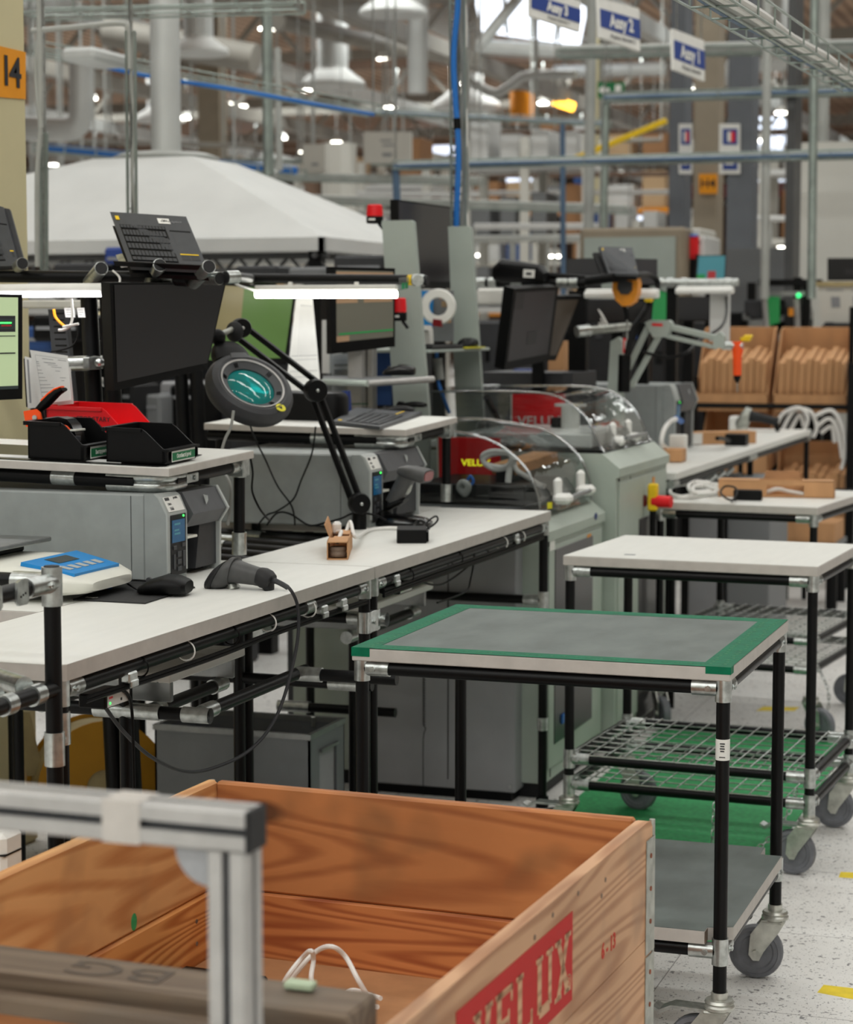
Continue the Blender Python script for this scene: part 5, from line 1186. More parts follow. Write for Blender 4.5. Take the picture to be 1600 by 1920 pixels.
# opened carton with a wound cord, and a black adapter
b_ = thing('small_carton', 'small opened brown carton with a coiled cord on the far workbench', 'carton', PZ(632, 1050, ZB))
bl, br_, tr = PZ(613, 1050, ZB), PZ(653, 1050, ZB), PZ(666, 1008, ZB); dx = br_ - bl; dy = tr - br_; W_ = dx.length; L_ = dy.length; hh = .045
Fb = frame(bl, dx, dy); g = MB(Fb); w = .0025
L_ = .30
g.box2((0, 0, 0), (W_, L_, w)); g.box2((0, 0, 0), (w, L_, hh)); g.box2((W_ - w, 0, 0), (W_, L_, hh)); g.box2((0, 0, hh - w), (W_, .10, hh)); g.box2((.012, .10, hh - w), (W_, .14, hh)); g.box2((.02, .19, hh - w), (W_, L_, hh)); g.box2((0, L_ - w, 0), (W_, L_, hh * .8)); g.build('box', 'cardboard', b_)
g = MB(Fb); g.add([(0, .12, hh), (0, L_, hh), (-.012, L_, hh + .035), (-.012, .12, hh + .03), (.002, .12, hh), (.002, L_, hh), (-.010, L_, hh + .035), (-.010, .12, hh + .03)], [(0, 1, 2, 3), (7, 6, 5, 4), (0, 4, 5, 1), (1, 5, 6, 2), (2, 6, 7, 3), (3, 7, 4, 0)]); g.build('flap', 'cardboard', b_)
cc = thing('cable_coil', 'brown wound cord coil inside the opened small carton', 'cord', Fb @ Vector((W_ / 2, .03, w)))
for z in (.010, .022): MB(Fb).lathe([(.004, z - .006), (.020, z - .006), (.022, z), (.020, z + .006), (.004, z + .006)], 24, 0, Matrix.Translation((W_ / 2, .032, .002))).build('turn', 'brown_core', cc)
cable('white_cable', [Fb @ Vector((W_ * .4, .11, .03)), Fb @ Vector((W_ * .55, .15, .052)), Fb @ Vector((W_ * .5, .2, .05)), Fb @ Vector((W_ * .3, .24, .045))], .005, 'cable_white', 'white cord curling out of the small carton slot')
o = MB(Fb).box((.012, L_ + .0, .05), (.022, .05, .03), 0, .005).build('white_plug', 'cable_white'); tag(o, 'white plug sticking up behind the small carton flap', 'plug')
cable('white_cable', [Fb @ Vector((W_ * .7, L_ - .02, .04)), Fb @ Vector((W_ * .85, L_ + .02, .062)), Fb @ Vector((W_ * .95, L_ - .01, .06)), Fb @ Vector((W_ + .01, L_ - .05, .03)), PZ(690, 995, ZB + .006), PZ(730, 990, ZB + .006), PZ(775, 993, ZB + .006), PZ(800, 1000, ZB + .006)], .005, 'cable_white', 'white cord running from the small carton to the black adapter')
bl, br_, tr = PZ(744, 1019, ZB), PZ(800, 1019, ZB), PZ(815, 1004, ZB)
ad = thing('power_adapter', 'black power adapter brick with a looped lead on the far workbench', 'adapter', (bl + br_) / 2); Fa = frame(bl, br_ - bl, tr - br_); Wd = (br_ - bl).length
g = MB(Fa); g.box2((0, 0, .0), (Wd, .115, .036), 0, .002); g.box2((Wd, .02, .003), (Wd + .006, .10, .028), 0, .001); g.build('brick', 'black', ad)
g = MB(); g.path([PY(800, 992, 5.33), PY(812, 985, 5.36), PY(821, 975, 5.38), PY(818, 968, 5.38), PY(808, 973, 5.36), PY(797, 984, 5.33), PY(794, 990, 5.3)], .0028, 8, 0, 8); g.path([PY(805, 992, 5.33), PY(797, 980, 5.35), PY(785, 976, 5.36), PY(777, 984, 5.34), PY(776, 992, 5.3)], .0028, 8, 0, 8); g.build('lead', 'black', ad)
# stand scanner
s2 = thing('barcode_scanner', 'black barcode scanner upright in its cradle on the far workbench', 'scanner', PZ(760, 978, ZB)); yS = 5.60; kpx = 5.97 / 3900
b = MB(); c = PZ(758, 976, ZB); b2 = frame((V(756, 978).x, yS, ZB), (1, 0, 0), (0, 1, 0))
loft(b, [((0, 0, .0005), (.085, 0, 0), (0, .06, 0)), ((0, 0, .012), (.084, 0, 0), (0, .06, 0)), ((-.004, 0, .022), (.072, 0, 0), (0, .05, 0)), ((-.02, 0, .03), (.045, 0, 0), (0, .035, 0))], 24, 3, 0, b2); b.build('cradle_base', 'black_gloss', s2)
b = MB(); ribs(b, [(722, 968, 12, 0), (722, 957, 12, 15), (735, 948, 11, 60), (752, 941, 7, 70), (762, 938, 4, 70)], [.04, .038, .034, .03, .026]); b.build('cradle_neck', 'black', s2)
b = MB(); ribs(b, [(738, 942, 15, -25), (750, 920, 15, -25), (761, 900, 16, -22), (768, 886, 18, -18)], [.024, .026, .028, .030]); b.build('handle', 'scan_grey', s2)
b = MB(); ribs(b, [(751, 882, 7, 80), (760, 883, 11, 80), (775, 886, 13, 80), (795, 892, 14, 80), (804, 893, 12, 80)], [.028, .036, .042, .046, .046], 3.2); b.build('head', 'scan_grey', s2)
q = MB(); ribs(q, [(803, 893, 9, 80), (805, 893, 9, 80)], [.038, .038], 3); q.build('red_window', 'red_glass', s2)
b = MB(); ribs(b, [(770, 908, 4, -20), (766, 920, 4, -25), (762, 926, 3, -25)], [.012, .012, .01]); b.build('trigger', 'zinc_dull', s2)
# magnifier lamp ----------------------------------------------------------
ml = thing('magnifier_lamp', 'black magnifier lamp with a round teal lens on a folding twin arm', 'lamp', PZ(670, 975, ZB))
pb = PY(674, 968, 5.46); yb = 5.46
MB().tube((pb.x, yb, ZB - .03), (pb.x, yb, pb.z + .02), .02, 16).build('bench_clamp', 'black', ml)
def disc(u, v, yy, r, w_=.022, m='black'): MB().lathe([(0, -w_), (r * .85, -w_), (r, -w_ * .7), (r, w_ * .7), (r * .85, w_), (0, w_)], 26, 0, frame(PY(u, v, yy), (0, 0, 1), (.95, .3, 0)) @ Matrix.Identity(4)).build('joint_disc', m, ml)
def arm(a, b, dpx, w_=.0085):
    for s in (-1, 1):
        A = PY(a[0] + s * dpx[0], a[1] + s * dpx[1], a[2]); B = PY(b[0] + s * dpx[0], b[1] + s * dpx[1], b[2]); d = (B - A); F = frame(A, d, (0, 1, 0))
        MB(F).box((d.length / 2, 0, 0), (d.length, .018, .014), 0, .002).build('arm_bar', 'black', ml)
arm((670, 945, 5.46), (592, 738, 5.42), (7.5, -2.2)); arm((590, 728, 5.42), (452, 622, 5.27), (7.0, -10.5))
def fdisc(u, v, yy, r, sc_=.62):
    g = MB(); c = PY(u, v, yy); n_ = Vector((.62, -.78, .05)).normalized(); z = Vector((0, 0, 1)); F = frame(c, n_.cross(z), z)
    if (F.to_3x3() @ Vector((0, 0, 1))).dot(n_) < 0: F = F @ Matrix.Rotation(pi, 4, 'Y')
    g.lathe([(0, -.02), (r * .9, -.02), (r, -.014), (r, .012), (r * .9, .02), (0, .021)], 28, 0, F); g.build('joint_disc', 'black', ml)
    g = MB(); g.sphere(F @ Vector((0, 0, .021)), .0055, 0); g.build('screw', 'zinc', ml)
fdisc(674, 944, 5.43, .030); fdisc(592, 732, 5.39, .032); fdisc(452, 615, 5.25, .027)
MB().tube((pb.x, yb, pb.z), PY(672, 948, 5.46), .016, 14).build('base_pin', 'black', ml)
kn = MB(); kn.sphere(PY(440, 622, 5.22), .026, 0, (1, .6, 1.1)); kn.build('wing_knob', 'black_soft', ml)
MB().tube(PY(445, 613, 5.24), PY(412, 628, 5.14), .008, 12).build('yoke', 'zinc_dull', ml); MB().sphere(PY(408, 632, 5.13), .022, 0).build('swivel', 'black', ml)
ctr = PY(471, 725, 5.08); fw_ = Vector((-sin(YAW) * cos(PITCH), cos(YAW) * cos(PITCH), -sin(PITCH))); rt_ = Vector((cos(YAW), sin(YAW), 0)); up_ = rt_.cross(fw_)
nn = (-fw_ * .64 + (rt_ * .50 + up_ * .866) * .77).normalized(); mj = (rt_ * .866 - up_ * .5); F = frame(ctr, mj, nn.cross(mj))
R = .121
g = MB(F); g.lathe([(.083, .004), (.088, .012), (.098, .016), (.112, .010), (R, -.006), (R + .001, -.020), (R - .004, -.034), (.10, -.040), (.083, -.036), (.083, .004)], 56); g.build('ring_housing', 'dark_grey', ml)
g = MB(F); g.lathe([(.066, .001), (.084, .010), (.088, .0125), (.088, .009), (.066, -.004), (.066, .001)], 48); g.build('inner_bezel', 'printer_dark', ml)
g = MB(F); g.lathe([(.0845, .0135), (.089, .0155), (.090, .0135), (.0845, .0115), (.0845, .0135)], 48); g.build('trim_ring', 'alu', ml)
g = MB(F); g.lathe([(0, .014), (.02, .0128), (.04, .009), (.055, .004), (.067, -.004), (.067, -.010), (.04, -.018), (0, -.022)], 48); g.build('lens', 'lens_teal', ml)
for an in (20, 75, 150, 200, 290, 340):
    g = MB(F)
    for k in (-1, 0, 1): a_ = radians(an) + k * .06; g.tube((.070 * cos(a_), .070 * sin(a_), .0050), (.081 * cos(a_), .081 * sin(a_), .0105), .0012, 5)
    g.build('vent_slot', 'black', ml)
a_ = radians(-18); g = MB(F @ Matrix.Translation((.104 * cos(a_), .104 * sin(a_), .0145))); g.lathe([(0, 0), (.014, 0), (.014, .001), (0, .001)], 24); g.build('round_sticker', 'label_yellow', ml)
g = MB(F @ Matrix.Translation((.104 * cos(a_), .104 * sin(a_), .0158))); g.prism([(-.006, -.004), (.006, -.004), (0, .007)], 0, .0004); g.build('sticker_print', 'ink', ml)
a_ = radians(140); P0 = F @ Vector((.118 * cos(a_), .118 * sin(a_), -.012)); rad_ = (F.to_3x3() @ Vector((cos(a_), sin(a_), 0))); tn_ = F.to_3x3() @ Vector((-sin(a_), cos(a_), 0))
g = MB(); loft(g, [(P0 - rad_ * .008, tn_ * .055, nn * .020), (P0 + rad_ * .02, tn_ * .052, nn * .021), (P0 + rad_ * .042, tn_ * .042, nn * .018), (P0 + rad_ * .055, tn_ * .026, nn * .012)], 22, 3.4); g.build('head_cover', 'black', ml)
a_ = radians(136); g = MB(F); loft(g, [((.092 * cos(a_), .092 * sin(a_), .015), Vector((-sin(a_), cos(a_), 0)) * .03, (0, 0, .003)), ((.112 * cos(a_), .112 * sin(a_), .014), Vector((-sin(a_), cos(a_), 0)) * .024, (0, 0, .003))], 18, 3); g.build('switch_plate', 'printer_dark', ml)
P1_ = P0 + rad_ * .05; MB().tube(P1_, PY(408, 632, 5.13), .012, 12).build('neck', 'black', ml)
cable('lamp_lead', [PY(462, 775, 5.15), PY(478, 822, 5.35), PY(497, 860, 5.46), PY(520, 910, 5.46), PY(545, 945, 5.46), PY(552, 968, 5.46), PY(553, 985, 5.46)], .0026, 'black', 'thin dark lead arcing from the magnifier head across the far printer side')
cable('lamp_lead', [PY(592, 800, 5.47), PY(585, 850, 5.48), PY(565, 900, 5.48), PY(550, 936, 5.47), PY(520, 958, 5.47), PY(500, 966, 5.47), PY(483, 985, 5.46)], .0026, 'black', 'thin black lead hanging from the far shelf and curving left to the conveyor')
cable('lamp_lead', [PY(468, 850, 4.72), PY(474, 885, 4.74), PY(473, 920, 4.78), PY(485, 950, 4.8), PY(498, 968, 4.85), PY(505, 975, 4.9)], .0028, 'black', 'twisted black leads hanging behind the near shelf leg')
cable('lamp_lead', [PY(438, 770, 4.85), PY(433, 800, 4.85), PY(420, 830, 4.85), PY(414, 870, 4.85), PY(432, 910, 4.85), PY(430, 960, 4.9), PY(427, 985, 4.9)], .004, 'cable_grey', 'pale grey lead dropping below the magnifier beside the near shelf')
cable('floor_lead', [PY(500, 985, 5.45), PY(520, 962, 5.46), PY(545, 964, 5.47), PY(580, 985, 5.47), PY(610, 980, 5.47), PY(640, 972, 5.47), PY(665, 962, 5.48), PY(700, 965, 5.48), PY(725, 976, 5.49)], .003, 'black', 'black lead looping along the conveyor pipe to the stand scanner')
# shelf 2 contents ------------------------------------------------------
S2 = TM(st2)
def c2(u, v, z=0.0):                                   # a point on the tilted far shelf under a pixel
    n_ = (S2.to_3x3() @ Vector((0, 0, 1))); o_ = S2 @ Vector((0, 0, z)); r_ = ray(u, v); return EYE + r_ * ((o_ - EYE).dot(n_) / r_.dot(n_))
kb4 = [c2(676, 766, .016), c2(796, 774, .012), c2(712, 799, .010), c2(622, 786, .014)]
kb4 = [c2(624, 789, .014), c2(668, 764, .020), c2(792, 772, .012), c2(712, 800, .010)]
keyboard('keyboard', 'dark flat keyboard lying on the far raised shelf', [kb4[0], kb4[1], kb4[2], kb4[3]], th=.010, tagt=False)
mouse('black mouse lying on the far raised shelf by the keyboard', c2(742, 777, .001), radians(15), .12, .034, .03)
bx_ = MB(); loft(bx_, [(c2(545, 790, .0) + Vector((0, .09, z_)), Vector((.145 - k * .008, 0, 0)), Vector((0, .06 - k * .004, 0))) for k, z_ in ((0, .001), (0, .07), (1, .085), (3, .09))], 24, 5); o = bx_.build('equipment_case', 'black'); tag(o, 'black equipment case on the far raised shelf behind the magnifier', 'case')
q = [c2(622, 770) + Vector((0, .18, .0)) , c2(656, 770) + Vector((0, .18, 0))]; o = thing('blue_binder', 'dark blue binder standing at the back of the far shelf', 'binder', q[0] + Vector((.03, 0, 0)))
c4 = [PY(616, 735, 6.3), PY(651, 733, 6.3), PY(654, 772, 6.3), PY(620, 772, 6.3)]; b = MB(); slab(b, c4, .03); b.build('cover', 'blue_dark', o)
cable('green_lead', [c2(622, 775, .006), c2(640, 768, .006), c2(634, 760, .006), c2(655, 758, .006), c2(690, 757, .004)], .0018, 'green_label', 'thin green lead on the far raised shelf behind the keyboard')
# ------------------------------------------------------------------ tall stand with shelves behind the far station
XZm = lambda y: Matrix(((1, 0, 0, 0), (0, 0, 1, y), (0, 1, 0, 0), (0, 0, 0, 1)))
def pxz(pts, y): return [(PY(u, v, y).x, PY(u, v, y).z) for u, v in pts]
ts = thing('equipment_stand', 'tall grey stand of two tapered side panels behind the far station', 'stand', (-2.55, 7.3, 0))
P = pxz([(718, 414), (773, 413), (778, 417), (806, 772), (741, 772)], 6.95); MB().prism([P[0], P[1], P[2], P[3], (P[3][0], 0), (P[4][0], 0), P[4]], -.012, .012, 0, XZm(6.95)).build('side_panel', 'panel_grey', ts)
P = pxz([(842, 425), (880, 424), (885, 428), (910, 800), (858, 800)], 7.7); MB().prism([P[0], P[1], P[2], P[3], (P[3][0], 0), (P[4][0], 0), P[4]], -.012, .012, 0, XZm(7.7)).build('side_panel', 'panel_grey', ts)
xs = PY(806, 650, 6.97).x
MB().box2((xs - .35, 6.97, PX(820, 655, xs).z - .012), (PY(905, 655, 7.69).x + .03, 7.69, PX(820, 655, xs).z), 0, .003).build('shelf', 'panel_grey', ts)
zs_ = PX(820, 655, xs).z
P = [(6.98, zs_ + .085), (7.28, zs_ + .085), (7.30, zs_ + .07), (7.31, zs_), (7.27, zs_), (7.26, zs_ + .06), (7.24, zs_ + .068), (7.0, zs_ + .068), (7.0, zs_), (6.98, zs_)]
MB().prism(P, -.12, -.10, 0, Matrix(((0, 0, 1, xs), (1, 0, 0, 0), (0, 1, 0, 0), (0, 0, 0, 1)))).build('shelf_bracket', 'white', ts)
MB().box2((xs - .36, 6.97, .2), (xs - .34, 7.69, 1.3)).build('back_panel', 'black_soft', ts); MB().box2((xs - .30, 6.97, 1.05), (xs - .27, 7.69, 1.08)).build('cross_bar', 'zinc_dull', ts)
c4 = [PX(746, 374, -2.63), PX(846, 388, -2.63), PX(846, 541, -2.63), PX(748, 541, -2.63)]
monitor('monitor', 'large dark monitor mounted high between the two tapered panels', c4, (.02, .02, .02, .085), 'screen_off_mid', back=True)
cp = PX(820, 648, xs - .05); kq = [PX(806, 638, xs - .14), PX(858, 648, xs - .14), PX(846, 657, xs + .02), PX(808, 653, xs + .01)]
o = thing('keyboard', 'black keyboard lying on the stand shelf between the panels', 'keyboard', (xs - .1, 7.2, zs_)); MB().box2((xs - .16, 7.0, zs_), (xs + .0, 7.36, zs_ + .014), 0, .003).build('base', 'black_soft', o); g = MB()
for i in range(4):
    for j in range(12): g.box((xs - .14 + i * .035, 7.03 + j * .027, zs_ + .0155), (.028, .021, .003))
g.build('keys', 'black', o)
mouse('black mouse beside the keyboard on the stand shelf', (xs - .03, 7.5, zs_), 1.6, .11, .034, .04)
o = MB().box2((xs - .02, 7.36, zs_), (xs + .015, 7.58, zs_ + .004)).build('yellow_strip', 'label_yellow'); tag(o, 'thin yellow strip lying in front of the mouse on the stand shelf', 'strip')
F = frame(PY(822, 575, 7.45), (.95, .3, 0), (0, 0, 1)); o = MB(F).lathe([(.036, -.02), (.062, -.02), (.068, 0), (.062, .02), (.036, .02), (.033, 0), (.036, -.02)], 36).build('cable_reel_ring', 'white'); tag(o, 'white ring shaped reel hanging between the two tapered panels', 'reel')
b = MB(); slab(b, [PY(806, 545, 7.57), PY(850, 545, 7.57), PY(850, 640, 7.57), PY(806, 640, 7.57)], .01); o = b.build('back_board', 'stock_grey'); tag(o, 'grey board holding small parts behind the white ring', 'board')
c4 = [PY(790, 545, 7.55), PY(811, 545, 7.55), PY(811, 612, 7.55), PY(790, 612, 7.55)]; b = MB(); slab(b, c4, .01); o = b.build('parts_board', 'blue_label'); tag(o, 'bright blue board with small parts behind the white ring', 'board')
b = MB(); c4 = [PY(812, 598, 7.42), PY(827, 600, 7.42), PY(827, 613, 7.42), PY(811, 611, 7.42)]; slab(b, c4, .02); o = b.build('red_pouch', 'red_dark'); tag(o, 'dark red pouch below the white ring on the stand', 'pouch')
for i, (u, v, mm) in enumerate(((832, 556, 'cardboard'), (836, 570, 'stock_tan'), (834, 590, 'plastic_film'), (838, 600, 'cardboard'))):
    o = MB().box(PY(u, v, 7.50), (.03, .02, .022), 0, .003).build('small_part', mm); tag(o, ['small brown block topmost on the grey board', 'small tan block second from top on the grey board', 'small clear bag third from top on the grey board', 'small brown block lowest on the grey board'][i], 'part', 'small parts on the grey board')
cable('blue_cable', [PY(819, 660, 7.3), PY(820, 690, 7.3), PY(823, 720, 7.3), PY(832, 745, 7.3), PY(843, 775, 7.3)], .007, 'cable_blue', 'blue cable hanging in the dark gap between the tapered panels')
o = MB().tube(PY(821, 672, 7.29), PY(825, 712, 7.29), .017, 12).build('cable_plug', 'cable_grey'); tag(o, 'grey cylindrical connector on the blue cable in the dark gap', 'connector')
def beacon(label, p, r, h):
    t = thing('warning_beacon', label, 'beacon', p, 0, 'red warning beacons'); F = Matrix.Translation(p)
    MB(F).lathe([(r * .9, 0), (r, .004), (r, h * .35), (r * .95, h * .38), (0, h * .38)], 22).build('base', 'black', t); MB(F).lathe([(r * .96, h * .38), (r * .98, h * .55), (r * .88, h * .96), (r * .75, h), (0, h)], 22).build('dome', 'red', t)
    MB(F).box((0, -r, h * .2), (r * .8, .002, h * .1)).build('label', 'white', t); MB(F).tube((r * .5, 0, 0), (r * 1.2, 0, -.025), .006, 8).build('bracket', 'black', t)
beacon('red warning beacon high beside the left tapered panel', PY(703, 419, 6.95), .030, .066)
beacon('red warning beacon behind the tip of the right tube lamp', PY(748, 602, 6.8), .028, .08)
# pole mounted tray with a mouse
pt = thing('pole_tray', 'light grey tray on an aluminium pole behind the far shelf', 'tray', PY(705, 760, 6.75))
MB().prism(profile_poly(.045), 0, PY(700, 560, 6.8).z, 0, Matrix.Translation((PY(692, 700, 6.8).x, 6.8, 0))).build('pole', 'alu', pt)
a = PY(600, 720, 6.55); c4 = [PY(650, 698, 6.75), PY(806, 700, 6.75), PY(813, 712, 6.5), PY(690, 724, 6.45)]; b = MB(); b.prism([(PY(606, 722, 6.5).x, 6.5), (PY(690, 722, 6.42).x, 6.42), (PY(812, 712, 6.62).x, 6.62), (PY(806, 700, 6.85).x, 6.85), (PY(606, 700, 6.85).x, 6.85)], a.z + .012, a.z + .02); b.build('tray_plate', 'stock_grey', pt)
MB().tube(PY(690, 719, 6.42), PY(813, 711, 6.62), .011, 12).build('front_lip', 'alu', pt); MB().tube(PY(690, 719, 6.42), PY(606, 716, 6.5), .011, 12).build('side_lip', 'panel_grey', pt)
mouse('glossy black mouse on the pole tray beside the left panel', PY(748, 704, 6.62) , radians(12), .11, .036, .04, m='black_gloss')
o = mouse('dark mouse behind the flat keyboard at the back of the far shelf', c2(760, 766) + Vector((0, .06, .002)), 0, .10, .03, .02)
o = thing('leaflet_holder', 'clear holder with white leaflets behind the far shelf', 'holder', PY(650, 755, 6.9)); c4 = [PY(604, 600, 7.0), PY(640, 600, 7.0), PY(640, 700, 7.0), PY(604, 700, 7.0)]; b = MB(); slab(b, c4, .01); b.build('white_sheet', 'stock_white', o)
c4 = [PY(622, 664, 6.9), PY(676, 662, 6.9), PY(676, 760, 6.9), PY(622, 760, 6.9)]; b = MB(); slab(b, c4, .02); b.build('leaflets', 'paper', o); b = MB(); rect(b, c4, .1, .2, .95, .24); rect(b, c4, .1, .3, .95, .40); rect(b, c4, .1, .5, .8, .53); b.build('leaflet_print', 'ink_light', o); b = MB(); slab(b, [p + nrm(c4) * .02 for p in c4], .004); b.build('clear_front', 'plastic_film', o)
o = thing('blue_folder', 'dark blue panel standing behind the clear leaflet holder', 'folder', PY(690, 760, 7.1)); c4 = [PY(676, 655, 7.1), PY(735, 655, 7.1), PY(735, 760, 7.1), PY(676, 760, 7.1)]; b = MB(); slab(b, c4, .02); b.build('panel', 'stock_blue', o)

# ------------------------------------------------------------------ testing machines with clear curved hoods
def test_machine(label, y0, y1, xf, zt, x0, win, red, seam_y, badge, hood):
    t = thing('testing_machine', label, 'machine', ((x0 + xf) / 2, (y0 + y1) / 2, 0), 0, 'testing machines with clear hoods')
    b = MB(); XZ_ = lambda a, b_: None
    prof = [(x0, .05), (xf, .05), (xf, zt - .085), (xf + .012, zt - .08), (xf + .012, zt - .05), (xf - .05, zt), (x0, zt)]
    b.prism(prof, y0, y1, 0, Matrix(((1, 0, 0, 0), (0, 0, 1, 0), (0, 1, 0, 0), (0, 0, 0, 1)))); b.build('body', 'machine', t)
    MB().box2((x0 + .02, y0 + .02, 0), (xf - .02, y1 - .02, .05)).build('plinth', 'black_soft', t)
    d = MB(); d.box2((xf, y0 + .03, .09), (xf + .006, y1 - .03, zt - .10), 0, .002); d.build('door', 'machine', t)
    for w_ in win:
        g = MB(); g.box2((xf + .004, w_[0], w_[1]), (xf + .0085, w_[2], w_[3]), 0, .002); g.build('door_window', 'screen_off_mid', t)
    s = MB(); s.box2((xf - .002, seam_y, .06), (xf + .0015, seam_y + .006, zt - .09)); s.build('door_seam', 'black', t)
    # bed and hood
    MB().box2((x0 + .1, y0 + .02, zt), (xf - .055, y1 - .02, zt + .012)).build('bed_plate', 'steel' if red == 1 else 'black', t)
    pr = hood; n_ = len(pr); th_ = .005
    inner = []
    for i, (x, z) in enumerate(pr):
        a = pr[max(0, i - 1)]; c = pr[min(n_ - 1, i + 1)]; dx, dz = c[0] - a[0], c[1] - a[1]; l = sqrt(dx * dx + dz * dz); inner.append((x - (-dz / l) * th_ * -1 * -1, z - (dx / l) * th_))
    ya, yb = y0 + .03, y1 - .05
    b = MB(); vs = [(x, ya, z) for x, z in pr] + [(x, yb, z) for x, z in pr]; b.add(vs, [(i, i + 1, n_ + i + 1, n_ + i) for i in range(n_ - 1)])
    b.build('hood_shell', 'plexi', t)
    for yy in (ya, yb):
        b = MB(); b.prism([(pr[0][0], pr[-1][1])] + pr, yy - .002, yy + .002, 0, Matrix(((1, 0, 0, 0), (0, 0, 1, 0), (0, 1, 0, 0), (0, 0, 0, 1)))); b.build('hood_side', 'plexi', t)
        MB().path([(x, yy, z) for x, z in pr], .0045, 8, 0, 0).build('hood_rim', 'plexi_edge', t)
    return t
def arcp(pts): return [(p.x, p.z) for p in catmull([(x, z, 0) for x, z in pts], 6)] if False else [(p.x, p.y) for p in catmull([(x, z, 0) for x, z in pts], 7)]
H1 = arcp([(-2.50, 1.172), (-2.22, 1.174), (-2.11, 1.168), (-1.949, 1.138), (-1.842, 1.062), (-1.797, .978), (-1.785, .90)])
H2 = arcp([(-2.55, 1.262), (-2.245, 1.266), (-2.06, 1.266), (-1.937, 1.250), (-1.839, 1.181), (-1.785, 1.08), (-1.77, 1.06)])
m1 = test_machine('nearer pale green testing machine with a clear curved hood', 6.27, 7.0, -1.76, .905, -2.62, [(6.36, .47, 6.84, .79), (6.36, .16, 6.84, .46)], 1, 6.335, 1, H1)
m2 = test_machine('farther pale green testing machine with a taller clear curved hood', 7.03, 7.84, -1.72, 1.055, -2.62, [(7.36, .06, 7.74, .80)], 2, 7.24, 0, H2)
def at1(u, v, x): return PX(u, v, x)
b = MB(); p = at1(1105, 1018, -1.753); b.box(p, (.001, .05, .06)); b.build('warning_label', 'orange_yellow', m1)
b = MB(); p = at1(1036, 1020, -1.753); b.box(p, (.001, .06, .04)); b.build('rating_plate', 'white', m1)
b = MB(); p = at1(1118, 968, -1.747); b.sphere(p, .014, 0, (.12, 1.4, .9)); b.build('badge', 'blue_dark', m1)
b = MB(); p = PX(1060, 1345, -1.748); b.box(p, (.004, .08, .03)); b.build('blue_part', 'blue', m1)
def fixture(t, ya, xa, zb, s=1.0):
    g = MB(); g.box2((xa - .03, ya, zb), (xa + .03, ya + .06, zb + .035), 0, .012); g.box2((xa - .03, ya + .01, zb), (xa - .005, ya + .05, zb + .085 * s), 0, .010); g.build('white_bracket', 'white_gloss', t)
p = PX(1075, 935, -1.74); fixture(m1, p.y - .10, -1.755, p.z - .012); p2 = PX(1108, 920, -1.74); fixture(m1, p2.y - .04, -1.755, p2.z - .015)
MB().tube((-1.735, p.y - .05, p.z + .008), (-1.735, p2.y + .0, p.z + .012), .008, 10).build('handle_bar', 'steel', m1)
c4 = [PY(1047, 936, 6.42) , PY(1056, 935, 6.42), PY(1056, 947, 6.42), PY(1047, 948, 6.42)]; b = MB(); slab(b, [q + Vector((.0, -.13, 0)) for q in c4], .001); b.build('mini_label', 'label_yellow', m1)
# red maker panels inside the hoods
def red_panel(label, c4, text, tcol, tsize, s, tt, th_=.02):
    t = thing('maker_panel', label, 'panel', (c4[2] + c4[3]) / 2, 0, 'red maker panels'); b = MB(); slab(b, c4, th_); b.build('board', 'red', t)
    MB(plane_frame(c4, s, tt, .001)).text(text, tsize, I4, 0, .0006, .0006, 1.1).build('lettering', tcol, t)
    b = MB(); rect(b, c4, -.03, 0, -.002, 1); b.build('edge_strip', 'cream_plastic', t); return t
c4 = [PY(822, 820, 6.9), PY(936, 822, 6.9), PY(936, 940, 6.9), PY(824, 944, 6.9)]; red_panel('red board with yellow lettering inside the nearer clear hood', c4, 'VELUX', 'led_yellow', .032, .62, .39)
c4 = [PY(961, 739, 7.74), PY(1058, 738, 7.74), PY(1058, 815, 7.74), PY(961, 818, 7.74)]; red_panel('red board with white lettering inside the farther clear hood', c4, 'VELUX', 'white', .052, .52, .66)
# things inside hood 1
o = MB().box2((-2.26, 6.45, .917), (-1.88, 6.88, .985), 0, .004).build('test_fixture', 'black'); tag(o, 'black fixture block on the bed under the nearer clear hood', 'fixture')
F = frame(PX(985, 868, -1.98), (.3, .95, .12), (-.9, .3, 0)); o = MB(F).box((0, 0, 0), (.26, .10, .035), 0, .002).build('small_carton', 'cardboard'); tag(o, 'brown carton tilted on the fixture under the nearer clear hood', 'carton')
o = MB().box((-2.0, 6.62, 1.012), (.05, .05, .055), 0, .004).build('clamp_block', 'black_soft'); tag(o, 'dark clamp block below the tilted carton in the nearer hood', 'block')
y = 6.5
for i, pts in enumerate(([(960, 850), (925, 846), (905, 855), (912, 870), (945, 876), (960, 862), (950, 850), (918, 853), (907, 866), (930, 880), (958, 874), (966, 860)], [(962, 852), (968, 880), (990, 895), (1010, 908), (1022, 912)], [(960, 860), (955, 885), (953, 905)])):
    o = MB().path([PY(u, v, y - .004 * (k % 3)) for k, (u, v) in enumerate(pts)], .0085 if i < 2 else .011, 8, 0, 6).build('white_cable', 'cable_white'); tag(o, ['white cable bundled in a coil under the nearer clear hood', 'white cable trailing right from the coil under the nearer clear hood', 'white cable hanging straight down from the coil under the nearer hood'][i], 'cable')
o = MB().path([PY(875, 905, 6.45), PY(882, 893, 6.45), PY(888, 903, 6.45), PY(880, 912, 6.45)], .005, 8, 0, 6).build('blue_clip', 'blue'); tag(o, 'small blue clip beside the black fixture in the nearer hood', 'clip')
o = MB().path([PY(862, 915, 6.42), PY(868, 905, 6.42), PY(878, 912, 6.42), PY(872, 925, 6.42)], .012, 10, 0, 6, True).build('grey_hose', 'cable_grey'); tag(o, 'grey hose curl left of the black fixture in the nearer hood', 'hose')
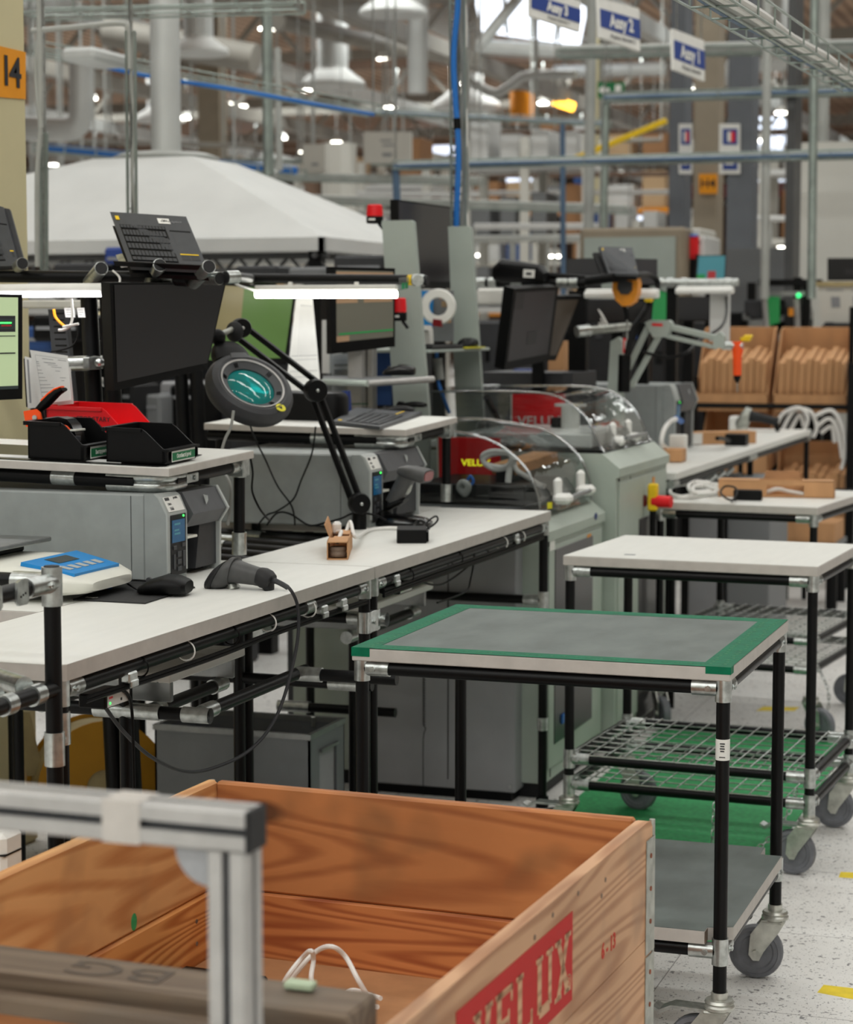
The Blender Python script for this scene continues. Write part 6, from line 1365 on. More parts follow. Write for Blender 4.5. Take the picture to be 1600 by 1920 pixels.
# things inside hood 2
o = MB().box2((-2.3, 7.12, 1.067), (-1.83, 7.7, 1.12), 0, .006).build('white_fixture', 'white_gloss'); tag(o, 'white fixture block on the bed under the farther clear hood', 'fixture')
p = PX(1070, 800, -2.0); g = thing('spool_post', 'white spool shaped post in front of the red board in the farther hood', 'post', (p.x, p.y, 1.12)); MB().tube((p.x, p.y, 1.12), (p.x, p.y, PX(1070, 762, -2.0).z), .035, 20).build('column', 'white_gloss', g); MB().tube((p.x, p.y, PX(1070, 762, -2.0).z), (p.x, p.y, PX(1070, 757, -2.0).z), .06, 20).build('flange', 'white_gloss', g)
o = MB().box(PX(1048, 795, -2.06), (.05, .05, .05), 0, .004).build('camera_block', 'black'); tag(o, 'small black block left of the white spool post', 'block')
a = PX(912, 745, -2.36); o = MB().tube(a, PX(938, 795, -2.36), .013, 10).build('gas_strut', 'black_soft'); tag(o, 'black and silver gas strut at the back of the farther hood', 'strut')
for i, (u, v, mm) in enumerate(((1105, 812, 'white_gloss'), (1112, 805, 'blue'), (1127, 812, 'white_gloss'))):
    q = PX(u, v, -1.95); o = MB().tube((q.x, q.y, 1.12), (q.x, q.y, q.z + .012), .014, 12).build('locator_pin', mm); tag(o, ['white locating pin left of the blue pin', 'blue locating pin on the white fixture', 'white locating pin right of the blue pin'][i], 'pin', 'locating pins on the white fixture')
p = PX(1195, 850, -1.76); fixture(m2, p.y - .22, -1.79, 1.067); fixture(m2, p.y + .02, -1.79, 1.067); MB().tube((-1.755, p.y - .2, 1.095), (-1.755, p.y + .12, 1.095), .008, 10).build('handle_bar', 'steel', m2)
b = MB(); p = PX(1226, 907, -1.712); b.box(p, (.001, .035, .05)); b.build('warning_label', 'orange_yellow', m2)
b = MB(); p = PX(1160, 900, -1.713); bolt(b, p, (1, 0, 0)); b.build('lock', 'black', m2)
es = thing('emergency_stop', 'yellow emergency stop boxes with red buttons on the farther machine', 'emergency stop', PX(1225, 960, -1.68)); p = PX(1225, 932, -1.68); MB().box(p, (.036, .036, .10), 0, .006).build('box', 'yellow', es)
MB().tube(p + Vector((.0, 0, -.015)), p + Vector((.07, -.01, -.015)), .022, 18).build('button', 'red', es); MB().tube(p + Vector((-.03, .0, -.015)), p + Vector((-.09, .02, -.015)), .022, 18).build('button', 'red_dark', es); MB().tube(p + Vector((0, 0, -.05)), p + Vector((0, 0, -.3)), .012, 10).build('conduit', 'black', es)

# ------------------------------------------------------------------ third station beyond the machines
ot = thing('workbench', 'distant white workbench beyond the machines with a scanner at its end', 'workbench', (-1.9, 9.65, 0), 0, 'white pipe workbenches in a row')
b = MB(); b.box2((-2.10, 7.93, ZB - .029), (-1.70, 11.40, ZB), 0, .002); b.build('tabletop', 'laminate', ot)
for x in (-2.08, -1.72):
    rail(ot, I4, (x, 7.95, zr), (x, 11.38, zr))
    for y in (7.96, 9.65, 11.37): MB().tube((x, y, 0), (x, y, zr), TR, 14).build('leg', 'tube', ot)
for y in (7.96, 9.6, 9.7, 11.37): MB().tube((-1.72, y - .05, zr), (-1.72, y + .05, zr), TR + .004, 14).build('joint', 'zinc', ot)
for y in (8.8, 9.0, 9.2): MB().tube((-1.75, y, zr - .05), (-1.72, y + .02, zr - .02), .012, 10).build('tube_clip', 'zinc', ot)
rail(ot, I4, (-2.08, 11.37, .60), (-1.0, 11.37, .60)); MB().tube((-1.25, 11.37, .60), (-1.05, 11.37, .60), TR + .004, 12).build('joint', 'zinc', ot); MB().tube((-1.06, 11.37, 0), (-1.06, 11.37, .62), TR, 12).build('leg', 'tube', ot)
t3 = printer('grey label printer on the distant bench behind the farther hood', (-1.98, PX(1290, 800, -1.98).y - .28, ZB + .001), .48, .42, .30, '181', False)
def lying_scanner(label, p, s=1.0, name='barcode_scanner'):
    t = thing(name, label, 'scanner', p); F = Matrix.Translation(p); b = MB(F)
    loft(b, [((-.07 * s, 0, .055 * s), Vector((.012, 0, .02)) * s, (0, .025 * s, 0)), ((-.055 * s, 0, .055 * s), Vector((.02, 0, .05)) * s, (0, .033 * s, 0)), ((-.02 * s, 0, .058 * s), Vector((.008, 0, .04)) * s, (0, .03 * s, 0))], 14, 2.6); b.build('head', 'zinc_dull', t)
    b = MB(F); loft(b, [((-.03 * s, 0, .068 * s), Vector((.004, 0, .025)) * s, (0, .022 * s, 0)), ((.03 * s, 0, .058 * s), Vector((.003, 0, .018)) * s, (0, .02 * s, 0)), ((.10 * s, 0, .042 * s), Vector((.004, 0, .018)) * s, (0, .02 * s, 0))], 14, 2.6); b.build('handle', 'black_soft', t)
    b = MB(F); loft(b, [((.09 * s, 0, .04 * s), (.012 * s, 0, .004 * s), (0, .018 * s, 0)), ((.10 * s, 0, .002 * s), (.008 * s, 0, 0), (0, .015 * s, 0))], 12, 2.6); b.build('grip_heel', 'black', t); return t
lying_scanner('blurred barcode scanner lying at the far end of the distant bench', PZ(1415, 809, ZB), 1.25)
o = MB().box(PZ(1385, 808, ZB) + Vector((0, 0, .04)), (.09, .09, .08), 0, .008).build('white_block', 'white'); tag(o, 'white cube block beside the distant barcode scanner', 'block')
a = PZ(1310, 835, ZB); o = MB(frame(a + Vector((.0, .1, .03)), (.75, .66, 0), (-.66, .75, 0))).box((.10, 0, 0), (.34, .09, .06), 0, .002).build('small_carton', 'cardboard'); tag(o, 'long brown carton lying on the distant bench', 'carton')
o = MB(frame(a + Vector((-.03, .02, .03)), (.75, .66, 0), (-.66, .75, 0))).lathe([(.0, -.025), (.045, -.025), (.045, .025), (0, .025)], 20).build('cord_coil', 'cable_white'); tag(o, 'white cord coil at the near end of the long carton on the distant bench', 'cord')
o = MB().box(PZ(1380, 836, ZB) + Vector((0, .03, .028)), (.10, .09, .055), 0, .004).build('power_adapter', 'black'); tag(o, 'black adapter brick on the distant bench before the long carton', 'adapter')
cable('adapter_lead', [PZ(1368, 826, ZB + .03), PZ(1355, 822, ZB + .05), PZ(1345, 822, ZB + .06)], .01, 'black', 'short thick black lead on the distant adapter')
p = PZ(1257, 868, ZB); o = MB().box(p + Vector((.0, .06, .03)), (.09, .1, .055), 0, .003).build('small_carton', 'cardboard'); tag(o, 'open brown carton at the near end of the distant bench', 'carton')
o = MB().box(p + Vector((.0, .16, .06)), (.07, .05, .10), 0, .004).build('white_socket', 'white'); tag(o, 'white socket block behind the open carton on the distant bench', 'block')
q = p + Vector((-.03, .09, .05)); cable('white_cable', [q, PX(1241, 830, q.x), PX(1246, 805, q.x), PX(1258, 790, q.x), PX(1270, 785, q.x)], .010, 'cable_white', 'white cable standing up in a curve from the open carton'); o = MB().tube(PX(1268, 784, q.x), PX(1278, 790, q.x), .012, 10).build('cable_plug', 'blue'); tag(o, 'blue and white plug at the tip of the standing cable', 'plug')
# tilted boxes of flat cartons on a gravity rack
gr = thing('carton_rack', 'black pipe rack holding the tilted open cartons at right', 'rack', (-1.5, 12.2, 0))
xa, xb = PY(1306, 735, 12.0).x, PY(1595, 735, 12.0).x
for x in (xa - .01, xb + .0):
    for y in (12.02, 12.7): MB().tube((x, y, 0), (x, y, 1.6 if x > xa else 1.2), .016, 12).build('post', 'tube', gr)
zU, zL = PY(1440, 742, 12.0).z, PY(1440, 960, 12.0).z
for z in (zU - .06, .30): MB().tube((xa, 12.02, z), (xb, 12.02, z), .016, 10).build('rail', 'tube', gr); MB().tube((xa, 12.68, z + .3), (xb, 12.68, z + .3), .016, 10).build('rail', 'tube', gr)
def tilt_box(label, u0, u1, v0, yf, hgt, dep, tilt, n, grp, fill=.8, mtl='cardboard'):
    a = PY(u0, v0, yf); b_ = PY(u1, v0, yf); W = b_.x - a.x
    t = thing('open_carton', label, 'carton', (a.x, yf, a.z), rot=(tilt, 0, 0), group='tilted open cartons on the rack'); T = TM(t); g = MB(T); w = .008
    # local: x across, y away along the floor of the tilted box, z up; front lip low
    g.box2((0, 0, -hgt * .35), (W, dep, -hgt * .35 + w)); g.box2((0, 0, -hgt * .35), (W, w, 0)); g.box2((0, dep - w, -hgt * .35), (W, dep, hgt)); 
    for x in (0, W - w): g.prism([(0, -hgt * .35), (dep, -hgt * .35), (dep, hgt), (dep * .8, hgt), (0, 0)], x, x + w, 0, Matrix(((0, 0, 1, 0), (1, 0, 0, 0), (0, 1, 0, 0), (0, 0, 0, 1))))
    g.build('box', mtl, t)
    for i in range(n):
        x0 = .012 + (W - .03) * i / n; x1 = .012 + (W - .03) * (i + .9) / n
        j = .012 * ((i * 7) % 3)
        c = MB(T); zb__, zt__ = -hgt * .33, hgt * (.60 + .04 * ((i * 5) % 3)); c.prism([(x0, zb__), (x1, zb__), (min(W - .01, x1 + .022), zt__), (x0 + .022, zt__)], .012 + dep * .04 + j * .6, dep * fill, 0, Matrix(((1, 0, 0, 0), (0, 0, 1, 0), (0, 1, 0, 0), (0, 0, 0, 1)))); o = c.build('flat_carton', 'cardboard'); tag(o, 'flat brown carton standing among its row in the ' + grp, 'carton', 'flat cartons in the ' + grp)
    return t
tilt_box('upper left tilted carton packed with flat boxes on the rack', 1305, 1440, 738, 12.0, .30, .40, radians(14), 10, 'upper left tilted box')
tilt_box('upper right tilted carton packed with flat boxes on the rack', 1450, 1588, 740, 12.0, .30, .40, radians(14), 10, 'upper right tilted box')
tilt_box('lower left tilted carton standing nearly empty on the rack', 1312, 1440, 852, 12.0, .32, .42, radians(8), 0, '')
tilt_box('lower right tilted carton with flat boxes under white cables', 1448, 1586, 962, 11.98, .34, .40, radians(10), 9, 'lower right tilted box', .8)
y = 11.93
for i, pts in enumerate(([(1455, 800), (1470, 775), (1500, 765), (1515, 785), (1505, 815)], [(1468, 806), (1490, 770), (1520, 772), (1532, 800), (1525, 820)], [(1480, 812), (1500, 778), (1508, 800)], [(1530, 780), (1560, 770), (1580, 800), (1585, 850), (1578, 880)], [(1532, 800), (1556, 785), (1572, 810), (1580, 860)], [(1540, 812), (1560, 800), (1566, 830)])):
    o = MB().path([PY(u, v, y + .02 * (i % 3)) for u, v in pts], .012, 8, 0, 6).build('white_cable', 'cable_white'); tag(o, 'white cable loop spilling over the flat boxes of the lower right carton', 'cable', 'white cable loops on the lower right carton')
o = MB().box2((PY(1450, 990, 11.0).x, 11.0, PY(1450, 1015, 11.0).z), (PY(1566, 990, 11.0).x, 11.35, PY(1450, 978, 11.0).z)).build('carton', 'cardboard'); tag(o, 'plain brown carton low under the distant bench by the cart', 'carton')
zz = PY(1450, 1015, 11.0).z; pl2 = thing('low_trolley', 'low grey trolley carrying the plain brown carton', 'trolley', (-1.3, 11.2, 0)); MB().box2((PY(1440, 990, 11.0).x, 10.98, zz - .03), (PY(1570, 990, 11.0).x, 11.4, zz)).build('deck', 'stock_grey', pl2)
for u in (1450, 1560):
    for yy in (11.02, 11.35): q = PY(u, 1015, 11.0).x; MB().tube((q, yy, 0), (q, yy, zz - .03), .03, 12).build('wheel_post', 'black', pl2)
for i, (u0, u1, lab) in enumerate(((1290, 1352, 'dark grey drawer cabinet under the distant bench'), (1362, 1442, 'pale grey drawer cabinet under the distant bench near the carton'))):
    a = PY(u0, 1140, 9.3); b_ = PY(u1, 1140, 9.3); t = thing('drawer_cabinet', lab, 'cabinet', ((a.x + b_.x) / 2, 9.5, 0)); MB().box2((a.x, 9.3, 0), (b_.x, 9.8, .80), 0, .006).build('body', ['cabinet_grey', 'stock_grey'][i], t); MB().box2((a.x + .01, 9.297, .5), (b_.x - .01, 9.301, .503)).build('drawer_gap', 'black', t)
# items on the third cart
T3 = TM(c3); zc3 = .85
def c3p(u, v, z=zc3): return PZ(u, v, z)
a = c3p(1347, 931); b_ = c3p(1565, 935); t = thing('long_carton', 'long opened brown carton lying on the third cart', 'carton', (a + b_) / 2); F = frame(a, b_ - a, (0, 1, 0)); L = (b_ - a).length; g = MB(F); w = .004; hh = .065
g.box2((0, 0, 0), (L, .09, w)); g.box2((0, 0, 0), (L * .42, w, hh)); g.box2((L * .74, 0, 0), (L, w, hh)); g.box2((L * .42, 0, hh * .72), (L * .74, w, hh)); g.box2((L * .42, 0, 0), (L * .74, w, hh * .12)); g.box2((0, .09, 0), (L, .09 + w, hh)); g.box2((0, 0, hh - w), (L * .35, .09, hh)); g.box2((L * .72, 0, hh - w), (L, .09, hh)); g.box2((L - w, 0, 0), (L, .09, hh)); g.build('box', 'cardboard', t)
g = MB(F); g.add([(L * .38, .09, hh), (L * .7, .09, hh), (L * .68, .10, hh + .03), (L * .40, .10, hh + .03), (L * .38, .094, hh), (L * .7, .094, hh), (L * .68, .104, hh + .03), (L * .40, .104, hh + .03)], [(0, 1, 2, 3), (7, 6, 5, 4), (0, 4, 5, 1), (1, 5, 6, 2), (2, 6, 7, 3), (3, 7, 4, 0)]); g.build('flap', 'cardboard_dark', t)
o = MB(F).path([(L * .40, .04, .012), (L * .5, .03, .03), (L * .6, .05, .02), (L * .74, .03, .012)], .008, 8, 0, 6).build('white_cable', 'cable_white'); tag(o, 'white cable showing in the window of the long carton', 'cable')
for i, pts in enumerate(([(1380, 918), (1340, 924), (1290, 932), (1262, 928), (1258, 918), (1280, 908), (1340, 908), (1352, 914)], [(1345, 912), (1310, 903), (1292, 910), (1300, 922), (1340, 920)], [(1345, 918), (1320, 910), (1300, 914), (1306, 926), (1342, 924)])):
    o = MB().path([c3p(u, v, zc3 + .010 + .012 * i) for u, v in pts], .008, 8, 0, 7).build('white_cable', 'cable_white'); tag(o, ['outermost white cable loop lying on the third cart', 'upper white cable coil on the third cart by the carton', 'middle white cable coil on the third cart by the carton'][i], 'cable')
o = MB().box(c3p(1318, 908, zc3 + .03), (.06, .03, .03), 0, .006).build('white_plug', 'cable_white'); tag(o, 'white plug lying on the cable coil of the third cart', 'plug')
o = MB().box(c3p(1401, 939) + Vector((0, .02, .02)), (.105, .035, .04), 0, .004).build('power_adapter', 'black'); tag(o, 'black adapter brick on the third cart in front of the long carton', 'adapter')
cable('adapter_lead', [c3p(1380, 938, zc3 + .01), c3p(1365, 936, zc3 + .02), c3p(1352, 924, zc3 + .03), c3p(1360, 912, zc3 + .05), c3p(1378, 914, zc3 + .05), c3p(1382, 926, zc3 + .03), c3p(1372, 940, zc3 + .008)], .004, 'black', 'thin black lead looped beside the adapter on the third cart')
# torque arm, balancer and screwdriver
ya = 8.6
ta = thing('torque_arm', 'grey folding torque arm holding an orange screwdriver over the distant bench', 'arm', PY(1165, 735, ya) * 1.0)
def bar(par, p, q, wz, m='panel_grey', wy=.03, name='link'): 
    A = Vector(p); B = Vector(q); d = B - A; F = frame(A, d, (0, 1, 0)); return MB(F).box((d.length / 2, 0, 0), (d.length, wy, wz), 0, .004).build(name, m, par)
Q = lambda u, v, dy=0: PY(u, v, ya + dy)
bar(ta, Q(1160, 730), Q(1216, 612), .022); bar(ta, Q(1184, 725), Q(1236, 630), .022); bar(ta, Q(1252, 612), Q(1345, 634), .026); bar(ta, Q(1250, 630), Q(1345, 652), .018)
b = MB(); b.prism(pxz([(1212, 605), (1222, 600), (1256, 600), (1262, 606), (1254, 632), (1228, 633)], ya), -.03, .03, 0, XZm(ya)); b.build('elbow_plate', 'panel_grey', ta); b = MB(); rect(b, [Q(1223, 606, -.031), Q(1243, 607, -.031), Q(1243, 612, -.031), Q(1223, 611, -.031)], 0, 0, 1, 1); b.build('red_label', 'red', ta)
b = MB(); b.prism(pxz([(1340, 632), (1352, 622), (1360, 630), (1362, 654), (1340, 652)], ya), -.028, .028, 0, XZm(ya)); b.build('end_block', 'panel_grey', ta); MB().tube(Q(1356, 648), Q(1394, 648), .018, 14).build('tool_rod', 'zinc', ta)
b = MB(); b.prism(pxz([(1140, 735), (1146, 640), (1160, 632), (1166, 640), (1176, 735)], ya), -.03, .03, 0, XZm(ya + .02)); b.build('column', 'panel_grey', ta); MB().tube((Q(1158, 740).x, ya + .02, ZB), Q(1158, 730, .02), .03, 14).build('column_foot', 'panel_grey', ta)
es_ = thing('electric_screwdriver', 'bright orange electric screwdriver clamped to the torque arm tip', 'screwdriver', Q(1383, 718)); b = MB(); kp = ya / .95 / 3900
loft(b, [(Q(1384, 640), (10 * kp, 0, 0), (0, .018, 0)), (Q(1384, 656), (10 * kp, 0, 0), (0, .02, 0)), (Q(1383, 668), (8 * kp, 0, 0), (0, .018, 0)), (Q(1383, 704), (7 * kp, 0, 0), (0, .017, 0))], 14, 3); b.build('body', 'bright_orange', es_)
b = MB(); loft(b, [(Q(1383, 704), (6.5 * kp, 0, 0), (0, .016, 0)), (Q(1383, 710), (6 * kp, 0, 0), (0, .014, 0)), (Q(1383, 718), (2 * kp, 0, 0), (0, .004, 0))], 12, 2); b.build('chuck', 'black', es_); MB().tube(Q(1383, 716), Q(1383, 735), .003, 8).build('bit', 'zinc', es_); b = MB(); loft(b, [(Q(1391, 633), (3 * kp, 0, 0), (0, .014, 0)), (Q(1394, 634), (4 * kp, 0, 6 * kp), (0, .016, 0)), (Q(1409, 634), (3 * kp, 0, 6 * kp), (0, .016, 0))], 12, 3); b.build('yellow_cap', 'yellow', es_)
sb = thing('spring_balancer', 'orange spring balancer hanging from the distant overhead pipe', 'balancer', PY(1175, 575, 8.3)); b = MB(); b.prism(pxz([(1153, 528), (1160, 515), (1172, 511), (1186, 510), (1196, 516), (1200, 530), (1199, 550), (1192, 566), (1180, 574), (1170, 574), (1158, 562), (1152, 545)], 8.3), -.035, .035, 0, XZm(8.3)); b.build('housing', 'orange_yellow', sb)
b = MB(); b.prism(pxz([(1164, 530), (1178, 526), (1190, 530), (1190, 544), (1183, 552), (1170, 552), (1163, 542)], 8.3), -.048, -.03, 0, XZm(8.3)); b.build('hub_cover', 'dark_grey', sb); MB().tube(PY(1176, 574, 8.3), PY(1176, 637, 8.3), .004, 8).build('wire', 'zinc', sb); MB().path([PY(1172, 574, 8.3), PY(1176, 590, 8.3), PY(1176, 600, 8.3)], .01, 8).build('hook', 'black', sb); MB().path([PY(1172, 512, 8.3), PY(1180, 504, 8.3), PY(1190, 511, 8.3)], .006, 8).build('hanger', 'orange_yellow', sb)
c4 = [PY(1169, 634, 8.48), PY(1182, 634, 8.48), PY(1181, 664, 8.48), PY(1168, 662, 8.48)]; o = thing('key_tag', 'red framed tag hanging below the orange balancer', 'tag', PY(1175, 664, 8.48)); b = MB(); slab(b, c4, .006); b.build('frame', 'red', o); b = MB(); rect(b, c4, .25, .15, .75, .75); b.build('card', 'white', o)
cable('balancer_hose', [PY(1172, 735, 8.45), PY(1172, 700, 8.45), PY(1176, 665, 8.46), PY(1186, 620, 8.5), PY(1205, 590, 8.55), PY(1220, 565, 8.6), PY(1232, 545, 8.6), PY(1232, 525, 8.6), PY(1215, 515, 8.5), PY(1190, 517, 8.24), PY(1150, 524, 8.22), PY(1085, 520, 8.2), PY(1020, 515, 8.2)], .012, 'black', 'black hose arching over the orange balancer and down to the bench')
o = MB().box(PY(1217, 560, 8.58), (.035, .03, .03), 0, .006, ).build('hose_coupling', 'yellow'); tag(o, 'yellow coupling on the black hose by the balancer', 'coupling')
o = MB().tube(PY(1172, 665, 8.44), PY(1170, 735, 8.44), .026, 14).build('tool_sleeve', 'black'); tag(o, 'black tool sleeve hanging under the red framed tag', 'sleeve')
# overhead bars and lamps of the third station
o3 = thing('overhead_bar', 'distant overhead pipe crowded with dark holders beyond the tall stand', 'bar', PY(1000, 530, 8.2)); yb = 8.2
MB().tube(PY(890, 530, yb), PY(1100, 530, yb), .018, 14).build('bar', 'tube', o3)
for u0, u1 in ((893, 912), (917, 932), (960, 980), (1046, 1066), (1068, 1084)): MB().tube(PY(u0, 530, yb), PY(u1, 530, yb), .022, 14).build('joint', 'zinc', o3)
xp_ = PY(1092, 600, 9.0).x; MB().box2((xp_ - .05, 8.95, 0), (xp_ + .03, 9.0, 1.65)).build('post', 'black', o3); xp_ = PY(1060, 650, 8.5).x; MB().box2((xp_ - .01, 8.5, 0), (xp_ + .03, 8.55, 1.3)).build('post', 'dark_grey', o3)
b = MB(); loft(b, [(PY(930, 512, 8.15), (.0, .05, 0), (0, 0, .03)), (PY(945, 508, 8.15), (0, .07, 0), (0, 0, .05)), (PY(1015, 512, 8.15), (0, .07, 0), (0, 0, .035)), (PY(1025, 520, 8.15), (0, .05, 0), (0, 0, .02))], 14, 3); o = b.build('tool_holder', 'black'); tag(o, 'long black holder with a white sticker on the distant overhead pipe', 'holder')
c4 = [PY(982, 505, 8.07), PY(1003, 506, 8.07), PY(1002, 521, 8.07), PY(981, 520, 8.07)]; b = MB(); slab(b, c4, .002); q = b.build('sticker', 'white', None); tag(q, 'white sticker with dark code on the long black holder', 'sticker'); b = MB(); rect(b, c4, .25, .35, .75, .7); b.build('sticker_code', 'ink', q)
monitor('monitor', 'dark monitor tilted beside the tall stand over the hoods', [PD(964, 541, 8.1), PD(1048, 537, 8.35), PD(1030, 676, 8.45), PD(946, 694, 8.2)], (.05, .05, .06, .10), 'screen_off_mid', th=.05, content=((.42, .60, .66, .80, 'screen_off'), (.0, .0, .22, .25, 'screen_off')))
monitor('monitor', 'second dark monitor leaning behind the tilted one over the hoods', [PD(1010, 556, 8.7), PD(1092, 554, 8.9), PD(1042, 676, 8.95), PD(990, 676, 8.75)], (.03, .06, .05, .08), 'screen_tan_off', th=.03, stand=0.0)
tb = thing('batten_lamp', 'unlit white batten lamp left of the orange balancer', 'lamp', PY(1160, 560, 8.45), 0, 'unlit white batten lamps'); MB().box2(PY(1097, 560, 8.45), PY(1232, 541, 8.45) + Vector((0, .06, 0)), 0, .006).build('housing', 'white_gloss', tb); MB().tube(PY(1097, 553, 8.43), PY(1232, 551, 8.43), .014, 12).build('tube', 'white_gloss', tb)
tb = thing('batten_lamp', 'unlit white batten lamp right of the orange balancer', 'lamp', PY(1320, 550, 9.9), 0, 'unlit white batten lamps'); MB().box2(PY(1268, 551, 9.9), PY(1374, 536, 9.9) + Vector((0, .06, 0)), 0, .006).build('housing', 'white_gloss', tb); MB().tube(PY(1268, 546, 9.88), PY(1374, 545, 9.88), .014, 12).build('tube', 'white_gloss', tb)
o4 = thing('overhead_bar', 'silver overhead pipe above the right unlit batten lamp', 'bar', PY(1310, 530, 9.95)); MB().tube(PY(1232, 530, 9.95), PY(1385, 529, 9.95), .018, 14).build('bar', 'zinc', o4)
for u in (1240, 1258, 1284, 1365): MB().tube(PY(u - 6, 530, 9.95), PY(u + 6, 530, 9.95), .024, 14).build('joint', 'zinc', o4)
MB().box2((PY(1250, 560, 10.0).x, 10.0, 0), (PY(1250, 560, 10.0).x + .05, 10.05, 1.7)).build('post', 'black', o4)
K4 = [PD(1124, 462, 8.4), PD(1186, 464, 8.45), PD(1198, 514, 8.3), PD(1142, 512, 8.3)]; keyboard('keyboard', 'distant grey keyboard tilted up beside the orange balancer', K4); b = MB(); q = [p - nrm(K4) * .02 for p in K4]; slab(b, [q[0] + Vector((-.02, 0, -.01)), q[1], q[2], q[3] + Vector((-.02, 0, 0))], .012); o = b.build('keyboard_holder', 'black'); tag(o, 'black holder behind the distant tilted keyboard', 'holder'); o = MB().tube(PD(1100, 527, 8.35), PD(1152, 520, 8.3), .02, 12).build('holder_arm', 'black'); tag(o, 'short black arm under the distant tilted keyboard', 'arm')
monitor('monitor', 'dark monitor back standing left of the distant tilted keyboard', [PD(1062, 485, 9.2), PD(1128, 484, 9.2), PD(1128, 540, 9.2), PD(1062, 540, 9.2)], (.02, .02, .02, .05), 'screen_off', stand=0.0)
monitor('monitor', 'dark monitor back standing right of the distant tilted keyboard', [PD(1188, 485, 9.4), PD(1233, 486, 9.4), PD(1233, 535, 9.4), PD(1188, 535, 9.4)], (.02, .02, .02, .05), 'screen_off_mid', stand=0.0)
monitor('monitor', 'black monitor under the right unlit batten lamp', [PD(1262, 556, 10.6), PD(1332, 556, 10.6), PD(1330, 602, 10.6), PD(1258, 602, 10.6)], (.02, .02, .02, .05), 'screen_off', stand=0.0)
monitor('monitor', 'slanting blue and green screen behind the torque arm', [PD(1228, 540, 10.4), PD(1264, 552, 10.5), PD(1246, 610, 10.5), PD(1190, 640, 10.4)], (.02, .02, .02, .03), 'screen_bar', content=((0, .25, .45, 1, 'blue_sign'),), stand=0.0)
monitor('monitor', 'dark screen under the left unlit batten lamp', [PD(1100, 563, 8.9), PD(1226, 563, 8.9), PD(1222, 604, 8.9), PD(1100, 604, 8.9)], (.02, .02, .02, .05), 'screen_off', stand=0.0)
o = MB().tube(PY(1088, 622, 8.4), PY(1180, 612, 8.7), .018, 12).build('cross_pipe', 'zinc_dull'); tag(o, 'dull cross pipe behind the torque arm column', 'pipe'); o = MB().tube(PY(1082, 622, 8.38), PY(1106, 619, 8.42), .024, 14).build('pipe_sleeve', 'zinc'); tag(o, 'bright sleeve on the cross pipe behind the torque arm', 'sleeve')
for i, du in enumerate((0, 10, 20)): cable('white_lead', [PY(1102 + du * .3, 565, 8.7), PY(1112 + du * .5, 580, 8.7), PY(1122 + du * .6, 600, 8.7), PY(1126 + du * .7, 612, 8.7)], .006, 'cable_white', ['leftmost white lead bowing under the left unlit lamp', 'middle white lead bowing under the left unlit lamp', 'rightmost white lead bowing under the left unlit lamp'][i])
o = MB().box2(PY(1332, 528, 9.975), PY(1366, 640, 9.975) + Vector((0, .04, 0))).build('partition_board', 'stock_white'); tag(o, 'narrow white panel right of the black monitor', 'panel')
cable('arm_cable', [PY(1362, 556, 10.0), PY(1362, 590, 9.6), PY(1350, 615, 9.2), PY(1310, 640, 8.8), PY(1290, 660, 8.6), PY(1255, 670, 8.58), PY(1205, 660, 8.56)], .007, 'black', 'black cable drooping from the torque arm to the right panel')
o = MB().box2((PY(900, 790, 8.6).x, 8.6, 0), (PY(1075, 700, 8.6).x, 9.0, PY(900, 698, 8.6).z)).build('equipment_cabinet', 'dark_grey'); tag(o, 'dark equipment cabinet behind the clear hoods', 'cabinet')
o = MB().box2((PY(1028, 740, 9.3).x, 9.3, 0), PY(1058, 640, 9.3) + Vector((0, .2, 0))).build('upright_carton', 'cardboard'); tag(o, 'upright brown carton behind the second leaning monitor', 'carton')
o = MB().box2(PY(960, 712, 8.9), PY(998, 692, 8.9) + Vector((0, .1, 0)), 0, .01).build('blue_crate', 'blue_dark'); tag(o, 'dark blue crate below the tilted dark monitor', 'crate')
wb = MB(); wb.box2(PY(893, 571, 8.35), PY(965, 540, 8.35) + Vector((0, .1, 0)), 0, .01); o = wb.build('cable_box', 'white'); tag(o, 'white equipment box under the distant overhead pipe by the stand', 'box')
# ------------------------------------------------------------------ hall beyond: column, canopy, trays, signs, racks, roof
cx = -3.02
a = PX(52, 300, cx); o = MB().box2((cx - .5, a.y - .95, 0), (cx, a.y, CEIL), 0, .01).build('column', 'beige'); tag(o, 'beige hall column with an orange number sign at the left edge', 'column')
sg = thing('number_sign', 'orange sign reading 14 on the beige column', 'sign', PX(20, 180, cx)); c4 = [PX(-30, 80, cx), PX(46, 98, cx), PX(46, 186, cx), PX(-30, 180, cx)]; c4 = [p + Vector((.004, 0, 0)) for p in c4]; b = MB(); slab(b, c4, .004); b.build('plate', 'orange_sign', sg)
MB(plane_frame(c4, .65, .5, .002)).text('I4', .118, I4, 0, .001, .0015, 1.15).build('lettering', 'ink', sg)
def pipe(name, label, pts, r, m, cat='pipe', group=None, n=10, sm=6): o = MB().path(pts, r, n, 0, sm).build(name, m); return tag(o, label, cat, group)
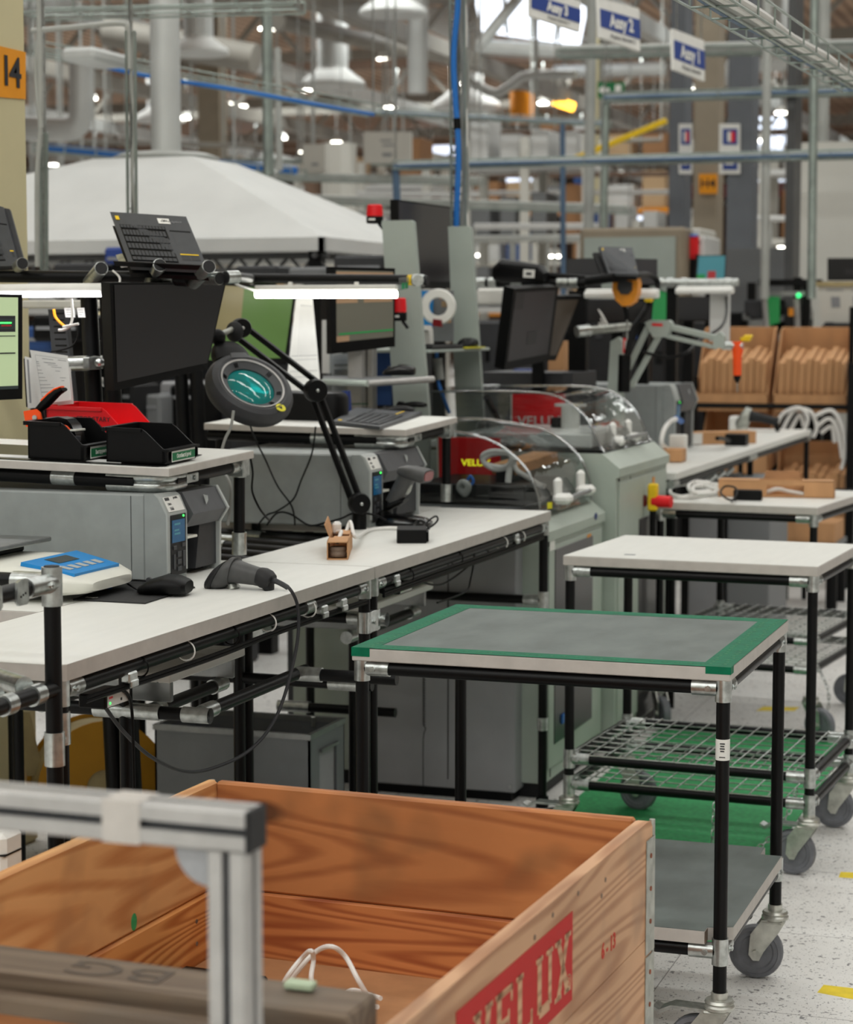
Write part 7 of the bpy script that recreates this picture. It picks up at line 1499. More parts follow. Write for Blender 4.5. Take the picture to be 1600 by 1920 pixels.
def tray(name, label, a, b, w, m='wire_tray', cables=(), drop=Vector((0, 0, 0)), group=None, n=None, h=.05):
    a = Vector(a); b = Vector(b); d = (b - a).normalized(); t = thing(name, label, 'cable tray', (a + b) / 2, 0, group); s = d.cross(Vector((0, 0, 1))); s = s.normalized() if s.length > .3 else Vector((cos(YAW), sin(YAW), 0)); up = s.cross(d).normalized(); r = .0035 if (a - EYE).length < 8 else .005 if (a - EYE).length < 14 else .008
    g = MB(); L = (b - a).length; n = n or max(4, int(L / .25))
    for e in (-1, 0, 1): g.tube(a + s * w / 2 * e, b + s * w / 2 * e, r, 6)
    for e in (-1, 1): g.tube(a + s * w / 2 * e + up * h, b + s * w / 2 * e + up * h, r, 6)
    for i in range(n + 1):
        p = a.lerp(b, i / n); g.tube(p - s * w / 2, p + s * w / 2, r * .8, 5); g.tube(p - s * w / 2, p - s * w / 2 + up * h, r * .8, 5); g.tube(p + s * w / 2, p + s * w / 2 + up * h, r * .8, 5)
    g.build('wire_mesh', m, t)
    for p in (a, b):
        if p.z < CEIL - .2: MB().tube(p, (p.x, p.y, CEIL), .006, 6).build('hanger', 'zinc', t)
    for i, (off, rr, mm) in enumerate(cables): k = [a.lerp(b, j / 5) + s * (off + .012 * ((j + i) % 2)) + up * (rr + .006) for j in range(6)]; MB().path(k, rr, 8, 0, 4).build('laid_cable', mm, t)
    return t
# canopy hood with its duct
yc = 9.0
R_ = PY(608, 446, yc); zb_ = PY(608, 470, yc).z; xl, xr = R_.x - 3.4, R_.x; ye = yc + 1.9; A_ = PY(312, 303, yc + .95)
ch = thing('extraction_canopy', 'large white pyramid canopy hood below a vertical duct', 'canopy', ((xl + xr) / 2, yc + 1.6, R_.z)); k = .28
b = MB(); B_ = [(xl, yc, R_.z), (xr, yc, R_.z), (xr, ye, R_.z), (xl, ye, R_.z)]; T_ = [(A_.x - k, A_.y - k, A_.z), (A_.x + k, A_.y - k, A_.z), (A_.x + k, A_.y + k, A_.z), (A_.x - k, A_.y + k, A_.z)]
b.add(B_ + T_, [(0, 1, 5, 4), (1, 2, 6, 5), (2, 3, 7, 6), (3, 0, 4, 7), (4, 5, 6, 7), (3, 2, 1, 0)]); b.build('roof', 'canvas', ch)
b = MB()
for lo, hi in (((xl, yc, zb_), (xr, yc + .03, R_.z + .005)), ((xl, ye - .03, zb_), (xr, ye, R_.z + .005)), ((xr - .03, yc, zb_), (xr, ye, R_.z + .005)), ((xl, yc, zb_), (xl + .03, ye, R_.z + .005))): b.box2(lo, hi)
b.build('valance', 'canvas', ch)
b = MB()
for z in (zb_ - .02, zb_ - .09):
    for s in ((xl, yc + .05, xr, yc + .05), (xr - .05, yc, xr - .05, ye)): b.tube((s[0], s[1], z), (s[2], s[3], z), .014, 8)
for i in range(26): x = xl + (xr - xl) * i / 26; b.tube((x, yc + .05, zb_ - .09), (x + (xr - xl) / 52, yc + .05, zb_ - .02), .009, 6); b.tube((x + (xr - xl) / 52, yc + .05, zb_ - .02), (x + (xr - xl) / 26, yc + .05, zb_ - .09), .009, 6)
b.build('lattice_frame', 'dark_column', ch)
for x, y in ((xr - .06, yc + .06), (xl + .06, yc + .06), (xr - .06, ye - .06), (xl + .06, ye - .06)): MB().box2((x - .03, y - .03, 0), (x + .03, y + .03, zb_)).build('leg', 'black', ch)
MB().tube((A_.x, A_.y, A_.z - .02), (A_.x, A_.y, CEIL), (PY(335, 200, yc + .95) - PY(284, 200, yc + .95)).length / 2, 28).build('duct', 'duct', ch)
b = MB(); b.lathe([(.26, 0), (.28, .03), (.22, .05), (.12, .06)], 28, 0, Matrix.Translation((A_.x, A_.y, A_.z - .01))); b.build('duct_collar', 'pipe_grey', ch)
# vertical conduits at the left
y = 6.3
pipe('conduit_pipe', 'grey conduit dropping beside the beige column at the left', [Vector((PY(73, 40, y).x, y, CEIL)), PY(73, 30, y), PY(75, 60, y), PY(68, 120, y), PY(70, 180, y), PY(76, 240, y), PY(70, 320, y), PY(70, 500, y)], .009, 'pipe_grey')
t = tray('wire_drop', 'upright wire mesh drop in front of the canopy left slope', PY(250, 500, 6.6), PY(246, 60, 6.6), .03, cables=((0, .007, 'pipe_grey'),), h=.03)
pipe('conduit_pipe', 'bent grey conduit running across the top left over the canopy', [PY(243, 130, 6.58), PY(240, 60, 6.58), PY(228, 44, 6.58), PY(150, 50, 6.58), PY(60, 58, 6.58)], .010, 'pipe_grey')
t = tray('wire_drop', 'upright wire mesh drop by the beige column', PY(84, 505, 6.7), PY(84, 250, 6.7), .02, h=.03)
o = MB().box2(PY(112, 114, 9.5), PY(176, 86, 9.5) + Vector((0, .4, 0)), 0, .02).build('air_unit', 'duct'); tag(o, 'grey air unit hanging at the top left under the trays', 'air unit')
pipe('blue_cable_run', 'blue cable run crossing the hall left of the tall duct and beyond', [PY(165, 118, 10.2), PY(240, 135, 10.2), PY(320, 150, 10.2), PY(440, 168, 10.3), PY(560, 190, 10.6), PY(700, 215, 11.5)], .011, 'cable_blue', 'cable')
tray('cable_tray', 'long mesh cable tray holding the blue run at the left', PY(60, 98, 10.3), PY(700, 216, 11.6), .2)
tray('cable_tray', 'mesh cable tray high at the top left corner', PY(55, 30, 8.5), PY(560, 18, 8.7), .25)
tray('cable_tray', 'lower mesh tray running behind the canopy apex', PY(80, 285, 15), PY(560, 330, 15), .3, cables=((.05, .03, 'cable_blue'),))
# wire mesh pole with blue cable behind the tall stand
y = 7.75; t = tray('wire_pole', 'tall wire mesh pole with a thick blue cable above the tall stand', PY(860, 425, y), PY(857, -40, y), .055, cables=((.012, .010, 'cable_grey'), (.02, .008, 'cable_white'), (.026, .007, 'cable_grey')), n=30, h=.05)
pipe('blue_cable', 'thick blue cable strapped to the tall wire mesh pole', [PY(860, -30, y - .06), PY(858, 20, y - .06), PY(853, 70, y - .06), PY(851, 120, y - .06), PY(855, 200, y - .06), PY(858, 235, y - .06), PY(860, 300, y - .06), PY(857, 380, y - .06), PY(856, 425, y - .05)], .011, 'cable_blue', 'cable')
o = MB().tube(PY(857, 222, y - .06), PY(858, 242, y - .06), .014, 12).build('cable_coupling', 'black'); tag(o, 'black coupling halfway up the thick blue cable', 'coupling')
# distant trays and droppers: rough positions in the hall
for i, (u0, v0, u1, v1, yy, w, lab, bl) in enumerate(((742, 318, 1640, 296, 13, .12, 'grey cable tray crossing the hall level with the upper sign boards', 1), (1135, 190, 1650, 176, 14, .12, 'cable tray crossing behind the exit sign at right', 1), (1050, 108, 1640, 96, 15, .14, 'high cable tray crossing behind the hanging blue signs', 0), (560, 380, 1180, 400, 20, .3, 'low far cable tray crossing above the storage racks', 0), (90, 330, 900, 345, 22, .3, 'far cable tray crossing behind the canopy', 0), (640, 210, 1140, 235, 24, .4, 'far cable tray crossing below the round diffusers', 1))):
    tray('cable_tray', lab, PY(u0, v0, yy), PY(u1, v1, yy), w, cables=((.05, .013, 'cable_blue_dull'), (-.05, .02, 'pipe_grey'), (.0, .012, 'cable_blue')) if bl else ((0, .04, 'pipe_grey'),))
tray('cable_tray', 'mesh cable tray slanting down from the top right toward the right edge', PX(1300, -12, -.9), PX(1610, 172, -.95), .11, cables=((.03, .012, 'cable_white'), (-.01, .012, 'cable_grey'), (.01, .010, 'cable_white'), (-.03, .008, 'cable_blue_dull')))
for u, v0, v1, yy, r, mm, lab in ((742, 312, 420, 13, .025, 'cable_blue_dull', 'blue dropper pipe behind the dark high monitor'), (1055, 232, 960, 16, .022, 'cable_blue_dull', 'blue dropper pipe above the leaning monitors'), (1137, 192, 470, 14, .025, 'wire_tray', 'teal dropper pipe left of the grey cabinet'), (1528, -20, 560, 12, .025, 'wire_tray', 'teal dropper pipe before the white partition'), (1440, -20, 560, 13, .028, 'pipe_grey', 'pale pole left of the white partition'), (1110, -20, 440, 17, .045, 'pipe_grey', 'pale pole behind the hanging blue signs'), (500, -20, 330, 12, .035, 'wire_tray', 'mesh wrapped pole right of the tall canopy duct'), (520, 90, 320, 13, .025, 'pipe_grey', 'thin pale pole right of the mesh wrapped pole'), (635, 270, 838, 24, .22, 'wall_white', 'pale far column under the white board signs'), (1545, -20, 560, 16, .05, 'pipe_grey', 'pale pole at the top right'), (588, 330, 838, 24, .12, 'truss_brown', 'brown far post under the small white board')):
    pipe('dropper_pipe', lab, [PY(u, v0, yy), PY(u - (6 if u > 1100 else -4), v1, yy)], r, mm, sm=0)
pipe('conduit_pipe', 'bent pale conduit elbow near the foot of the mesh wrapped pole', [PY(522, 310, 13), PY(514, 322, 13), PY(504, 328, 12.4), PY(501, 330, 12.02)], .03, 'pipe_grey')
# hall columns at right
def hcol(u0, u1, yy, m, lab): a = PY(u0, 300, yy); b_ = PY(u1, 300, yy); o = MB().box2((a.x, yy, 0), (b_.x, yy + .3, CEIL)).build('column', m); tag(o, lab, 'column')
hcol(1255, 1283, 17, 'grey_column', 'narrow grey perforated column right of the hanging blue signs'); hcol(1301, 1345, 18, 'brown_column', 'brown column carrying the orange H4 sign'); hcol(1364, 1410, 16.5, 'grey_column', 'wide grey perforated column right of the brown column'); hcol(1474, 1490, 14, 'dark_column', 'dark narrow column at the edge of the white partition'); hcol(372, 412, 30, 'brown_column', 'brown far column right of the tall canopy duct'); hcol(1100, 1114, 30, 'beige', 'pale far column above the grey cabinet')
def sign(name, label, c4, m, th=.02, group=None, cat='sign'): t = thing(name, label, cat, (c4[2] + c4[3]) / 2, 0, group); b = MB(); slab(b, c4, th); b.build('board', m, t); return t
t = sign('number_sign', 'small orange sign reading H4 on the brown column', [PY(1311, 326, 17.95), PY(1345, 326, 17.95), PY(1345, 363, 17.95), PY(1311, 363, 17.95)], 'orange_sign'); MB(plane_frame([PY(1311, 326, 17.95), PY(1345, 326, 17.95), PY(1345, 363, 17.95), PY(1311, 363, 17.95)], .5, .5, .004)).text('H4', .11, I4, 0, .001, .001).build('lettering', 'ink', t)
for u0, u1, yy, lab in ((1273, 1298, 16.972, 'narrow white board with blue squares on the narrow grey column'), (1349, 1388, 16.472, 'wider white board with blue squares on the wide grey column')):
    c4 = [PY(u0, 232, yy), PY(u1, 232, yy), PY(u1, 326, yy), PY(u0, 326, yy)]; t = sign('notice_board', lab, c4, 'white'); b = MB(); rect(b, c4, .18, .10, .88, .42, 0, .004); rect(b, c4, .18, .58, .88, .92, 0, .004); b.build('blue_square', 'blue_sign', t); b = MB(); rect(b, c4, .40, .16, .62, .36, 0, .008); rect(b, c4, .3, .66, .7, .82, 0, .008); b.build('white_mark', 'white', t); b = MB(); rect(b, c4, .58, .16, .76, .36, 0, .010); b.build('red_mark', 'red', t)
for uv, dd, txt, sub, lab in ((((996, -26), (1089, 2), (1088, 60), (996, 30)), 9.5, 'Assy 3', 'Prywac stanowe 1', 'leftmost hanging blue and white sign, cut by the top edge'), (((1124, -4), (1199, 16), (1201, 96), (1127, 70)), 10.2, 'Assy 2', 'Prywac stanowe 2', 'middle hanging blue and white sign of three'), (((1263, 54), (1321, 76), (1322, 152), (1265, 130)), 11, 'Assy 1', 'Prywac stanowe', 'rightmost and lowest hanging blue and white sign')):
    c4 = [PD(*uv[0], dd), PD(*uv[1], dd * 1.03), PD(*uv[2], dd * 1.03), PD(*uv[3], dd)]
    t = sign('hanging_sign', lab, c4, 'white', .02, 'hanging station signs'); b = MB(); rect(b, c4, 0, .27, 1, .73, 0, .003); b.build('blue_band', 'blue_sign', t); H_ = (c4[0] - c4[3]).length
    MB(plane_frame(c4, .52, .5, .005)).text(txt, H_ * .46, I4, 0, .001, .003, .95).build('lettering', 'white', t); MB(plane_frame(c4, .55, .86, .004)).text(sub, H_ * .15, I4, 0, .001, .0, 1.1).build('small_lettering', 'ink', t)
    for s in (.1, .9): p = bil(c4, s, 0); MB().tube(p, (p.x, p.y, CEIL), .004, 6).build('hanger_wire', 'zinc', t)
c4 = [PY(1121, 154, 20), PY(1170, 154, 20), PY(1170, 184, 20), PY(1121, 184, 20)]; t = sign('exit_sign', 'green exit sign with a white arrow and running figure', c4, 'green_sign', .05); b = MB(plane_frame(c4, .5, .5, .006)); b.prism([(-.12, 0), (-.07, .05), (-.07, .02), (-.01, .02), (-.01, -.02), (-.07, -.02), (-.07, -.05)], 0, .003); b.box((.075, 0, .0015), (.06, .10, .003)); b.build('pictogram', 'white', t); p = bil(c4, .5, 0); MB().tube(p, (p.x, p.y, CEIL), .008, 6).build('hanger', 'zinc', t)
for (u0, v0, u1, v1, yy, lab, lines) in ((568, 270, 610, 328, 22, 'small white hanging board left of the pale far column', ((.4, .62, .7, .7),)), (682, 247, 771, 306, 22, 'large white hanging board with faint text lines', ((.35, .25, .6, .3), (.4, .4, .65, .45), (.4, .68, .6, .78)))):
    c4 = [PY(u0, v0, yy), PY(u1, v0, yy), PY(u1, v1, yy), PY(u0, v1, yy)]; t = sign('hanging_board', lab, c4, 'wall_white', .04); b = MB(); [rect(b, c4, *q, 0, .006) for q in lines]; b.build('text_lines', 'ink_light', t); p = bil(c4, .5, 0); MB().tube(p, (p.x, p.y, CEIL), .012, 6).build('hanger', 'zinc', t)
# white partition, cabinet, whiteboard, monitors at right
a = PY(1489, 268, 15); struct('wall_partition', MB().box2((a.x, 15, 0), (a.x + 3.5, 15.15, a.z)), 'wall_white')
t = thing('grey_cabinet', 'large grey cabinet with a framed door far behind the balancer', 'cabinet', PY(1190, 800, 13) - Vector((0, 0, PY(1190, 800, 13).z))); a = PY(1087, 428, 13); b_ = PY(1285, 428, 13); MB().box2((a.x, 13, 0), (b_.x, 13.7, a.z), 0, .02).build('body', 'brown_column', t); c_ = PY(1097, 446, 13); d_ = PY(1268, 446, 13); MB().box2((c_.x, 12.98, .9), (d_.x, 13.0, c_.z)).build('door', 'panel_grey', t); e_ = PY(1323, 428, 13.2); MB().box2((b_.x, 13.2, 0), (b_.x + .06, 13.7, a.z), 0, .01).build('side_panel', 'wall_white', t); MB().box2((e_.x - .05, 13.2, 0), (e_.x, 13.7, a.z - .05), 0, .01).build('side_panel', 'stock_white', t)
for i, (v, mm, lab) in enumerate(((447, 'blue', 'small blue object topmost on the side shelf of the grey cabinet'), (466, 'red', 'red object on the side shelf of the grey cabinet'), (505, 'black', 'dark object lowest on the side shelf of the grey cabinet'))): q = PY(1297, v, 13.3); h_ = (.04, .16, .2)[i]; o = MB().box(q, (.14, .3, h_), 0, .01).build('shelf_object', mm); tag(o, lab, 'object'); MB().box2((b_.x + .06, 13.2, q.z - h_ / 2 - .02), (e_.x - .05, 13.6, q.z - h_ / 2 - .002)).build('side_shelf', 'stock_grey', t)
monitor('monitor', 'teal lit screen with a red square far behind the right lamp', [PD(1309, 479, 12.6), PD(1362, 478, 12.6), PD(1360, 527, 12.6), PD(1305, 527, 12.6)], (.03, .03, .03, .03), 'screen_teal', stand=0.0, content=((.38, .62, .68, 1.0, 'screen_red'), (0, .75, .3, 1, 'screen_bar')))
t = thing('dark_partition', 'grey brown booth wall below the wide grey column', 'partition', PY(1420, 800, 14.5) - Vector((0, 0, PY(1420, 800, 14.5).z))); a = PY(1362, 466, 14.5); b_ = PY(1480, 466, 14.5); MB().box2((a.x, 14.5, 0), (b_.x, 14.6, a.z)).build('panel', 'stock_grey', t)
t = thing('assembly_rig', 'black framed assembly rig full of dark fixtures beyond the cartons', 'rig', (PY(1430, 600, 13.2).x, 13.4, 0)); xa, xb = PY(1340, 600, 13.2).x, PY(1540, 600, 13.2).x
for u, v in ((1402, 530), (1425, 525), (1488, 520), (1505, 525)): q = PY(u, v, 13.2); MB().box2((q.x, 13.2, 0), (q.x + .05, 13.25, q.z)).build('post', 'black' if u != 1425 else 'steel', t)
q = PY(1480, 530, 13.2); MB().box2((PY(1424, 530, 13.2).x, 13.18, q.z - .02), (xb, 13.24, q.z + .02)).build('beam', 'black', t); q = PY(1480, 546, 13.2); MB().box2((PY(1436, 530, 13.2).x, 13.18, q.z - .03), (xb - .1, 13.24, q.z)).build('beam', 'steel', t)
MB().box2((xa, 13.3, 0), (xb, 13.9, PY(1400, 640, 13.3).z)).build('base', 'black', t)
random.seed(11)
for i in range(22):
    u = random.uniform(1340, 1530); v = random.uniform(575, 640); q = PY(u, v, 13.22 + .05 * (i % 4)); MB().box(q, (random.uniform(.05, .16), .08, random.uniform(.04, .14)), 0, .01).build('fixture', random.choice(['black', 'black_soft', 'dark_grey', 'stock_grey', 'steel', 'black']), t)
b = MB(); slab(b, [PY(1430, 556, 13.15), PY(1462, 556, 13.15), PY(1462, 605, 13.15), PY(1436, 612, 13.15)], .02); b.build('green_board', 'screen_bar', t); MB().sphere(PY(1498, 554, 13.1), .016, 0).build('green_lamp', 'lamp_green', t); MB().box(PY(1484, 585, 13.1), (.03, .03, .05)).build('amber_part', 'orange_yellow', t)
for i in range(2): q = PY((1434, 1494)[i], 560, 13.15); b = MB(); b.tube(q, PY((1440, 1496)[i], 640, 13.15), .02, 8); b.build('strut', 'alu', t)
c4 = [PY(1534, 536, 12.8), PY(1640, 536, 12.8), PY(1640, 604, 12.8), PY(1540, 604, 12.8)]; t = sign('whiteboard', 'white printed board under a dark monitor at the right edge', c4, 'wall_white', .03, cat='board'); b = MB(); [rect(b, c4, *q, 0, .003) for q in ((.15, .1, .45, .13), (.22, .3, .38, .6), (.6, .1, .8, .13), (.62, .3, .8, .6))]; b.build('drawing', 'ink_light', t); b = MB(); slab(b, [PY(1530, 528, 12.78), PY(1640, 528, 12.78), PY(1640, 537, 12.78), PY(1530, 537, 12.78)], .05); b.build('top_rail', 'olive_strap', t)
for u in (1548, 1630): q = PY(u, 604, 12.85); MB().box2((q.x, 12.83, 0), (q.x + .05, 12.88, q.z)).build('leg', 'black', t)
monitor('monitor', 'black monitor on top of the white printed board at the right edge', [PY(1552, 484, 12.9), PY(1660, 484, 12.9), PY(1660, 526, 12.9), PY(1552, 526, 12.9)], (.02, .02, .02, .05), 'screen_off', content=((.3, .5, 1, .75, 'screen_off_mid'),))
o = MB().box2(PY(1540, 635, 12.7), PY(1640, 605, 12.7) + Vector((0, .3, 0)), 0, .02).build('black_unit', 'black'); tag(o, 'black unit below the white printed board at the right edge', 'unit')
o = MB().box2((PY(1588, 800, 11.9).x, 11.9, 0), (PY(1604, 800, 11.9).x, 12.0, 1.28)).build('black_post', 'black'); tag(o, 'black post right of the tilted cartons at the frame edge', 'post')
# workstations behind the near stations: dark silhouettes under the canopy
random.seed(21)
ws = [(60, 640, 150, 590, 'black', 'dark workstation box with pale shelf left under the canopy'), (44, 660, 100, 612, 'stock_blue', 'blue tub on the station behind the left lamp'), (70, 655, 100, 636, 'red', 'red tub on the station behind the left lamp'), (170, 690, 204, 585, 'beige', 'beige cabinet side behind the black posts'), (205, 860, 250, 720, 'black_soft', 'dark cabinet below the hanging dark monitor'), (262, 840, 300, 740, 'stock_grey', 'grey machine side below the dark monitor'), (318, 790, 372, 722, 'black', 'black screen in a grey frame below the dark monitor'), (300, 812, 380, 716, 'cabinet_grey', 'grey framed stand around the black screen'), (388, 850, 440, 770, 'dark_grey', 'dark grey machine behind the white trailing lead'), (195, 495, 232, 463, 'blue_sign', 'blue and white card below the tilted keyboard'), (625, 545, 720, 478, 'dark_grey', 'dark case on the station right of the canopy'), (440, 528, 520, 497, 'dark_grey', 'dark equipment under the right canopy edge'), (100, 520, 190, 492, 'dark_grey', 'dark equipment under the left canopy edge'), (540, 530, 610, 500, 'stock_grey', 'grey equipment under the canopy corner')]
for i, (u0, v1, u1, v0, mm, lab) in enumerate(ws):
    yy = 7.3 + .12 * i if v1 > 560 else 8.6; a = PY(u0, v1, yy); b_ = PY(u1, v0, yy); z0 = 0 if v1 > 700 else a.z
    t = thing('equipment_box', lab, 'equipment', ((a.x + b_.x) / 2, yy, z0)); MB().box2((a.x, yy, z0), (b_.x, yy + .25, b_.z), 0, .012).build('body', mm, t); MB().box2((a.x + .02, yy - .004, b_.z - .06), (b_.x - .02, yy, b_.z - .045)).build('front_trim', 'ink_light', t)
    if z0 > 0: MB().box2(((a.x + b_.x) / 2 - .04, yy + .06, 0), ((a.x + b_.x) / 2 + .04, yy + .14, z0)).build('stand', 'black', t)
# row of machines and tables farther back, filling the ground behind the stations
for i, (u0, u1, vt, yy, mm) in enumerate(((-60, 260, 600, 10.5, 'black_soft'), (255, 470, 640, 11.5, 'dark_grey'), (470, 640, 610, 12.5, 'stock_grey'), (640, 760, 590, 12, 'dark_grey'), (880, 1010, 600, 11.5, 'dark_grey'), (1000, 1110, 560, 12.3, 'black_soft'), (1080, 1250, 560, 12.0, 'black_soft'), (1215, 1300, 600, 12.6, 'dark_grey'), (1330, 1500, 690, 14.2, 'black_soft'))):
    a = PY(u0, vt, yy); b_ = PY(u1, vt, yy); t = thing('machine_row', 'dark machine block standing ' + ['far left behind the black posts', 'behind the trailing pale leads', 'behind the hanging printed sheet', 'behind the pole monitor', 'right of the tall stand', 'behind the leaning monitors', 'behind the torque arm column', 'behind the slanting screen', 'behind the tilted cartons'][i], 'machine', ((a.x + b_.x) / 2, yy + .4, 0))
    MB().box2((a.x, yy, 0), (b_.x, yy + .8, a.z), 0, .02).build('housing', mm, t)
    for k in range(6): w_ = (b_.x - a.x) / 6; MB().box2((a.x + k * w_ + .03, yy - .01, a.z - .1 - .14 * (k % 3)), (a.x + (k + .8) * w_, yy, a.z - .03 - .14 * (k % 3)), 0, .004).build('panel', ['stock_grey', 'black', 'stock_blue', 'black', 'stock_white', 'dark_grey'][(k * 5 + i) % 6], t)
for i, (u0, v0, u1, v1, yy, mm) in enumerate(((420, 300, 880, 312, 30, 'wire_tray'), (60, 262, 520, 275, 28, 'truss'), (440, 360, 900, 366, 26, 'stock_white'), (420, 396, 780, 400, 25, 'pipe_grey'), (880, 330, 1260, 326, 28, 'truss_brown'), (880, 362, 1260, 360, 30, 'stock_white'), (890, 425, 1120, 424, 22, 'stock_white'), (890, 448, 1100, 446, 21, 'pipe_grey'), (880, 270, 1240, 262, 32, 'truss'), (1380, 410, 1480, 410, 24, 'stock_white'), (60, 360, 240, 366, 26, 'pipe_grey'), (70, 385, 200, 390, 25, 'wire_tray'), (890, 250, 1250, 246, 30, 'truss_brown'), (560, 330, 860, 338, 34, 'truss_brown'))):
    a = PY(u0, v0, yy); b_ = PY(u1, v1, yy); t = thing('hall_rail', ['mesh grey far rail behind the white hanging boards', 'far steel rail above the canopy apex on the left', 'white far rail behind the canopy right slope', 'pale far rail just above the canopy right corner', 'brown far rail right of the wire pole under the long trays', 'white far rail right of the wire pole at mid height', 'white far rail low above the leaning monitors', 'pale grey far rail lowest above the leaning monitors', 'far steel rail below the amber lamp right of the wire pole', 'white far rail low right of the wide grey column', 'pale far rail behind the canopy left slope', 'thin grey far rail low behind the canopy left slope', 'brown far rail highest right of the wire pole', 'brown far rail behind the small red beacon'][i], 'rail', (a + b_) / 2, 0, 'thin far rails across the hall'); MB().tube(a, b_, .035, 8).build('tube', mm, t)
    for k in (0, .33, .66, 1): p = a.lerp(b_, k); MB().tube(p, (p.x, p.y, CEIL if p.z > 3 else 0), .02, 6).build('support', 'pipe_grey', t)
# far storage racks with stock
random.seed(5); cols = ['stock_white', 'stock_brown', 'stock_white', 'stock_tan', 'stock_blue', 'stock_grey', 'stock_white']
stock = {}
ri = 0
for u0, u1, yy, tiers in ((40, 330, 27, 3), (340, 620, 33, 3), (560, 800, 27, 4), (870, 1100, 24, 4), (880, 1260, 34, 5), (1090, 1300, 27, 3), (1380, 1480, 26, 4)):
    a = PY(u0, 500, yy); b_ = PY(u1, 500, yy); hz = .85; t = thing('storage_rack', ['far rack left behind the canopy', 'far rack behind the canopy right slope', 'far rack left of the dark high monitor', 'nearest far rack right of the wire pole', 'highest farthest rack right of the wire pole', 'far rack above the grey cabinet', 'far rack behind the wide grey column'][ri], 'rack', ((a.x + b_.x) / 2, yy, 0)); n = max(2, int((b_.x - a.x) / 1.1))
    for i in range(n + 1):
        for dy in (0, .8): x = a.x + (b_.x - a.x) * i / n; MB().box2((x - .05, yy + dy - .04, 0), (x + .05, yy + dy + .04, tiers * hz + .3)).build('upright', 'wall_white', t)
    for k in range(1, tiers + 1): MB().box2((a.x, yy - .02, k * hz - .07), (b_.x, yy + .85, k * hz)).build('shelf_beam', 'wall_white' if k % 2 else 'orange_yellow' if ri == 4 else 'stock_white', t)
    for k in range(1, tiers + 1):
        for i in range(n * 2):
            if random.random() < .15: continue
            w_ = (b_.x - a.x) / n / 2; x0 = a.x + i * w_ + .06; h_ = random.uniform(.3, .62); mm = random.choice(cols)
            c = MB().box2((x0, yy + .05, k * hz + .002), (x0 + w_ - random.uniform(.12, .2), yy + .6, k * hz + h_), 0, .01).build('stock_box', mm); tag(c, {'stock_white': 'white', 'stock_brown': 'brown', 'stock_tan': 'tan', 'stock_blue': 'blue', 'stock_grey': 'grey'}[mm] + ' box stored on the ' + t['label'], 'box', {'stock_white': 'white', 'stock_brown': 'brown', 'stock_tan': 'tan', 'stock_blue': 'blue', 'stock_grey': 'grey'}[mm] + ' boxes on the ' + t['label'])
    ri += 1
# roof: trusses across, purlins along, ducts, diffusers, lamps, skylight
for i, yy in enumerate((27, 34, 41, 49, 58, 68)):
    t = thing('roof_truss', 'steel roof truss crossing the hall, ' + ['nearest of the row', 'second in the row from the camera', 'third in the row from the camera', 'fourth in the row from the camera', 'second to last of the row', 'farthest of the row'][i], 'truss', (-20, yy, 5.9)); x0, x1 = -.62 * yy - 3, 1.5; n = int((x1 - x0) / 1.6)
    MB().box2((x0, yy - .1, 6.9), (x1, yy + .1, 7.15)).build('top_chord', 'truss', t); MB().box2((x0, yy - .08, 5.85), (x1, yy + .08, 6.0)).build('bottom_chord', 'truss_brown' if i % 2 else 'truss', t); g = MB()
    for k in range(n): xa = x0 + (x1 - x0) * k / n; xm = x0 + (x1 - x0) * (k + .5) / n; xb = x0 + (x1 - x0) * (k + 1) / n; g.tube((xa, yy, 6.0), (xm, yy, 6.9), .05, 6); g.tube((xm, yy, 6.9), (xb, yy, 6.0), .05, 6)
    g.build('web', 'truss', t)
for i, x in enumerate((-31, -26, -21.5, -17.5, -14, -10.5, -7)):
    yb0 = max(12, abs(x) * 1.55); o = MB().box2((x, yb0, 5.6), (x + .22, 77, 5.84)).build('crane_rail', 'truss' if i % 2 else 'duct'); tag(o, ['first', 'second', 'third', 'fourth', 'fifth', 'sixth', 'seventh'][i] + ' long roof beam from the left running away overhead', 'beam')
o = MB().box2((-46, 60.0, 5.1), (0, 60.3, 5.5)).build('red_beam', 'red_dark'); tag(o, 'dark red crane beam spanning the far hall', 'beam')
for i, (u, v, yy, r) in enumerate(((372, 98, 22, .36), (738, 24, 24, .42), (624, 158, 31, .52), (875, 200, 40, .7), (300, 225, 40, .55), (1440, 120, 30, .6))):
    p = PY(u, v, yy); t = thing('air_diffuser', ['round white air diffuser right of the tall canopy duct', 'round white air diffuser at the top centre', 'round white air diffuser below the roof ducts in the middle', 'dim round air diffuser behind the wire pole', 'dim round air diffuser left of the tall canopy duct', 'round air diffuser high behind the right columns'][i], 'air diffuser', p, 0, 'round air diffusers under the roof')
    F = Matrix.Translation(p); MB(F).lathe([(0, -.10 * r), (r * .96, -.08 * r), (r, 0), (r * .92, .12 * r), (r * .5, .42 * r), (r * .45, .55 * r)], 28).build('bowl', 'canvas', t); MB(F).tube((0, 0, .5 * r), (0, 0, CEIL - p.z - .01), r * .48, 20).build('neck_duct', 'duct', t)
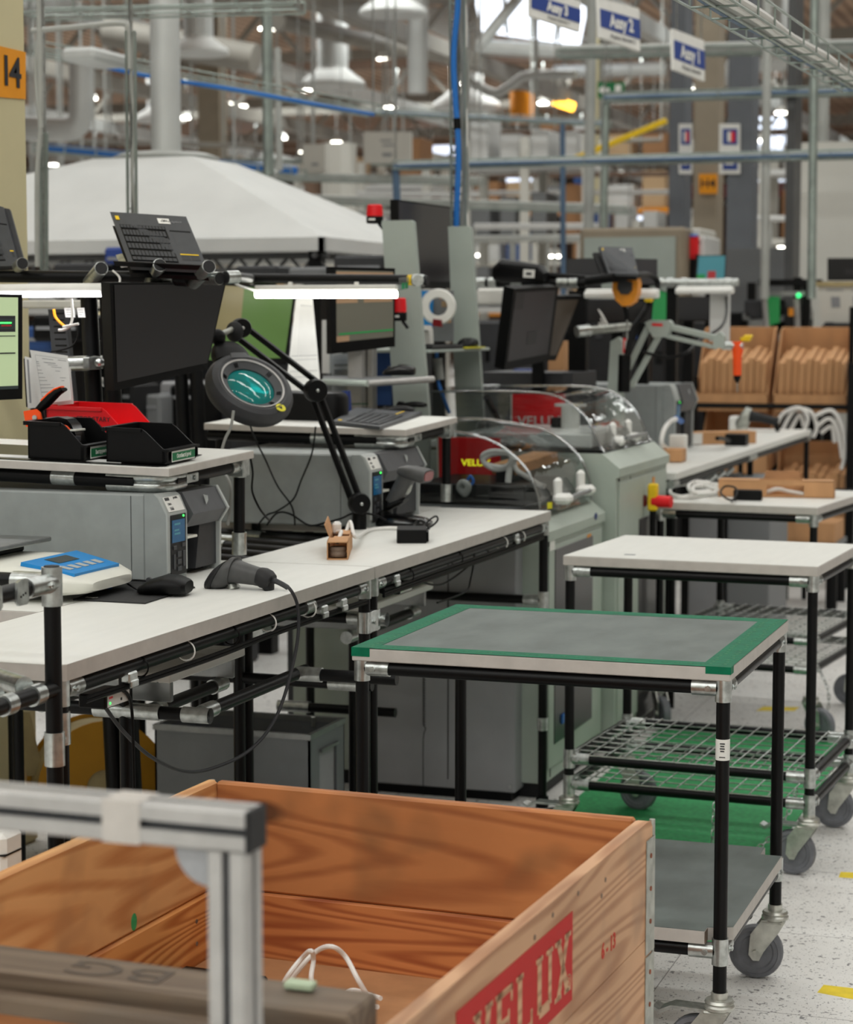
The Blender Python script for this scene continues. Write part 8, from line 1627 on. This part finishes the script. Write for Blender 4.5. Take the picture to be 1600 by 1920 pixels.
for (pts, r, mm, lab) in (([PY(784, -20, 26), PY(783, 176, 26)], .13, 'duct', 'plain vertical duct end left of the wire pole'), ([PY(770, -8, 38), PY(900, 55, 38)], .42, 'canvas', 'fat pale duct sloping at the top centre'), ([PY(152, 90, 20), PY(152, 205, 20), PY(146, 232, 20), PY(125, 242, 20), PY(40, 240, 20)], .13, 'duct', 'bent grey duct left of the canopy apex'), ([PY(880, 150, 30), PY(925, 175, 30), PY(960, 160, 30), PY(990, 142, 30), PY(1080, 140, 30)], .07, 'duct', 'wavy flexible duct right of the wire pole'), ([PY(1040, 135, 34), PY(1250, 128, 34)], .12, 'duct', 'straight pale duct behind the hanging signs'), ([PY(1060, 305, 20), PY(1250, 226, 20)], .03, 'yellow', 'thin yellow crane arm beside the narrow grey column'), ([PY(520, 40, 26), PY(1060, 155, 40)], .12, 'truss', 'long pale duct slanting down across the roof'), ([PY(200, 60, 24), PY(480, 110, 24)], .18, 'truss', 'grey duct slanting behind the tall canopy duct')):
    pipe('roof_duct', lab, pts, r, mm, 'duct', sm=4 if len(pts) > 2 else 0, n=16)
lamps = [(497, 55, 36), (516, 55, 36), (575, 171, 38), (350, 222, 40), (172, 186, 40), (367, 273, 46), (732, 203, 36), (745, 210, 40), (1018, 195, 40), (719, 113, 34), (631, 268, 42), (1072, 276, 44), (1121, 223, 46), (1135, 223, 46), (1148, 290, 44), (1160, 290, 44), (1467, 213, 34), (888, 345, 50), (810, 335, 46), (955, 292, 46), (432, 196, 42), (454, 200, 42), (235, 254, 46), (240, 254, 46), (890, 480, 30), (1040, 482, 30), (970, 354, 50), (1025, 365, 50), (1080, 372, 50), (610, 160, 50), (876, 158, 34), (570, 286, 52), (780, 300, 52), (1200, 400, 40), (1290, 170, 30), (1440, 462, 30), (1468, 466, 30), (100, 310, 46), (130, 330, 48), (450, 300, 46), (530, 260, 50), (1430, 265, 34), (1440, 300, 34), (1000, 400, 40), (940, 420, 36), (1080, 420, 36), (300, 330, 50), (180, 300, 50), (480, 316, 50), (690, 340, 48), (720, 330, 52), (640, 350, 48), (1010, 310, 52), (990, 372, 48), (905, 320, 54), (1090, 330, 50), (1210, 330, 46), (1225, 380, 42), (1170, 372, 44), (1165, 330, 50), (1400, 440, 34), (1452, 330, 40)]
hb = None
for i, (u, v, yy) in enumerate(lamps):
    p = PY(u, v, yy)
    if hb is None:
        hb = thing('high_bay_lamp', 'small glowing hall lamp hanging far off under the roof', 'lamp', p, 0, 'far hall lamps under the roof'); F = Matrix.Translation(p); MB(F).lathe([(0, .0), (.11, 0), (.11, .02), (0, .02)], 16).build('glowing_disc', 'lamp_far', hb); MB(F).lathe([(.11, .02), (.12, .03), (.06, .12), (0, .12)], 16).build('shade', 'white', hb)
    else: c = place(hb, p); INV[c.name] = c.matrix_basis.inverted(); MB().tube(p + Vector((0, 0, .1)), (p.x, p.y, CEIL), .012, 6).build('hanger', 'zinc', c)
for i, (u0, v0, u1, v1, yy) in enumerate(((418, 192, 466, 208, 50), (215, 300, 300, 325, 60), (415, 208, 470, 226, 60), (405, 305, 500, 345, 60), (540, 240, 640, 262, 62), (770, 272, 880, 290, 62), (950, 318, 1010, 345, 55), (1405, 220, 1475, 280, 50), (1406, 325, 1475, 340, 50), (920, 395, 1060, 405, 45), (1130, 405, 1240, 412, 45), (440, 330, 500, 345, 55))):
    c4 = [PY(u0, v0, yy), PY(u1, v0, yy), PY(u1, v1, yy), PY(u0, v1, yy)]; b = MB(); slab(b, c4, .1); o = b.build('window_%d' % (i + 2), 'window_far'); o['kind'] = 'structure'
yy = 33; b = MB(); c4 = [PY(880, -40, yy), PY(1110, -40, yy), PY(1085, 84, yy), PY(905, 60, yy)]; slab(b, c4, .1); o = b.build('window_1', 'skylight'); o['kind'] = 'structure'
t = thing('skylight_frame', 'pale steel frame with a diagonal brace across the bright skylight', 'frame', (c4[2] + c4[3]) / 2); MB().tube(PY(900, 85, yy - .4), PY(985, -20, yy - .4), .10, 8).build('brace', 'duct', t)
for s in (.3, .55, .8): MB().tube(bil(c4, s, 0) + Vector((0, -.2, 0)), bil(c4, s, 1) + Vector((0, -.2, 0)), .04, 6).build('mullion', 'duct', t)
MB().tube(PY(895, 88, yy - .3), PY(1110, 100, yy - .3), .13, 8).build('sill', 'duct', t)
pal = thing('amber_lamp', 'glowing amber tube lamp far under the roof left of the exit sign', 'lamp', PY(1058, 196, 38)); MB().tube(PY(1040, 189, 38), PY(1076, 201, 38), .09, 12).build('glow_tube', 'lamp_amber', pal); MB().tube(PY(1058, 193, 38), (PY(1058, 193, 38).x, 38, CEIL), .03, 6).build('hanger', 'zinc', pal)
o = MB().tube(PY(980, 172, 40), PY(980, 230, 40), .25, 12).build('amber_column', 'orange_yellow'); tag(o, 'orange painted post far right of the wire pole', 'post')
